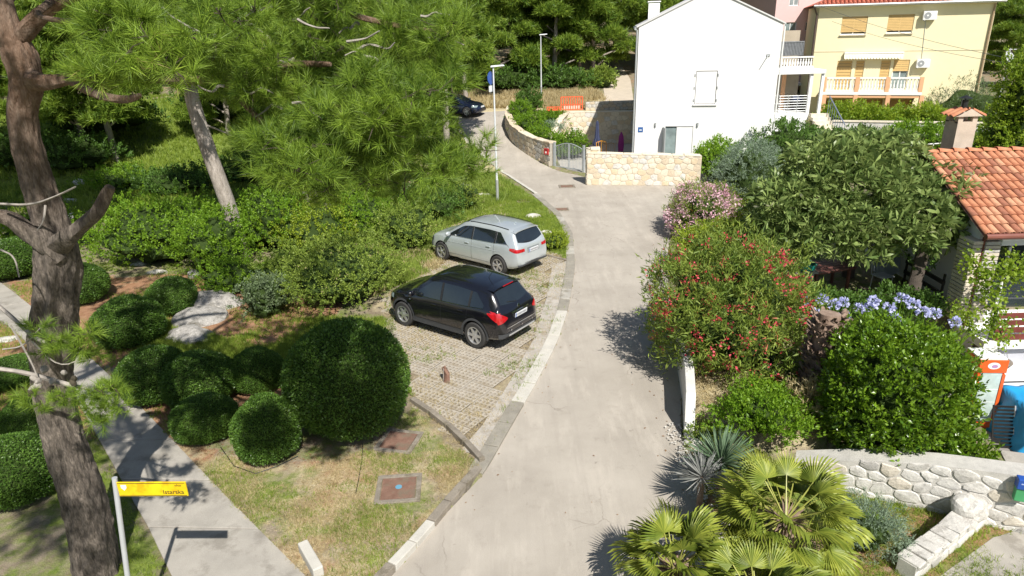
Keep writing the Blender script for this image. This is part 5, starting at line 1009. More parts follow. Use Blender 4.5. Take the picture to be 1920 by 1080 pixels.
    for xx in P['pillars']:
        side_panel('pillar_trim', xx-.035, xx+.035, lambda x: bl(x)+.03, lambda x: min(rf(x)-.15, P['glass_top'](x)), DARKM, .009, 2, 4)
    for xx in P['handles']:
        for sgn in (1, -1): z = bl(xx)-.10; y = side(xx, z)+.022; MB().box((xx, sgn*y, z), (.17, .03, .028)).obj('door_handle', paint, car, bevel=.008)
    # mirrors
    mx = P['mirror']
    for sgn in (1, -1):
        q = bmesh.new(); bmesh.ops.create_icosphere(q, subdivisions=2, radius=1); mm = bpy.data.meshes.new('mirror'); 
        for v in q.verts: v.co = Vector((v.co.x*.07, v.co.y*.12, v.co.z*.08)); v.co.x = max(v.co.x, -.05)
        q.to_mesh(mm); q.free(); mm.materials.append(paint); mm.polygons.foreach_set('use_smooth', [True]*len(mm.polygons)); ob = obj('mirror', mm, car, (mx, sgn*(side(mx, bl(mx))+.14), bl(mx)+.11)); MB().box((0, -sgn*.09, -.06), (.06, .14, .03)).obj('mirror_arm', DARKM, ob)
    # tail lights, plate, bumper, lights
    def rear_x(y, z):
        """x of the rear surface at height z"""
        xs_ = np.linspace(x0+.001, x0+.7, 140)
        for x in xs_:
            s = sec(x); w_ = np.interp(z, s[np.argmax(s[:, 0]):, 1], s[np.argmax(s[:, 0]):, 0], left=s[:, 0].max(), right=0)
            if z < s[-1, 1] and z > s[0, 1] and abs(y) < w_: return x
        return x0+.7
    def rear_patch(nm, poly, m, off=.012, parent=car, mirror=False, nu=10, nv=6):
        """poly: (ya, yb, lo(y), hi(y))"""
        ya, yb, lo, hi = poly; outs = []
        for sgn in ((1, -1) if mirror else (1,)):
            vs = []; fs = []
            for i in range(nu+1):
                y = ya+(yb-ya)*i/nu
                for j in range(nv+1): z = lo(y)+(hi(y)-lo(y))*j/nv; vs.append((rear_x(y, z)-off, sgn*y, z))
            for i in range(nu):
                for j in range(nv): q = (i*(nv+1)+j, i*(nv+1)+j+1, (i+1)*(nv+1)+j+1, (i+1)*(nv+1)+j); fs.append(q if sgn > 0 else q[::-1])
            outs.append(MB().add(vs, fs).obj(nm, m, parent, sm=True))
        return outs
    P['rear'](dict(side_panel=side_panel, rear_patch=rear_patch, rear_x=rear_x, car=car, T=T, side=side, topz=topz, seam=seam, top_panel=top_panel, x0=x0, x1=x1, paint=paint))
    # wheels
    wm = P['rim'](wr_)
    for wx in P['axles']:
        for sgn in (1, -1):
            yy_ = sgn*(P['track']/2); W_ = MB().lathe([(wr_*.62, -.10), (wr_*.93, -.105), (wr_, -.08), (wr_, .08), (wr_*.93, .105), (wr_*.66, .10), (wr_*.64, .06), (wr_*.62, .06)], 36, (0, 0, 0), 'y').obj('wheel', TYRE, car, sm=True, loc=(wx, yy_, wr_), rot=(0, 0, 0 if sgn > 0 else math.pi))
            obj('rim', wm, W_)
    MB().box((0, 0, .34), (P['axles'][1]-P['axles'][0]-.5, 1.3, .2)).obj('underbody', DARKM, car)
    return car
def rim_mesh(n, m, back, twin=False):
    def f(wr):
        r = wr*.66; mb = MB(); mb.cur = 1; mb.lathe([(r*.98, .02), (r*.98, .025)], 28, (0, 0, 0), 'y'); mb.cur = 0
        k = 28; vs = []; fs = []
        for (rr, y) in ((r*1.0, .09), (r*1.02, .105), (r*.93, .105), (r*.90, .03)):
            for i in range(k): a = 6.283*i/k; vs.append((rr*math.cos(a), y, rr*math.sin(a)))
        for q in range(3):
            for i in range(k): fs.append((q*k+i, q*k+(i+1) % k, (q+1)*k+(i+1) % k, (q+1)*k+i))
        mb.add(vs, fs); mb.lathe([(r*.22, .03), (r*.20, .095), (r*.08, .10)], 14, (0, 0, 0), 'y')
        for i in range(n):
            for d in ((-.13, .13) if twin else (0,)):
                a = 6.283*i/n; w0, w1 = (.10, .055) if twin else (.17, .13); c, s = math.cos(a+d*.25), math.sin(a+d*.25); c2, s2 = math.cos(a+d), math.sin(a+d); r0, r1 = r*.15, r*.95
                vs = [(c*r0-s*w0*r, .092, s*r0+c*w0*r), (c*r0+s*w0*r, .092, s*r0-c*w0*r), (c2*r1+s2*w1*r, .088, s2*r1-c2*w1*r), (c2*r1-s2*w1*r, .088, s2*r1+c2*w1*r)]; vs += [(x, y-.04, z) for x, y, z in vs]
                mb.add(vs, [(0, 1, 2, 3), (0, 4, 5, 1), (1, 5, 6, 2), (2, 6, 7, 3), (3, 7, 4, 0)])
        me = mb.mesh('rim', [m, back]); return me
    return f
def marks(parent, loc_, w_, h_, n, rz=0):
    for k in range(n): MB().box((0, (k-(n-1)/2)*w_/n, 0), (.004, w_/n*.5, h_)).obj('plate_character', mat('plate_ink', (.12, .12, .14), .6), parent, loc=loc_)
def number_plate(c, x, z, wid, tilt, n=7):
    p = MB().box((0, 0, 0), (.012, wid, .112)).obj('number_plate', PLATE, c['car'], loc=(x, 0, z), rot=(0, tilt, 0)); MB().box((0, 0, 0), (.004, .035, .10)).obj('blue_band', mat('band_blue', (.03, .10, .40), .5), p, loc=(-.008, wid/2-.025, 0)); marks(p, (-.008, -.02, 0), wid*.8, .06, n); return p
def suv_rear(c):
    rp, T = c['rear_patch'], c['T']; x0 = c['x0']
    rp('tail_light', (.53, .80, lambda y: .86-.10*(y-.53)/.27, lambda y: .90+.17*((y-.53)/.27)), REDL, .015, mirror=True)
    c['side_panel']('tail_light_side', -2.02, -1.70, lambda x: .80+.20*max(0, (x+2.02)/.32)**1.2, lambda x: 1.03+.0*x, REDL, .012, 10, 6)
    rp('bumper_trim', (-.80, .80, lambda y: .335, lambda y: .50), TRIM, .012, nu=24); rp('skid_plate', (-.55, .55, lambda y: .33, lambda y: .455-.0*abs(y)), mat('skid_silver', (.50, .51, .52), .35, .05, 6, metal=.5), .02, nu=18)
    rp('chrome_strip', (-.60, .60, lambda y: .625, lambda y: .645), CHROME, .02, nu=18); rp('plate_light_bar', (-.36, .36, lambda y: .93, lambda y: .965), CHROME, .02, nu=8)
    number_plate(c, c['rear_x'](0, .85)-.03, .86, .50, R(-8)); MB().lathe([(.05, 0), (.045, .01), (.02, .012)], 16).obj('round_badge', CHROME, c['car'], loc=(c['rear_x'](0, 1.04)-.012, 0, 1.04), rot=(0, R(-70), 0))
    xs_ = c['rear_x'](0, .66); 
    for y in (-.45, .0, .45): MB().lathe([(.018, 0), (.018, .01)], 8).obj('parking_sensor', CHROME, c['car'], loc=(c['rear_x'](y, .55)-.016, y, .55), rot=(0, R(-90), 0))
    # roof spoiler with brake light, antenna
    zt = float(T('top', -1.62)); sp = MB(); vs = []
    for (x, z) in ((-1.48, .008), (-1.74, .0), (-1.74, -.035), (-1.48, -.02)):
        for y in np.linspace(-.56, .56, 9): vs.append((x+.07*abs(y)**2, y, c['topz'](-1.50, y)+z))
    sp.add(vs, [(r*9+k, r*9+k+1, (r+1)*9+k+1, (r+1)*9+k) for r in range(3) for k in range(8)]).obj('spoiler', c['paint'], c['car'], sm=True)
    MB().box((-1.745, 0, c['topz'](-1.5, 0)-.018), (.01, .42, .022)).obj('brake_light', REDL, c['car']); MB().tube([(-1.1, 0, c['topz'](-1.1, 0)), (-1.28, 0, c['topz'](-1.1, 0)+.22)], .006, 4).obj('antenna', DARKM, c['car'])
    MB().tube([(c['rear_x'](0, 1.14)-.02, 0, 1.14), (c['rear_x'](.3, 1.20)-.02, .32, 1.20)], .009, 4).obj('rear_wiper', DARKM, c['car']); c['side_panel']('side_repeater', 1.02, 1.07, lambda x: .83, lambda x: .86, PLATE, .01, 2, 2)
    c['side_panel']('headlight', 1.72, 2.02, lambda x: .74, lambda x: .86-.12*(x-1.72), LGLASS, .01, 8, 4)
SUV = dict(tab=dict(top=[(-2.16, .62), (-2.14, .80), (-2.10, .98), (-2.03, 1.08), (-1.85, 1.30), (-1.62, 1.525), (-1.30, 1.575), (-.6, 1.61), (0, 1.605), (.35, 1.56), (.75, 1.34), (1.12, 1.10), (1.25, 1.055), (1.6, 1.00), (1.9, .92), (2.08, .80), (2.16, .62)], bot=[(-2.16, .40), (-1.9, .30), (-1.3, .24), (1.4, .22), (1.95, .26), (2.16, .38)], w=[(-2.16, .62), (-2.10, .74), (-1.95, .83), (-1.6, .885), (-1.2, .895), (0, .89), (1.3, .895), (1.7, .865), (2.0, .74), (2.16, .55)], wr=[(-2.16, .58), (-2.0, .66), (-1.7, .58), (-1.3, .60), (0, .62), (.5, .62), (1.1, .70), (1.6, .72), (2.16, .5)], belt=[(-2.16, .60), (-2.05, .98), (-1.6, 1.07), (-1, 1.03), (0, .985), (1.1, .95), (1.8, .86), (2.16, .58)]),
    wheel=.345, arch=.40, axles=(-1.29, 1.34), side_windows=[(-1.56, -1.12, 0, 0), (-1.05, -.14, 0, 0), (-.06, .98, 0, 0)], glass_top=lambda x: min(1.47-.06*max(0, -x-.4)-(max(0, -x-1.25))*.75, 1.46-max(0, x-.22)*.62), windscreen=(1.12, .36), rear_window=(-2.0, -1.66), doors=(-1.02, -.10, 1.0), pillars=(-1.085, -.10), handles=(-.82, .12), mirror=.86, clad=TRIM, rear=suv_rear, track=1.60, rim=rim_mesh(6, ALLOY, DARKM))
def mpv_rear(c):
    rp, T = c['rear_patch'], c['T']; rp('tail_light', (.44, .80, lambda y: .84-.02*(y-.44), lambda y: .93+.05*(y-.44)), REDL, .014, mirror=True); c['side_panel']('tail_light_side', -2.03, -1.84, lambda x: .845+.3*max(0, x+2.03), lambda x: .975, REDL, .012, 8, 5)
    rp('bumper_diffuser', (-.76, .76, lambda y: .33, lambda y: .47-.06*abs(y)), TRIM, .014, nu=24); rp('plate_recess_shade', (-.30, .30, lambda y: .76, lambda y: .92), mat('silver_shade', (.30, .33, .34), .4, .05, 4, metal=.5), .008, nu=8); number_plate(c, c['rear_x'](0, .82)-.02, .83, .48, R(-6)); rp('chrome_strip', (-.5, .5, lambda y: .475, lambda y: .487), CHROME, .018, nu=12)  # flat patch on the tailgate; the recess's shade is put into darker silver
    vs = []
    for (x, z) in ((-1.72, .010), (-1.92, -.005), (-1.92, -.035), (-1.72, -.015)):
        for y in np.linspace(-.60, .60, 9): vs.append((x+.08*abs(y)**2, y, c['topz'](-1.74, y)+z))
    MB().add(vs, [(r*9+k, r*9+k+1, (r+1)*9+k+1, (r+1)*9+k) for r in range(3) for k in range(8)]).obj('spoiler', c['paint'], c['car'], sm=True)
    MB().tube([(-1.35, 0, c['topz'](-1.35, 0)), (-1.42, 0, c['topz'](-1.4, 0)+.05)], .018, 6).obj('antenna', c['paint'], c['car']); MB().tube([(c['rear_x'](0, 1.08)-.02, 0, 1.08), (c['rear_x'](.34, 1.12)-.02, .34, 1.12)], .009, 4).obj('rear_wiper', DARKM, c['car'])
    for s_ in (1, -1): MB().tube([(x, s_*(T('wr', x)-.06), c['topz'](x, T('wr', x)-.06)+.02) for x in np.linspace(-1.6, .15, 12)], .012, 5).obj('roof_rail', DARKM, c['car'])
    c['side_panel']('headlight', 1.78, 2.06, lambda x: .68, lambda x: .80-.12*(x-1.78), mat('dark_lamp_glass', (.06, .07, .08), .08, .2, 3, spec=.9), .01, 8, 4)
MPV = dict(tab=dict(top=[(-2.20, .60), (-2.18, .80), (-2.14, .98), (-2.08, 1.08), (-1.95, 1.30), (-1.82, 1.46), (-1.5, 1.525), (-.8, 1.56), (-.1, 1.555), (.35, 1.50), (.8, 1.28), (1.2, 1.06), (1.4, 1.0), (1.75, .93), (2.0, .84), (2.16, .70), (2.21, .55)], bot=[(-2.20, .38), (-1.9, .26), (-1.3, .20), (1.4, .19), (2.0, .22), (2.21, .34)], w=[(-2.20, .64), (-2.14, .76), (-1.95, .84), (-1.6, .885), (-1.2, .90), (0, .895), (1.35, .90), (1.75, .87), (2.05, .74), (2.21, .52)], wr=[(-2.20, .6), (-2.05, .70), (-1.8, .63), (-1.3, .62), (0, .63), (.5, .62), (1.1, .70), (1.7, .72), (2.21, .45)], belt=[(-2.20, .58), (-2.08, .98), (-1.6, 1.03), (-1, 1.0), (0, .965), (1.1, .93), (1.8, .84), (2.21, .5)]),
    wheel=.33, arch=.375, axles=(-1.36, 1.37), side_windows=[(-1.80, -1.22, 0, 0), (-1.14, -.16, 0, 0), (-.08, 1.06, 0, 0)], glass_top=lambda x: min(1.43-.05*max(0, -x-.4)-(max(0, -x-1.35))*.80, 1.43-max(0, x-.2)*.50), windscreen=(1.18, .34), rear_window=(-2.10, -1.84), doors=(-1.16, -.12, 1.08), pillars=(-1.18, -.12), handles=(-.92, .10), mirror=.90, clad=None, belt_trim=CHROME, rear=mpv_rear, track=1.62, rim=rim_mesh(5, ALLOY, ALLOYD, True))
def sedan_rear(c):
    c['rear_patch']('tail_light', (.5, .8, lambda y: .80, lambda y: .95), REDL, .014, mirror=True); T = c['T']; c['side_panel']('headlight', 1.78, 2.12, lambda x: .60, lambda x: .74-.08*(x-1.78), LGLASS, .012, 8, 4)
    x1 = c['x1']; MB().box((x1-.02, 0, .62), (.03, .52, .11)).obj('number_plate', PLATE, c['car']); MB().box((x1-.06, 0, .42), (.06, 1.2, .14)).obj('lower_grille', DARKM, c['car'])
SED = dict(tab=dict(top=[(-2.30, .6), (-2.26, .85), (-2.15, 1.0), (-1.9, 1.06), (-1.6, 1.10), (-1.1, 1.34), (-.5, 1.43), (0, 1.43), (.35, 1.38), (.8, 1.17), (1.15, .98), (1.3, .94), (1.7, .87), (2.05, .76), (2.25, .62), (2.3, .5)], bot=[(-2.30, .36), (-1.9, .24), (-1.3, .19), (1.4, .18), (2.0, .2), (2.3, .3)], w=[(-2.30, .64), (-2.2, .78), (-1.9, .86), (-1.4, .89), (0, .89), (1.35, .89), (1.8, .86), (2.12, .74), (2.3, .52)], wr=[(-2.30, .6), (-1.9, .72), (-1.3, .60), (-.6, .57), (0, .58), (.5, .60), (1.1, .70), (1.7, .72), (2.3, .45)], belt=[(-2.30, .58), (-2.1, .92), (-1.6, .98), (-1, .96), (0, .92), (1.1, .88), (1.8, .78), (2.3, .46)]),
    wheel=.32, arch=.365, axles=(-1.38, 1.38), side_windows=[(-1.1, -.30, 0, 0), (-.22, .85, 0, 0)], glass_top=lambda x: min(1.32-.04*max(0, -x-.3)-(max(0, -x-.6))*.35, 1.32-max(0, x-.1)*.46), windscreen=(1.08, .34), rear_window=(-1.62, -1.08), doors=(-1.05, -.26, .92), pillars=(-.26,), handles=(-.9, .0), mirror=.78, clad=None, rear=sedan_rear, track=1.60, rim=rim_mesh(5, ALLOY, DARKM))
def park(P, front, rear, zz):
    f_, r_ = Z(*front, zz)[:2], Z(*rear, zz)[:2]; d = f_-r_; a = math.atan2(d[1], d[0]); n = np.array([-math.sin(a), math.cos(a)]); m_ = (f_+r_)/2-n*(P['track']/2+.08); c = m_-np.array([math.cos(a), math.sin(a)])*(P['axles'][0]+P['axles'][1])/2; return (float(c[0]), float(c[1]), zz), a
l_, a_ = park(SUV, (757, 610), (893, 653), .03); make_car('parked_car', 'black compact SUV parked on the pavers, nearest of the cars', SUV, BLACKP, l_, a_)
l_, a_ = park(MPV, (826, 487), (938, 517), .03); make_car('parked_car', 'silver family hatchback parked beyond the black car', MPV, SILVP, l_, a_)
q = G(850, 218); make_car('parked_car', 'dark blue saloon car parked in tree shade where the road leaves', SED, NAVYP, (q[0]+.1, q[1]+.6, float(hb(q[1]))+.02), R(-22))
# ------------------------------------------------------------------ shrubs
def spot(px, pyb, pyt, wpx, ry=None, zg=0.0):
    """ground spot and radii of a shrub seen from pyb (foot) to pyt (top), wpx wide"""
    g = Z(px, pyb, zg) if zg is not None else G(px, pyb); dep = (g-CAM)@FW; rx = wpx/2*dep/F; ry = ry or rx; cy = g[1]+ry*.62; p = Y(px, pyt, cy+ry*.15); z0 = gz(p[0], cy) if zg is None else zg
    return (float(Y(px, (pyb+pyt)/2, cy)[0]), float(cy), z0), (float(rx), float(ry), float(max(.15, (p[2]-z0)/1.85)))
def sb(name, label, cat, px, pyb, pyt, wpx, n, size, m, ry=None, zg=0.0, **kw):
    c, r = spot(px, pyb, pyt, wpx, ry, zg); return bush(name, label, cat, c, r, n, size, m, **kw)
# clipped round bushes (each its own shape, meshes shared between the small ones)
sb('clipped_bush', 'largest clipped dome bush, dark green, beside the parking pavers', 'bush', 652, 838, 603, 236, 30000, .055, TOPI, amt=.028, seed=3, depth=.16, out=.6, zmin=-.6, core=.9, group='clipped round bushes')
TB, _ = leaf_cloud((1, 1, 1), 10, .1); V, Fa = leaf_cloud((1, 1, 1), 17000, .062, LEAF, .035, 5, .14, .6, -.6); me_t = np_mesh('foliage', V, Fa, TOPI); me_c = core_mesh('shade_core', (1, 1, 1), .035, 5, .9)
for px, pyb, pyt, w_, lb in [(500, 880, 742, 124, 'small clipped bush with bright sunlit leaves in front of the largest dome'), (385, 838, 742, 122, 'low clipped bush at the edge of the concrete footpath, left of the bright one'), (483, 745, 654, 100, 'dark clipped bush tucked behind, against the left of the largest dome'), (374, 775, 662, 140, 'wide clipped bush in the middle of the shaded group'), (288, 768, 652, 130, 'clipped bush at the left of the shaded group by the footpath bend'), (241, 660, 557, 128, 'wide dark clipped bush left of the limestone outcrop'), (322, 597, 520, 90, 'small round clipped bush above the limestone outcrop'), (152, 576, 494, 96, 'clipped bush half hidden by the right side of the big trunk'), (30, 962, 822, 170, 'large clipped bush at the far left edge below the path'), (52, 838, 745, 90, 'clipped bush peeping out left of the trunk above the larger one'), (28, 528, 448, 130, 'clipped bush at the far left edge behind the trunk stub'), (20, 735, 672, 120, 'shaded clipped bush at the left edge by the hanging pine twigs')]:
    c, r = spot(px, pyb, pyt, w_); t = thing('clipped_bush', lb, 'bush', c, rnd.uniform(0, 6), 'clipped round bushes'); r = (max(r[0], r[1]),)*2+(r[2],)
    obj('foliage', me_t, t, (0, 0, r[2]*.85), sc=r); obj('shade_core', me_c, t, (0, 0, r[2]*.85), sc=r)
# wild undergrowth on the left
UG = [('ivy_thicket', 'broad bright green ivy thicket between the big trunk and the pale leaning trunk', 300, 510, 372, 260, 16000, .085, BRIGHT, 2.6, .14), ('ivy_thicket', 'bright ivy thicket around the foot of the pale leaning trunk, on its left', 405, 520, 395, 130, 9000, .08, BRIGHT, 1.5, .14), ('ivy_thicket', 'ivy thicket directly right of the pale leaning trunk', 510, 480, 352, 140, 10000, .085, BRIGHT, 2.0, .14), ('wild_shrub', 'yellow-green wild shrub right of the leaning trunk behind the dome shrub', 585, 480, 385, 170, 10000, .08, YELG, 1.8, .16), ('wild_shrub', 'mid green wild shrub below the hanging pine boughs', 690, 460, 365, 170, 11000, .08, BRIGHT, 2.0, .16), ('wild_shrub', 'loose shrub left of the silver car bonnet', 765, 480, 385, 110, 8000, .075, WEED, 1.4, .18), ('wild_shrub', 'low domed wild shrub left of the black car bonnet', 645, 588, 452, 215, 17000, .07, WEED, 2.2, .1), ('wild_shrub', 'grey green lavender-like shrub below the leaning trunk', 500, 600, 520, 90, 4500, .07, OLIVE, None, .2), ('wild_shrub', 'small dry yellow shrub beside the leaning trunk foot', 545, 560, 470, 110, 6000, .07, WEED, None, .2),
    ('wild_shrub', 'dark shrub in pine shade at the upper left', 330, 372, 318, 150, 6000, .12, DARKG, 2, .2), ('wild_shrub', 'dark shrub behind the ivy in deep pine shade', 490, 350, 285, 180, 7000, .12, DARKG, 2, .2), ('wild_shrub', 'shaded shrub left of the verge below the boughs', 800, 425, 345, 130, 7000, .09, DARKG, 1.6, .2), ('wild_shrub', 'sunlit shrub on the bank beside the street lamp', 862, 400, 340, 80, 4000, .08, WEED, None, .22), ('wild_shrub', 'shaded shrub between far left trunks', 130, 330, 255, 160, 6000, .14, DARKG, 2, .2), ('wild_shrub', 'dark green shrub far left behind the big trunk', 30, 330, 250, 140, 5000, .14, DARKG, 2, .2), ('wild_shrub', 'bright green shrub on the slope left of the sunny meadow', 225, 365, 315, 110, 4500, .11, BRIGHT, 1.5, .2), ('wild_shrub', 'ivy clump low beside the red soil and pale rock', 440, 555, 490, 130, 5000, .07, BRIGHT, .9, .2), ('wild_shrub', 'bright leafy shrub far left past the clipped bush', 80, 470, 400, 150, 5000, .1, BRIGHT, 1.5, .2), ('verge_shrub', 'small yellow-green clipped shrub on the verge behind the silver car boot', 1037, 472, 438, 52, 3000, .055, YELG, None, .08)]
for k, (nm, lb, px, pyb, pyt, w_, n, sz, m, ry, am) in enumerate(UG): sb(nm, lb, 'shrub', px, pyb, pyt, w_, n, sz, m, ry=ry, zg=None if pyb < 400 else 0., amt=am, seed=20+k, depth=.35, out=.4, f=4.0, core=.72, zmin=-.3)
# right-hand garden
sb('pink_oleander', 'pale pink flowering oleander leaning over the road bend', 'oleander', 1322, 455, 350, 122, 9000, .12, OLEA, zg=0, ry=1.6, proto=NARROW, amt=.13, seed=50, depth=.3, flowers=(PINKF, 420, .08, 15, -.4), core=.7)
sb('bright_shrub', 'yellow-green leafy shrub between the pink and the red oleander', 'shrub', 1345, 528, 425, 130, 10000, .085, YELG, zg=0, ry=1.3, amt=.14, seed=51, depth=.3, core=.72)
sb('bright_shrub', 'yellow-green shrub against the loquat foliage, right of the pink oleander', 'shrub', 1420, 490, 392, 85, 7000, .085, YELG, zg=0, ry=1.0, amt=.14, seed=52, depth=.3, core=.72)
sb('red_oleander', 'big red flowering oleander overhanging the white concrete wall', 'oleander', 1362, 742, 462, 262, 24000, .15, OLEA, zg=0, ry=1.9, proto=NARROW, amt=.13, seed=53, depth=.35, out=.5, flowers=(REDF, 290, .058, 12, -.5), core=.72, zmin=-.6)
sb('garden_shrub', 'dark green bushy weeds on the dry bed in front of the red oleander', 'shrub', 1432, 828, 738, 145, 9000, .065, BRIGHT, zg=.42, amt=.2, seed=54, depth=.4, core=.65)
sb('garden_shrub', 'loose grey-green rosemary bush below the shaggy palm stump', 'shrub', 1495, 735, 670, 110, 5000, .08, OLIVE, zg=.42, amt=.25, seed=55, depth=.5, out=.9, core=.5, proto=NARROW)
sb('garden_shrub', 'low weeds at the near end of the white concrete wall', 'shrub', 1322, 842, 812, 70, 1800, .05, WEED, zg=.0, amt=.2, seed=56, depth=.5, core=.5)
sb('garden_shrub', 'straw-coloured dry tuft between weeds and the tall bay hedge', 'shrub', 1520, 800, 728, 60, 2500, .10, STRAW, zg=.42, amt=.2, seed=57, depth=.5, core=.3, proto=NARROW)
SQ[0] = 5; c, r = spot(1672, 900, 625, 206, 1.0, .0); bush('bay_hedge', 'tall glossy bay hedge spilling over the limestone wall', 'hedge', c, r, 34000, .085, BAY, amt=.05, seed=58, depth=.3, out=.6, zmin=-.7, core=.8); SQ[0] = 0
sb('bay_shrub', 'lower right skirt of leafy shoots beside the bay hedge and stone pier', 'shrub', 1800, 905, 810, 60, 4000, .075, BAY, zg=.0, ry=.7, amt=.16, seed=59, depth=.4, core=.6)
sb('hedge', 'dark green hedge in front of the white house gable, right of the road', 'hedge', 1480, 335, 238, 190, 13000, .13, DARKG, zg=0, ry=2.2, amt=.1, seed=60, depth=.3, core=.8)
sb('hedge', 'narrow green shrub at the corner of the cream wall', 'hedge', 1345, 345, 268, 72, 6000, .12, BRIGHT, zg=0, ry=1.5, amt=.14, seed=61, depth=.3, core=.75)
sb('olive_shrub', 'grey-green olive bush between the hedge and the loquat', 'olive', 1405, 395, 272, 115, 10000, .12, SILVER, zg=0, ry=1.8, proto=NARROW, amt=.12, seed=62, depth=.35, core=.75)
sb('hedge', 'ivy-covered bank behind the loquat, left part', 'hedge', 1600, 320, 248, 160, 9000, .15, DARKG, zg=0, ry=1.8, amt=.13, seed=63, depth=.3)
sb('hedge', 'ivy-covered bank behind the loquat and left of the plastered chimney', 'hedge', 1715, 325, 240, 140, 9000, .15, BRIGHT, zg=0, ry=1.8, amt=.15, seed=64, depth=.3)
sb('hedge', 'dark shrubbery right of the plastered chimney above the ridge', 'hedge', 1862, 330, 250, 130, 8000, .15, DARKG, zg=0, ry=1.8, amt=.15, seed=65, depth=.3)
sb('olive_tree', 'bushy grey-green olive in front of the yellow house right half', 'olive', 1812, 262, 158, 150, 9000, .16, OLIVE, zg=0, ry=2.0, proto=NARROW, amt=.14, seed=66, depth=.35, out=.8, core=.7)
for k, (px, pyb, pyt, w_, lb) in enumerate([(1575, 240, 202, 62, 'leftmost grapevine mound under the yellow balcony'), (1640, 250, 206, 78, 'grapevine mound under the middle of the yellow balcony'), (1695, 245, 212, 60, 'grapevine mound near the right balcony column'), (1742, 262, 205, 60, 'grapevine mound right of the balcony beside the olive')]): sb('grapevine', lb, 'grapevine', px, pyb, pyt, w_, 4500, .17, VINE, zg=None, ry=1.0, amt=.25, seed=70+k, depth=.45, core=.5, group='grapevines under the yellow balcony')
c = Y(1900, 290, 25); tz = float(Y(1900, 90, 25)[2]); bush('climbing_vine', 'tall column of climbing ivy at the right edge behind the tiled roof', 'climbing vine', (c[0]+.25, 25, 0), (1.15, 1.1, tz/1.85), 26000, .12, VINE, amt=.14, seed=75, depth=.35, f=4.5, core=.8, zmin=-.6)
for k, (px, pyb, pyt, w_, lb, m, sz) in enumerate([(992, 218, 172, 44, 'dark rounded shrub at the top of the bed by the curved wall', DARKG, .12), (975, 240, 192, 42, 'bright green shrub spilling over the curved wall, highest one', BRIGHT, .1), (990, 262, 215, 62, 'bright green shrub on the curved wall, middle one', BRIGHT, .1), (1012, 283, 240, 48, 'bright green shrub behind the curved wall nearest the mailbox', BRIGHT, .09), (1035, 240, 210, 50, 'green shrub under the orange barrier left of the retaining wall', BRIGHT, .1), (1030, 252, 232, 44, 'silvery shrub between green shrubs in the sloping bed', SILVER, .1), (1068, 300, 250, 70, 'green shrub behind the arched gate', BRIGHT, .1), (1045, 300, 262, 50, 'lower green shrub seen through the gate left leaf', BRIGHT, .09)]): sb('bed_shrub', lb, 'shrub', px, pyb, pyt, w_, 4200, sz, m, zg=None if k < 6 else 0., amt=.13, seed=80+k, depth=.3, core=.75)
# loquat tree
lc = np.array([float(Y(1600, 380, 20.0)[0]), 20.0, 0]); lq = thing('loquat_tree', 'large spreading loquat tree with long whorled leaves shading the garden', 'tree', tuple(lc))
ros = rosette(9, (np.array([(0, 0, 0), (.35, .13, .03), (.72, .11, -.02), (1, 0, -.12), (.72, -.11, -.02), (.35, -.13, .03)]), np.array([(0, 1, 5), (1, 2, 4), (1, 4, 5), (2, 3, 4)])), .35, 4, .3)
rg = np.random.default_rng(41); pads = [((0, 0, 3.05), (2.3, 2.0, 1.35)), ((-1.9, -.6, 2.3), (1.4, 1.4, 1.15)), ((1.9, -.9, 2.55), (1.4, 1.3, 1.1)), ((-.9, -1.5, 2.0), (1.5, 1.2, 1.0)), ((.9, -1.7, 2.2), (1.3, 1.1, .95)), ((2.7, -1.9, 1.95), (.7, .7, .65)), ((-2.5, -.9, 1.6), (.9, .9, .8)), ((-.2, .3, 3.7), (1.3, 1.2, .8))]
P_, D_ = [], []
for (c0, r0) in pads:
    n = int(215*r0[0]*r0[1]); d = sphere_dirs(n, rg, -.5); k = lump(d, .10, c0[0], 4)*(1-.35*rg.uniform(0, 1, n)**2); P_.append(d*k[:, None]*r0+c0); D_.append(d*.9+rg.normal(0, .3, (n, 3))+[0, -.05, .35])
P_ = np.vstack(P_); D_ = np.vstack(D_); V, Fa = scatter(*ros, P_, frames(D_, None, rg), .30*rg.uniform(.75, 1.2, len(P_))); obj('crown', np_mesh('crown', V, Fa, LOQ), lq)
tr = MB(); tp_ = G(1712, 562)-lc
tb_ = np.array([.3, .3, 0]); LB = mat('loquat_bark', (.10, .08, .065), .95, .3, 6, bump=.8)
obj('trunk', MB().tube([(.3, .2, 0), (.25, .2, .8), (.1, .1, 1.6), (0, 0, 2.6)], [.2, .17, .15, .1], 10, wob=.1).mesh('trunk', LB, True), lq)
for q in ((2.0, -1.0, 2.5), (-1.9, -.6, 2.2), (-.8, -1.4, 2.0), (1.0, -1.6, 2.1), (.1, .8, 3.3)): MB().tube([(.22, .2, 1.0), (q[0]*.4+.1, q[1]*.4, 1.5), q], [.11, .08, .04], 8).obj('limb', LB, lq, sm=True)
tk = G(1705, 570); t2 = thing('ivy_tree', 'dark ivy-grown tree trunk close to the white side wall under the loquat', 'tree', (tk[0], tk[1], 0)); MB().tube([(0, 0, 0), (.1, .05, 1.2), (.22, .1, 2.4), (.2, .1, 3.1)], [.2, .17, .14, .1], 10, wob=.15).obj('stem', LB, t2, sm=True); V, Fa = leaf_cloud((.28, .28, 1.3), 900, .08, LEAF, .1, 3, .3); obj('ivy', np_mesh('ivy', V, Fa, DARKG), t2, (.12, .05, 1.4))
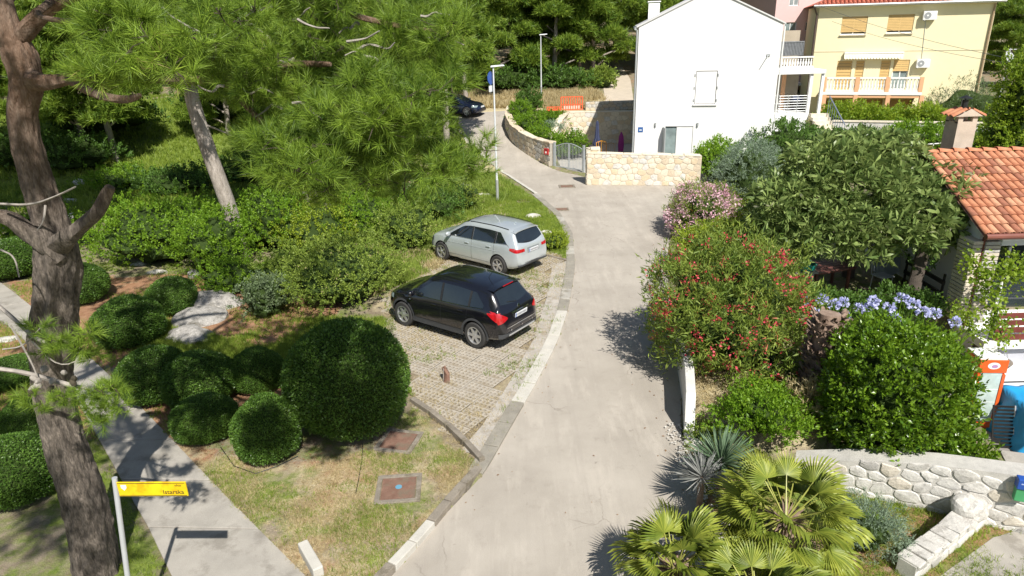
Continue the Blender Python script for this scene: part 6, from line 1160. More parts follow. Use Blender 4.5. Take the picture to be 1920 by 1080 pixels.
# terrace vines on the tiled house balcony
def vine_run(label, pts, n, size, rad):
    p = resample(pts, 30); t = thing('grapevine', label, 'grapevine', tuple(p[0])); MB().tube([tuple(q-p[0]) for q in p], .014, 5).obj('stem', TWIG, t); i = rng.integers(0, 30, n); pos = p[i]-p[0]+rng.normal(0, 1, (n, 3))*rad
    V, Fa = scatter(LEAF[0]*[1, 1.6, 1], LEAF[1], pos, frames(rng.normal(0, .6, (n, 3))+[0, -.3, -.3], None), size*rng.uniform(.6, 1.2, n)); obj('foliage', np_mesh('foliage', V, Fa, VINE), t); return t
vine_run('sunlit grapevine hanging over the balcony rail beside the brick pillar', [A(1822, 485, 17.0), A(1845, 520, 16.9), A(1858, 560, 16.8), A(1868, 600, 16.8), A(1880, 635, 16.7)], 1000, .10, .17)
vine_run('grapevine trailing along the wire at the right edge of the balcony', [A(1860, 515, 16.8), A(1890, 500, 16.7), A(1915, 505, 16.7), A(1950, 520, 16.7)], 800, .10, .19)
vine_run('grapevine tangle at the foot of the brick pillar', [A(1800, 575, 16.5), A(1812, 600, 16.4), A(1822, 625, 16.3)], 500, .08, .16)
# shaggy cut palm trunk
st = Z(1535, 775, .42); sp_ = thing('shaggy_palm_trunk', 'brown shaggy palm trunk stump with old leaf bases between oleander and hedge', 'palm trunk', (st[0], st[1]+.3, .3)); stz = float(Y(1540, 590, st[1]+.3)[2])-.3
SHG = mat('shaggy_fibre', (.17, .11, .08), .95, .35, 6, col2=(.34, .25, .19), bump=.6, bscale=30); MB().tube([(0, 0, 0), (.05, 0, stz*.5), (.1, .05, stz)], [.26, .27, .2], 12).obj('core', SHG, sp_, sm=True); n = 520; z = rng.uniform(0, stz, n); a = rng.uniform(0, 6.283, n); rr = .27+rng.uniform(-.02, .04, n)
pos = np.stack([rr*np.cos(a)+.1*z/stz, rr*np.sin(a), z], 1); D = np.stack([np.cos(a), np.sin(a), rng.uniform(.3, 1.2, n)], 1); pv = np.array([(0, -.5, 0), (0, .5, 0), (1, .18, .1), (1, -.18, .1), (0, 0, -.4)]); V, Fa = scatter(pv, np.array([(0, 1, 2), (0, 2, 3), (0, 3, 4), (1, 4, 2)]), pos, frames(D, 0), rng.uniform(.10, .17, n)); o = obj('leaf_bases', np_mesh('leaf_bases', V, Fa, SHG), sp_)
# agapanthus with lilac flower heads
AG = [(1522, 572), (1542, 566), (1556, 572), (1580, 568), (1632, 566), (1624, 582), (1650, 582), (1668, 580), (1686, 562), (1703, 570), (1722, 584), (1681, 596), (1763, 592), (1775, 600), (1534, 590), (1576, 596)]
fl = rosette(26, (PETAL[0], PETAL[1]), .2, 8, 1.4)
for k, (px, py) in enumerate(AG):
    p = A(px, py, 15.6 if k not in (0, 14, 15) else 14.8); t = thing('agapanthus', ['leftmost agapanthus head above the shaggy palm trunk', 'second agapanthus head from the left in its cluster', 'third agapanthus head in the left cluster', 'agapanthus head at the right of the left cluster', 'agapanthus head at the left of the group before the dark shade', 'low agapanthus head under the one before the dark shade', 'agapanthus head left of centre above the bay hedge', 'agapanthus head at the centre above the bay hedge', 'highest agapanthus head against the dark shade', 'agapanthus head lower right of the highest one', 'large agapanthus head left of the brick pillar foot', 'low agapanthus head half behind the bay hedge top', 'agapanthus head below the brick pillar', 'rightmost agapanthus head below the brick pillar', 'agapanthus head low on the shaggy palm trunk', 'agapanthus head low between trunk and bay hedge'][k], 'agapanthus', (p[0]+rnd.uniform(-.12, .12), p[1]+rnd.uniform(-.2, .2), p[2]-1.0), 0, 'lilac agapanthus flowers')
    MB().tube([(0, 0, 0), (0, 0, .98)], .009, 4).obj('stem', BRIGHT, t); n = 46; d = sphere_dirs(n, rng, -.6); V, Fa = scatter(PETAL[0], PETAL[1], d*.075, frames(d, None), .085*rng.uniform(.7, 1.2, n)); V2, F2 = scatter(PETAL[0], PETAL[1], d*.11+rng.normal(0, .02, (n, 3)), frames(rng.normal(0, 1, (n, 3)), None), np.full(n, .04)); V, Fa = merge([(V, Fa), (V2, F2)]); obj('flower_head', np_mesh('flower_head', V, Fa, BLUEF), t, (0, 0, 1.0))
    n = 26; a = rng.uniform(0, 6.283, n); D = np.stack([np.cos(a)*.5, np.sin(a)*.5, np.full(n, 1.)], 1); V, Fa = scatter(NARROW[0]*[1, .5, 1], NARROW[1], D*.0, frames(D, None), rng.uniform(.4, .8, n)); obj('leaves', np_mesh('leaves', V, Fa, BRIGHT), t, (0, 0, .1))
# fan palms
def fan_leaf(seed, nseg=26, L=.62, pet=.6):
    rg = np.random.default_rng(seed); V = []; Fs = []; b = 0
    for k in range(nseg):
        a = -1.75+3.5*k/(nseg-1); ll = L*(1-.28*abs(a)/1.75)*rg.uniform(.92, 1.05); c, s = math.cos(a), math.sin(a); w_ = .0145; dr = rg.uniform(.03, .16)
        # folded strip: root, widest, tip
        p = [(pet, 0, 0), (pet+c*ll*.45-s*w_, s*ll*.45+c*w_, .012), (pet+c*ll*.45, s*ll*.45, -.012), (pet+c*ll*.45+s*w_, s*ll*.45-c*w_, .012), (pet+c*ll*.85-s*w_*.4, s*ll*.85+c*w_*.4, -dr*.5), (pet+c*ll, s*ll, -dr-.03)]
        V += p; Fs += [(b, b+2, b+1), (b, b+3, b+2), (b+1, b+2, b+4), (b+2, b+3, b+4), (b+4, b+3, b+5)]; b += 6
    return np.array(V), np.array(Fs)
def palm(name, label, c, h_, nl, L, pet, seed, sc=1, elo=(-.35, 1.35)):
    t = thing(name, label, 'palm', tuple(c)); rg = np.random.default_rng(seed); MB().tube([(0, 0, -.1), (.02, 0, h_*.6), (0, 0, h_)], [.15, .16, .11], 12, wob=.1).obj('trunk', SHG, t, sm=True)
    lms = []
    for k in range(3): V, Fa = fan_leaf(seed*7+k, 28, L, pet); lms.append(np_mesh('frond', V, Fa, PALM))
    STEM = mat('palm_stalk', (.30, .31, .07), .5, .2, 4)
    sm_ = MB().tube([(0, 0, 0), (pet, 0, 0)], [.014, .008], 4).mesh('stalk', STEM)
    for k in range(nl):
        u = (k+.5)/nl; az = k*2.39996+rg.uniform(-.2, .2); el = elo[0]+(elo[1]-elo[0])*u**1.1; el += rg.uniform(-.08, .08); s_ = rg.uniform(.85, 1.1)*sc
        M_ = Matrix.Rotation(az, 4, 'Z') @ Matrix.Rotation(-el, 4, 'Y') @ Matrix.Rotation(rg.uniform(-.35, .35), 4, 'X'); o = bpy.data.objects.new('frond', lms[k % 3]); link(o, t); o.matrix_local = Matrix.Translation((.05*math.cos(az), .05*math.sin(az), h_)) @ M_ @ Matrix.Diagonal((s_, s_, s_, 1)); ob = obj('stalk', sm_, o)
    n = 150; a = rg.uniform(0, 6.283, n); D = np.stack([np.cos(a), np.sin(a), rg.uniform(-.3, .9, n)], 1); V, Fa = scatter(NARROW[0]*[1, .8, 1], NARROW[1], D*.03+[0, 0, h_-.05], frames(D, None, rg), rg.uniform(.15, .32, n)); obj('fibre', np_mesh('fibre', V, Fa, SHG), t)
    return t
pc_ = A(1475, 965, 9.6); palm('fan_palm', 'large sunlit fan palm with brown fibrous heart in front of the limestone wall', (pc_[0], pc_[1], 0), float(pc_[2])-.05, 36, .50, .60, 3, elo=(-.6, 1.0))
pc_ = A(1262, 1050, 9.3); palm('fan_palm', 'smaller darker fan palm overhanging the road at the bottom edge', (pc_[0], pc_[1]-.1, 0), float(pc_[2]), 24, .46, .42, 9, elo=(-.2, 1.3))
pc_ = A(1420, 1130, 8.6); palm('fan_palm', 'fan palm mostly below the frame edge under the large one', (pc_[0], pc_[1], 0), float(pc_[2]), 20, .46, .45, 12, elo=(-.2, 1.2))
def yucca(label, c, h_, n, L, seed, m=YUC):
    t = thing('yucca', label, 'yucca', tuple(c)); rg = np.random.default_rng(seed); d = sphere_dirs(n, rg, -.25); pv = np.array([(0, -.022, 0), (0, .022, 0), (.6, .024, .01), (.6, -.024, .01), (1, 0, -.03)]); V, Fa = scatter(pv, np.array([(0, 1, 2), (0, 2, 3), (3, 2, 4)]), d*.04, frames(d, None, rg), L*rg.uniform(.8, 1.1, n)); obj('blades', np_mesh('blades', V, Fa, m), t, (0, 0, h_)); MB().tube([(0, 0, -.05), (0, 0, h_)], [.06, .05], 8).obj('stem', SHG, t); return t
c = A(1352, 868, 11.6); yucca('blue-green spiky yucca at the road edge left of the large palm', (c[0], c[1], .05), float(c[2])-.05, 330, .62, 3); c = A(1316, 895, 11.2); yucca('greyish spiky yucca leaning over the road left of the green one', (c[0], c[1], .0), float(c[2]), 200, .45, 5, leafmat('grey_yucca', (.16, .17, .16), (.36, .36, .34), tr=.1))
c = G(1642, 990); yucca('small green spiky plant on the palm lawn near the limestone wall', (c[0], c[1], 0), .1, 60, .3, 8, BRIGHT)
sb('silver_shrub', 'silvery feathery shrub on the lawn right of the large palm', 'shrub', 1632, 1062, 945, 105, 7000, .05, SILVER, amt=.16, seed=90, depth=.5, core=.5, proto=NARROW)
# ------------------------------------------------------------------ grass, straw, litter
COV = [G(748, 922), G(748, 832)]
def blades(name, poly, n, hgt, m, nb=5, prob=None, z=None, wd=.06, lean=.5, seed=1, parent=None):
    rg = np.random.default_rng(seed); p = np.array(poly); x = rg.uniform(p[:, 0].min(), p[:, 0].max(), n*4); y = rg.uniform(p[:, 1].min(), p[:, 1].max(), n*4); k = inpoly(x, y, poly) & ~inpoly(x, y, road_poly) & ~inpoly(x, y, path_poly)
    for q in COV: k &= (np.abs(x-q[0]) > .42) | (np.abs(y-q[1]) > .42)
    if prob is not None: k &= rg.uniform(0, 1, len(x)) < prob(x, y)
    x, y = x[k][:n], y[k][:n]; N = len(x); zz = height(x, y) if z is None else np.full(N, z); pos = np.repeat(np.stack([x, y, zz], 1), nb, 0)+rg.normal(0, .025, (N*nb, 3))*[1, 1, 0]
    D = rg.normal(0, lean, (N*nb, 3)); D[:, 2] = 1; pv = np.array([(0, -wd, 0), (0, wd, 0), (1, 0, .0)]); V, Fa = scatter(pv, np.array([(0, 1, 2)]), pos, frames(D, None, rg), hgt*rg.uniform(.5, 1.4, N*nb)); return tag(obj(name, np_mesh(name, V, Fa, m)), None, None, None, 'stuff')
ng = lambda s, sd, b=.5: (lambda x, y: np.clip(b+1.1*noise2(x, y, s, sd), 0, 1))
def stuff(o, lb, cat): o['label'] = lb; o['category'] = cat; return o
stuff(blades('lawn_grass', lawn_poly, 9500, .06, GRASS, 5, ng(1.6, 1, .25), seed=1), 'short green grass of the patchy lawn between footpath and road', 'grass')
stuff(blades('dry_grass', lawn_poly, 13000, .055, STRAW, 5, ng(1.9, 4, .5), seed=2, lean=.9), 'dry straw blades scattered over the patchy lawn', 'grass')
stuff(blades('lawn_grass', leftlawn_poly, 6000, .07, GRASS, 5, ng(1.4, 2, .6), seed=3), 'shaded grass around the foot of the big pine', 'grass')
stuff(blades('verge_grass', verge_poly, 9000, .12, GRASS, 5, ng(1.0, 3, .8), seed=4), 'bright green grass of the verge behind the silver car', 'grass')
stuff(blades('pad_grass', pad_poly, 8000, .07, STRAW, 5, lambda x, y: np.clip(.35+1.2*noise2(x, y, .8, 6)+.9*(np.hypot(x-pc[0], y-pc[1]) > 3.6), 0, 1), z=.01, seed=5, lean=.8), 'dry grass growing through the turf pavers', 'grass')
stuff(blades('pad_weeds', pad_poly, 3500, .10, WEED, 5, lambda x, y: np.clip(-.05+1.4*noise2(x, y, 1.1, 16), 0, 1), z=.01, seed=6), 'green weeds tufting between the turf pavers', 'grass')
stuff(blades('lawn_grass', palmlawn_poly+[], 6000, .08, GRASS, 5, ng(1.6, 7, .5), seed=7), 'patchy grass of the small lawn around the palms', 'grass')
stuff(blades('dry_grass', bed_poly, 5000, .09, STRAW, 5, None, seed=8, lean=1.2), 'dry straw lying on the raised garden bed', 'grass')
mead = GP([(430, 640), (560, 600), (740, 600), (735, 700), (775, 745), (560, 700), (430, 700), (330, 760), (250, 640), (300, 600)])
stuff(blades('meadow_grass', mead, 14000, .13, GRASS, 5, ng(.9, 9, .55), seed=9), 'shaded meadow grass behind the clipped bushes', 'grass')
mead2 = GP([(460, 560), (700, 560), (820, 505), (860, 470), (800, 440), (700, 470), (560, 480), (430, 520)])
stuff(blades('meadow_grass', mead2, 12000, .20, WEED, 5, ng(.9, 10, .7), seed=10), 'long yellowing meadow grass between the wild shrubs and silver car', 'grass')
stuff(blades('meadow_grass', mead2+[], 5000, .22, STRAW, 5, ng(.9, 11, .5), seed=11), 'straw stalks standing among the wild shrubs', 'grass')
far1 = GP([(255, 312), (400, 318), (600, 330), (860, 330), (930, 330), (980, 362), (900, 400), (820, 440), (500, 400), (240, 380)])
stuff(blades('bank_grass', far1, 16000, .28, WEED, 5, ng(.7, 12, .6), seed=12), 'rough grass of the bank under the pines', 'grass')
far2 = [(-44, 30), (-18, 30), (-12, 38), (-2.5, 38), (-3, 50), (-8, 62), (-44, 62)]
stuff(blades('meadow_grass', far2, 26000, .30, GRASS, 5, ng(.5, 13, .8), seed=13, wd=.09), 'bright sunny meadow seen under the left pines', 'grass')
far3 = [(-6, 53), (8, 50.8), (7, 62), (-8, 64)]
stuff(blades('dry_meadow', far3, 12000, .40, STRAW, 5, ng(.5, 14, .6), seed=14, wd=.08), 'tall dry grass at the forest edge behind the orange barrier', 'grass')
stuff(blades('red_bed_grass', [(-16, 12), (-5.5, 12), (-5, 22), (-18, 24)], 9000, .10, GRASS, 5, ng(1.1, 15, .3), seed=15), 'thin grass on the red soil between rocks and clipped bushes', 'grass')
# leaf litter and gravel grit
rg = np.random.default_rng(77); pl = [tuple(p) for p in GP([(200, 650), (760, 780), (700, 850), (560, 890), (420, 870), (330, 840), (180, 690)])]; x = rg.uniform(-9, 0, 9000); y = rg.uniform(9, 20, 9000); k = inpoly(x, y, pl); x, y = x[k], y[k]
V, Fa = scatter(LEAF[0], LEAF[1], np.stack([x, y, height(x, y)+.012], 1), frames(rg.normal(0, 1, (len(x), 3))*[1, 1, .12], 0, rg), rg.uniform(.03, .06, len(x))); tag(obj('leaf_litter', np_mesh('leaf_litter', V, Fa, leafmat('dead_leaves', (.16, .08, .04), (.34, .22, .12), tr=.1))), 'brown leaf litter on bare soil under the clipped bushes', 'leaf litter', None, 'stuff')
x = rg.uniform(-.6, 3.2, 5000); y = rg.uniform(11, 24, 5000); k = inpoly(x, y, apron); x, y = x[k], y[k]; V, Fa = scatter(LEAF[0]*[1, 1.6, 1], LEAF[1], np.stack([x, y, np.full(len(x), .04)], 1), frames(rg.normal(0, 1, (len(x), 3))*[1, 1, .2], 0, rg), rg.uniform(.012, .035, len(x))); tag(obj('grit', np_mesh('grit', V, Fa, LIMET)), 'pale grit strewn along the parking apron', 'gravel', None, 'stuff')
x = rg.uniform(3.0, 3.8, 900); y = rg.uniform(8, 12, 900); V, Fa = scatter(LEAF[0]*[1, 1.6, 1], LEAF[1], np.stack([x, y, np.full(len(x), .05)], 1), frames(rg.normal(0, 1, (len(x), 3))*[1, 1, .3], 0, rg), rg.uniform(.02, .07, len(x))); tag(obj('rubble', np_mesh('rubble', V, Fa, LIME)), 'broken rubble along the road edge by the yuccas', 'gravel', None, 'stuff')
# ------------------------------------------------------------------ pines
def limb(parent, pts, rad, n=10, m=BARK, name='limb', wob=.2, seed=0):
    p = smooth(pts, 2); r = resample(np.stack([np.array(rad, float), np.zeros(len(rad))], 1), 2); rr = np.interp(np.linspace(0, 1, len(p)), np.linspace(0, 1, len(rad)), rad); o = np.array(parent.location)
    return MB().tube([tuple(q-o) for q in p], list(rr), n, wob=wob).obj(name, m, parent, sm=True)
def px_path(rows): return [A(a, b, d) for a, b, d in rows]
fpn = thing('stone_pine', 'big old pine with leaning orange-grey trunk filling the left foreground, boughs overhead', 'tree', (-6.5, 8.3, 0))
rows = [(196, 1180, 10.7, 47), (184, 1080, 10.5, 44), (160, 940, 10.1, 41), (122, 830, 9.8, 38), (104, 760, 9.6, 35), (95, 690, 9.35, 37), (95, 610, 9.1, 46), (103, 540, 8.9, 40), (108, 470, 8.75, 41), (92, 400, 8.6, 37), (66, 330, 8.45, 34), (46, 260, 8.3, 31), (40, 205, 8.2, 31), (52, 160, 8.1, 33), (40, 110, 8.0, 36), (18, 60, 7.9, 27), (2, 0, 7.8, 21), (-10, -80, 7.7, 19), (10, -200, 7.7, 16), (60, -330, 7.7, 12), (140, -450, 7.7, 7)]
pts = smooth([A(a, b, d) for a, b, d, r in rows], 2); rad = np.interp(np.linspace(0, 1, len(pts)), np.linspace(0, 1, len(rows)), [r*d/F*(.93 if b > 650 else (.84 if b > 400 else .80)) for a, b, d, r in rows]); pts = resample(np.hstack([pts, rad[:, None]]), 330)
from mathutils import noise as MN
vs = []; fs = []; n = 84; O = np.array([-6.5, 8.3, 0])
for i, q in enumerate(pts):
    t_ = pts[min(i+1, len(pts)-1), :3]-pts[max(i-1, 0), :3]; t_ /= np.linalg.norm(t_); u_ = np.cross(t_, [0, 1, 0]); u_ /= np.linalg.norm(u_); v_ = np.cross(t_, u_)
    for k in range(n):
        a = 6.283*k/n; z = q[2]; burl = math.exp(-((z-4.6)/.9)**2)
        dd = 1+.035*math.sin(a*5+z*2.1)+.03*math.sin(a*9-z*5)+.02*math.sin(a*17+z*11)+.02*math.sin(a*13-z*23)+burl*(.14*math.sin(a*3+z*.8)+.09*math.sin(a*7+z*1.5)-.05*math.sin(a*11+z*.6))+.05*(min(MN.voronoi(Vector((math.cos(a)*3.2+z*.3, math.sin(a)*3.2, z*2.6)))[0][:2][0], .5)-.25)*-1.6+.03*MN.noise(Vector((math.cos(a)*9, math.sin(a)*9, z*5)))
        w_ = q[:3]+(u_*math.cos(a)+v_*math.sin(a))*q[3]*dd; vs.append(w_-O)
for i in range(len(pts)-1):
    for k in range(n): fs.append((i*n+k, i*n+(k+1) % n, (i+1)*n+(k+1) % n, (i+1)*n+k))
MB().add(vs, fs).obj('trunk', BARK, fpn, sm=True)
def bough(rows_, n=9, m=BARK, nm='limb'): return limb(fpn, [A(a, b, d) for a, b, d, r in rows_], [r*d/F for a, b, d, r in rows_], n, m, nm)
bough([(95, 470, 8.7, 24), (135, 440, 8.4, 17), (168, 412, 8.2, 13), (192, 385, 8.1, 11), (206, 350, 8.0, 8)], nm='broken_stub')
bough([(112, 480, 8.7, 22), (75, 452, 8.5, 18), (40, 425, 8.4, 15), (5, 402, 8.3, 12), (-40, 405, 8.2, 10)], nm='broken_stub')
bough([(60, 150, 8.0, 20), (100, 155, 7.9, 15), (150, 143, 7.8, 12), (230, 142, 7.6, 11), (320, 148, 7.4, 10), (420, 150, 7.2, 8), (520, 120, 7.0, 6), (620, 120, 6.8, 4)])
bough([(130, 150, 7.8, 9), (175, 175, 7.5, 9), (215, 187, 7.3, 8), (250, 185, 7.1, 6), (263, 178, 7.0, 3)])
bough([(35, 70, 7.9, 16), (90, 15, 7.8, 14), (160, -20, 7.5, 12), (300, -40, 7.2, 10), (450, -30, 7.0, 8), (600, 10, 6.8, 6), (740, 50, 6.8, 4), (840, 60, 6.9, 2)])
bough([(100, 0, 7.7, 7), (60, 30, 7.0, 6), (120, 40, 6.0, 5), (230, 40, 5.2, 4), (300, 90, 4.9, 3), (340, 110, 4.8, 2)])
bough([(420, 150, 7.2, 7), (470, 210, 7.4, 6), (540, 270, 7.4, 5), (620, 310, 7.3, 4), (720, 330, 7.3, 3), (850, 310, 7.3, 2)])
bough([(520, 120, 7.0, 6), (600, 190, 7.3, 5), (700, 220, 7.4, 4), (800, 190, 7.4, 2)])
bough([(0, 20, 7.8, 9), (60, -60, 8.5, 8), (200, -10, 9.2, 7), (330, 60, 9.6, 5), (430, 110, 9.8, 3)])
bough([(-20, 560, 8.4, 4), (30, 600, 8.2, 4), (70, 640, 8.1, 3), (120, 650, 8.0, 2)], 6, DTWIG, 'dead_branch'); bough([(-20, 690, 8.0, 5), (60, 700, 8.1, 5), (120, 720, 8.1, 4), (170, 730, 8.1, 2)], 6, DTWIG, 'dead_branch')
for rr_ in ([(0, 382, 8.1, 2.5), (60, 385, 8.0, 2.5), (105, 368, 7.9, 2), (142, 350, 7.8, 1.2)], [(85, 385, 7.95, 2), (82, 415, 7.9, 1.6), (70, 432, 7.9, 1)], [(0, 468, 8.0, 2), (28, 480, 8.0, 1.6), (36, 520, 8.0, 1)], [(372, 205, 7.3, 2.5), (388, 235, 7.3, 2), (405, 280, 7.3, 1.2)], [(388, 235, 7.3, 2), (410, 243, 7.3, 1.6), (435, 255, 7.3, 1)], [(305, 15, 5.2, 3), (316, 28, 5.1, 2.5), (345, 45, 5.1, 2), (375, 60, 5.1, 1)], [(316, 28, 5.1, 2.5), (312, 45, 5.1, 2), (295, 60, 5.0, 1.6)], [(60, 640, 7.9, 1.6), (110, 690, 7.9, 1.4), (160, 670, 7.9, 1)], [(20, 610, 8, 2), (60, 680, 8, 1.6), (75, 720, 8, 1)], [(5, 655, 8, 1.6), (45, 650, 8, 1.4), (75, 615, 8, .8)]): bough(rr_, 5, DTWIG, 'dead_twig')
canopy = [(330, -60), (830, -60), (822, 60), (815, 130), (785, 185), (780, 240), (850, 305), (820, 335), (750, 370), (690, 378), (640, 335), (560, 360), (500, 300), (450, 220), (400, 165), (320, 130), (300, 40)]
for k in range(12):
    c0 = A(95+rnd.uniform(-45, 45), 705+rnd.uniform(-28, 28), 7.95); bm = bmesh.new(); bmesh.ops.create_icosphere(bm, subdivisions=2, radius=1)
    for v in bm.verts: v.co *= .9+.2*((v.index*7) % 3)/2; v.co = Vector((v.co.x*.033, v.co.y*.033, v.co.z*.05))
    me = bpy.data.meshes.new('pine_cone'); bm.to_mesh(me); bm.free(); me.materials.append(DTWIG if k % 3 else TWIG); obj('pine_cone', me, fpn, tuple(c0-O), (rnd.uniform(0, 3), rnd.uniform(0, 3), 0))
for k in range(26):
    px, py = rnd.uniform(380, 830), rnd.uniform(10, 320); d0 = rnd.uniform(6.0, 7.0)
    if not inpoly(px, py, canopy): continue
    q_ = [(px, py, d0, 3.2)]
    for j in range(4): q_.append((q_[-1][0]+rnd.uniform(6, 24)*(1 if k % 2 else -1), q_[-1][1]+rnd.uniform(-14, 16), d0-.05*j, 2.6-.5*j))
    bough(q_, 5, DTWIG, 'dead_twig')
TUF = [tuft(56, 5+k, .020, 1.25) for k in range(3)]; TUFD = [tuft(44, 15+k, .022, 1.2) for k in range(3)]
rg = np.random.default_rng(5)
def sprays(items, L=.125, protos=TUF):
    """items: (centre, radius, tufts)"""
    out = []
    for c0, r0, nt_ in items:
        c0 = np.array(c0); d = rg.normal(0, 1, (nt_, 3)); d /= np.linalg.norm(d, axis=1, keepdims=True); p = c0+d*r0*rg.uniform(.25, 1, (nt_, 1))*[1.15, 1.15, .7]; q = d*.8+[0, -.15, .45]+rg.normal(0, .3, (nt_, 3)); pr = protos[rg.integers(0, 3)]
        out.append(scatter(pr[0], pr[1], p, frames(q, None, rg), L*rg.uniform(.8, 1.3, nt_)))
    return out
def twigs(items, parent, m=TWIG):
    mb = MB(); o = np.array(parent.location)
    for c0, r0, nt_ in items:
        c0 = np.array(c0)
        if rg.uniform() < .35: continue
        for k in range(3): d = rg.normal(0, 1, 3); d /= np.linalg.norm(d); a = c0-d*r0*.15-o; b = c0+d*r0*.8-o; mb.tube([a, (a+b)/2+rg.normal(0, .02, 3), b], [.007, .005, .002], 4)
    return mb
IT = []; tries = 0
while len(IT) < 300 and tries < 9000:
    tries += 1; px, py = rg.uniform(240, 905), rg.uniform(-60, 395)
    if not inpoly(px, py, canopy): continue
    if noise2(px*.02, py*.02, 1, 4) < -.06: continue
    dep = rg.uniform(6.3, 9.4)-(.8 if py > 180 else 0); IT.append((A(px, py, dep), rg.uniform(.20, .36), 15))
for px, py, w_, h_, dep, k_ in [(205, 90, 50, 60, 4.7, 11), (255, 60, 60, 45, 4.8, 10), (300, 105, 60, 45, 4.8, 11), (345, 90, 30, 25, 4.9, 5), (240, 130, 40, 20, 4.7, 5), (420, 20, 60, 25, 5.6, 5), (690, 150, 30, 22, 5.8, 6), (740, 210, 45, 35, 5.9, 8), (775, 195, 38, 50, 6.0, 8), (832, 115, 22, 50, 6.2, 6), (560, 290, 50, 35, 6.0, 6), (500, 270, 30, 20, 6.2, 4), (838, 70, 22, 30, 6.2, 4), (600, 350, 30, 15, 6.0, 4), (860, 300, 45, 22, 6.6, 6), (720, 275, 50, 30, 6.2, 6), (400, 60, 40, 40, 6.2, 5), (630, 270, 50, 40, 6.2, 6)]:
    for j in range(k_): IT.append((A(px+rg.uniform(-w_, w_), py+rg.uniform(-h_, h_), dep+rg.uniform(-.25, .3)), rg.uniform(.12, .2) if dep < 5.5 else rg.uniform(.16, .27), 9 if dep < 5.5 else 12))
for px, py in ((70, 610), (85, 655), (140, 640), (165, 625), (175, 665), (150, 655), (110, 640), (55, 740), (75, 755), (120, 745), (160, 745), (190, 735), (215, 730), (225, 760), (195, 765), (165, 765), (180, 790), (205, 720)): IT.append((A(px, py, 7.95+rg.uniform(-.2, .15)), .15, 11))
V, Fa = merge([(v-O, f) for v, f in sprays(IT)]); obj('needles', np_mesh('needles', V, Fa, PINE), fpn); o = twigs(IT, fpn).obj('twigs', TWIG, fpn); o['kind'] = 'stuff'
# unseen upper part of its crown, whose shade dapples the footpath
UPC = []; NEAR = [(c0[0]-.3*c0[2], c0[1]+.85*c0[2]) for c0, r0, n0 in IT[300:]]
for k in range(150):
    h_ = rg.uniform(9.6, 12.5); gx, gy = rg.uniform(-13.5, -5.4), rg.uniform(8.6, 14.5)
    if math.hypot(gx-G(500, 845)[0]+.2, gy-G(500, 845)[1]-.4) < 1.0: continue
    if noise2(gx, gy, .9, 21) < -.18 or (gx > -6.2 and gy < 9.5): continue
    if min(math.hypot(gx-a, gy-b) for a, b in NEAR) < .75: continue
    UPC.append(((gx+.3*h_, gy-.85*h_, h_), rg.uniform(.35, .6), 26))
for k in range(130):
    h_ = rg.uniform(9.0, 12.0); gx, gy = rg.uniform(-15, -5.0), rg.uniform(14, 22.5)
    if noise2(gx, gy, .7, 23) < -.15: continue
    if min(math.hypot(gx-a, gy-b) for a, b in NEAR) < .75: continue
    UPC.append(((gx+.3*h_, gy-.85*h_, h_), rg.uniform(.35, .6), 22))
sh_ = GP([(330, 700), (400, 600), (560, 590), (690, 620), (725, 680), (600, 730), (450, 730)])
for k in range(150):
    h_ = rg.uniform(9.2, 11.5); gx, gy = rg.uniform(-9.5, -2.4), rg.uniform(13, 19)
    if not inpoly(gx, gy, sh_) or noise2(gx, gy, 1.1, 27) < -.2: continue
    UPC.append(((gx+.3*h_, gy-.85*h_, h_), rg.uniform(.3, .5), 22))
TUFB = [tuft(26, 35+k, .045, 1.25) for k in range(3)]
V, Fa = merge([(v-O, f) for v, f in sprays(UPC, .2, TUFB)]); obj('upper_needles', np_mesh('upper_needles', V, Fa, PINE), fpn)
for a_, b_ in (((-7.6, 7.6, 10.5), (-5.0, 3.0, 11.0)), ((-6.9, 7.8, 9.6), (-8.5, 2.0, 11.2)), ((-7.2, 7.8, 10.8), (-5.0, 9.0, 11.0)), ((-5.5, 4.0, 10.9), (-3.2, 1.0, 11.0))): limb(fpn, [a_, tuple((np.array(a_)+b_)/2+[0, 0, .3]), b_], [.12, .09, .04])
# mid-distance and forest pines
def pine_crown(seed, Hh, base, R0, npad, ntuft, L, proto, bias=0):
    rg = np.random.default_rng(seed); out = []; ends = []
    for k in range(npad):
        u = (k+.5)/npad; z = base+(Hh-base)*u; rr = R0*(1-.75*u**1.6)*rg.uniform(.45, 1.0); a = k*2.4+rg.uniform(-.5, .5); c0 = np.array([rr*math.cos(a), rr*math.sin(a), z+rg.uniform(-.3, .3)]); pr = np.array([1.0, 1.0, .52])*R0*rg.uniform(.28, .44); ends.append((c0, pr))
        n = int(ntuft/npad); d = sphere_dirs(n, rg, -.5); p = c0+d*pr*rg.uniform(.55, 1.08, (n, 1)); q = d*.8+[0, 0, .5]+rg.normal(0, .3, (n, 3)); t_ = proto[k % len(proto)]; out.append(scatter(t_[0], t_[1], p, frames(q, None, rg), L*rg.uniform(.7, 1.3, n)))
    return merge(out), ends
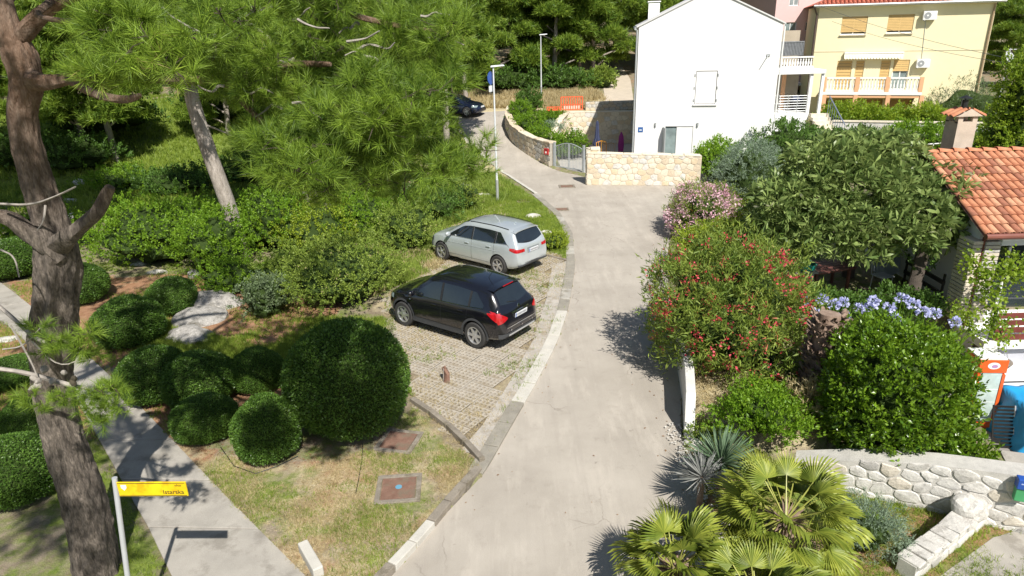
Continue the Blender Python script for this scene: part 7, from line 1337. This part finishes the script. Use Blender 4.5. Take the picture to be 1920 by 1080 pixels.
def pine_parts(seed, Hh, base, R0, npad, ntuft, L, proto, rt, m=BARKP, lean=(0, 0)):
    (V, Fa), ends = pine_crown(seed, Hh, base, R0, npad, ntuft, L, proto); cr = np_mesh('crown', V+[lean[0], lean[1], 0], Fa, PINE_FAR); tm = MB().tube([(lean[0]*u*u+.15*math.sin(u*5+seed), lean[1]*u*u+.1*math.cos(u*4), Hh*.95*u-.2) for u in np.linspace(0, 1, 12)], list(np.linspace(rt, rt*.25, 12)), 10, wob=.08).mesh('trunk', m, True); lm = []
    for c0, pr in ends[::2]: lm.append(MB().tube([(lean[0]*.5, lean[1]*.5, c0[2]-.9), (c0[0]*.5+lean[0], c0[1]*.5+lean[1], c0[2]-.35), (c0[0]+lean[0], c0[1]+lean[1], c0[2])], [rt*.35, rt*.25, rt*.1], 6).mesh('limb', m, True))
    return cr, tm, lm
PT = [tuft(11, 55+k, .085, 1.3) for k in range(3)]; PTN = [tuft(20, 65+k, .05, 1.3) for k in range(3)]
VAR = [pine_parts(101, 11, 2.6, 3.6, 22, 5200, .42, PT, .24), pine_parts(102, 13, 3.0, 4.0, 26, 6000, .42, PT, .27), pine_parts(103, 10, 1.6, 3.4, 20, 5000, .40, PT, .22), pine_parts(104, 12, 4.6, 3.6, 18, 4600, .42, PT, .22)]
def pine(label, x, y, v, sc=1.0, rz=None, z=None, group='pines of the wood', tilt=(0, 0)):
    cr, tm, lm = VAR[v]; t = thing('pine_tree', label, 'tree', (x, y, (gz(x, y) if z is None else z)-.05), rnd.uniform(0, 6) if rz is None else rz, group); t.scale = (sc, sc, sc*rnd.uniform(.92, 1.08)); t.rotation_euler[0] = tilt[0]; t.rotation_euler[1] = tilt[1]
    obj('crown', cr, t); obj('trunk', tm, t)
    for m_ in lm[:6]: obj('limb', m_, t)
    return t
g = G(455, 490); t = thing('leaning_pine', 'pale leaning pine trunk rising from the ivy into the boughs', 'tree', (g[0], g[1], 0)); q = A(372, 212, 22.6); d_ = np.array([q[0]-g[0], q[1]-g[1], q[2]])
MB().tube([tuple(d_*u*np.array([1, 1, 1])+np.array([.08*math.sin(u*5), 0, 0])) for u in np.linspace(-.03, 2.0, 14)], list(np.linspace(.30, .16, 14)), 14, wob=.05).obj('trunk', BARKP, t, sm=True)
(V, Fa), ends = pine_crown(201, 12.5, 6.6, 4.0, 18, 4200, .30, PTN); obj('crown', np_mesh('crown', V+[d_[0]*1.6, d_[1]*1.6, 0], Fa, PINE), t)
for c0, pr in ends[::2]: MB().tube([tuple(d_*1.2), tuple((d_*1.6+c0)*.5+[0, 0, .4]), (c0[0]+d_[0]*1.6, c0[1]+d_[1]*1.6, c0[2])], [.1, .07, .03], 6).obj('limb', BARKP, t, sm=True)
sb('garden_shrub', 'dark leafy ground shrub behind the agapanthus, left part', 'shrub', 1600, 612, 562, 120, 4500, .09, DARKG, zg=0, amt=.15, seed=95, depth=.4, ry=.7, core=.7)
sb('garden_shrub', 'dark leafy ground shrub behind the agapanthus, below the tipped table', 'shrub', 1690, 605, 552, 110, 4500, .09, DARKG, zg=0, amt=.15, seed=96, depth=.4, ry=.7, core=.7)
sb('garden_shrub', 'dark shrub below the outdoor table beside the red oleander', 'shrub', 1525, 590, 548, 80, 3000, .09, DARKG, zg=0, amt=.15, seed=97, depth=.4, ry=.6, core=.7)
for x_, y_, sc_, lb_ in ((-20.8, 22.5, 1.6, 'tall bare-stemmed pine added for its shade, behind the big foreground trunk'), (-9.0, 31, 1.6, 'tall bare-stemmed pine added for its shade, behind the leaning trunk')):
    pine(lb_, x_, y_, 3, sc_, group=None)  # added pines, crowns above the frame, to shade the wood behind them
spotlab = [(840, 283, 3, .95, 'pine with grey trunk at the road edge, its crown meeting the foreground boughs', 'near'), (874, 192, 3, .95, 'slim pine trunk right behind the dark blue car', 'near'), (620, 402, 3, .8, 'pale pine trunk half hidden behind the hanging boughs', 'near'), (215, 300, 1, .8, 'dark pine trunk left of the sunny meadow', 'near'), (160, 300, 0, .9, 'dark pine behind the orange-grey trunk', 'near'), (560, 262, 3, .85, 'pine behind the canopy in the middle of the left wood', 'near'), (700, 245, 0, .85, 'pine in the left wood beyond the hanging boughs', 'near'), (60, 285, 1, .9, 'bushy pine at the far left of the wood', 'near'), (430, 250, 2, .9, 'low-crowned pine behind the sunny meadow', 'near'), (-60, 330, 1, .9, 'pine standing at the far left frame edge', 'near')]
for px, py, v, sc_, lb, _ in spotlab: g = G(px, py); pine(lb, g[0], g[1], v, sc_, group=None)
row = [(-13, 63, 0, 'forest pine farthest left in the row above the dark car'), (-8.5, 61, 2, 'low bushy forest pine just above the dark car'), (-4.6, 64, 1, 'tall forest pine left of the first lamp head'), (-1.0, 62, 2, 'bushy forest pine between the two street lamps, left one'), (1.8, 65, 0, 'forest pine directly behind the farther lamp'), (4.2, 61.5, 2, 'bushy forest pine with low boughs right of the farther lamp'), (6.6, 64, 0, 'forest pine left of the far driveway'), (8.3, 68, 2, 'low forest pine beside the far driveway edge'), (14.6, 70, 1, 'forest pine right of the far driveway, behind the white house corner'), (12.3, 82, 1, 'forest pine closing the end of the far driveway'), (18, 74, 1, 'forest pine behind the white house roof, left slope'), (23, 76, 1, 'forest pine behind the white house roof, right slope'), (28, 84, 0, 'forest pine behind the pink house left corner'), (45, 68, 0, 'forest pine at the right edge behind the yellow house'), (50, 62, 2, 'round-crowned tree at the right edge under the blue sky'), (41, 58, 2, 'lower tree between the yellow house corner and the climbing vine')]
for x, y, v, lb in row: pine(lb, x, y, v, 1.15 if x < 30 else .72)
# the wood beyond: one mass
out = []; rg = np.random.default_rng(91); protoV = np.array([(0, -.5, 0), (0, .5, 0), (1, 0, .2), (.3, 0, .5)]); protoF = np.array([(0, 1, 2), (0, 1, 3)])
for k in range(150):
    x = rg.uniform(-75, 62); y = rg.uniform(68, 125) if x < 38 else rg.uniform(80, 120)
    if 8.5 < x < 13.5 and y < 95: continue
    if x > 44 and rg.uniform() < .6: continue
    hh = rg.uniform(10, 15)*(.75 if x > 38 else 1); z0 = float(hb(y)); n = 900; d = sphere_dirs(n, rg, -.6); kk = lump(d, .28, k, 4); p = d*kk[:, None]*[3.6, 3.6, hh*.46]+[x, y, z0+hh*.52]; out.append(scatter(PT[0][0][:18], PT[0][1][:6], p, frames(d+[0, 0, .5]+rg.normal(0, .3, (n, 3)), None, rg), .8*rg.uniform(.7, 1.3, n)))
V, Fa = merge(out); tag(obj('woodland', np_mesh('woodland', V, Fa, PINE_FAR)), 'dense pine wood filling the slope behind the houses', 'woodland', None, 'stuff')
# understory at the forest edge
for k, (x, y, w_, h_, m, lb) in enumerate([(-11, 58, 2.6, 1.2, DARKG, 'dark undergrowth left of the dark car'), (-4.5, 60, 2.4, 1.0, DARKG, 'dark undergrowth behind the slim pine trunk'), (0, 59.5, 2.6, 1.0, DARKG, 'dark undergrowth at the foot of the wood left of the farther lamp'), (4.5, 59.5, 2.4, .9, DARKG, 'dark undergrowth at the foot of the wood behind the orange barrier'), (8.0, 60.5, 1.2, .7, WEED, 'pale bush by the near end of the far driveway'), (14.6, 59, 1.3, 2.2, DARKG, 'dark tall hedge right of the far driveway'), (13.6, 54.5, .9, 1.5, BRIGHT, 'bright clipped hedge against the white house left edge'), (-20, 52, 4, 1.2, DARKG, 'dark undergrowth far left beyond the meadow'), (-28, 48, 4, 1.4, DARKG, 'dark undergrowth at the far left of the wood'), (-15, 56, 3.5, 1.4, DARKG, 'dark undergrowth beyond the sunny meadow')]): bush('undergrowth', lb, 'shrub', (x, y, gz(x, y)), (w_, w_*.6, h_), 3500, .22, m, amt=.2, seed=120+k, depth=.4, core=.75)

rg = np.random.default_rng(303); x = rg.uniform(-1, 9, 5200); y = rg.uniform(6, 34, 5200); RRa = np.array(RRt); dr = np.array([np.min(np.hypot(RRa[:, 0]-a, RRa[:, 1]-b)) for a, b in zip(x, y)]); dl = np.array([np.min(np.hypot(RL[:, 0]-a, RL[:, 1]-b)) for a, b in zip(x, y)])
k = inpoly(x, y, road_poly) & ((rg.uniform(0, 1, len(x)) < np.exp(-dr/.35)*.9) | (rg.uniform(0, 1, len(x)) < np.exp(-dl/.25)*.5) | (rg.uniform(0, 1, len(x)) < .012)); x, y = x[k], y[k]
V, Fa = scatter(LEAF[0], LEAF[1], np.stack([x, y, hb(y)+.012], 1), frames(rg.normal(0, 1, (len(x), 3))*[1, 1, .15], 0, rg), rg.uniform(.03, .075, len(x))); tag(obj('road_litter', np_mesh('road_litter', V, Fa, MATS['dead_leaves'])), 'dry leaves and crumbs gathered along the road edges', 'leaf litter', None, 'stuff')
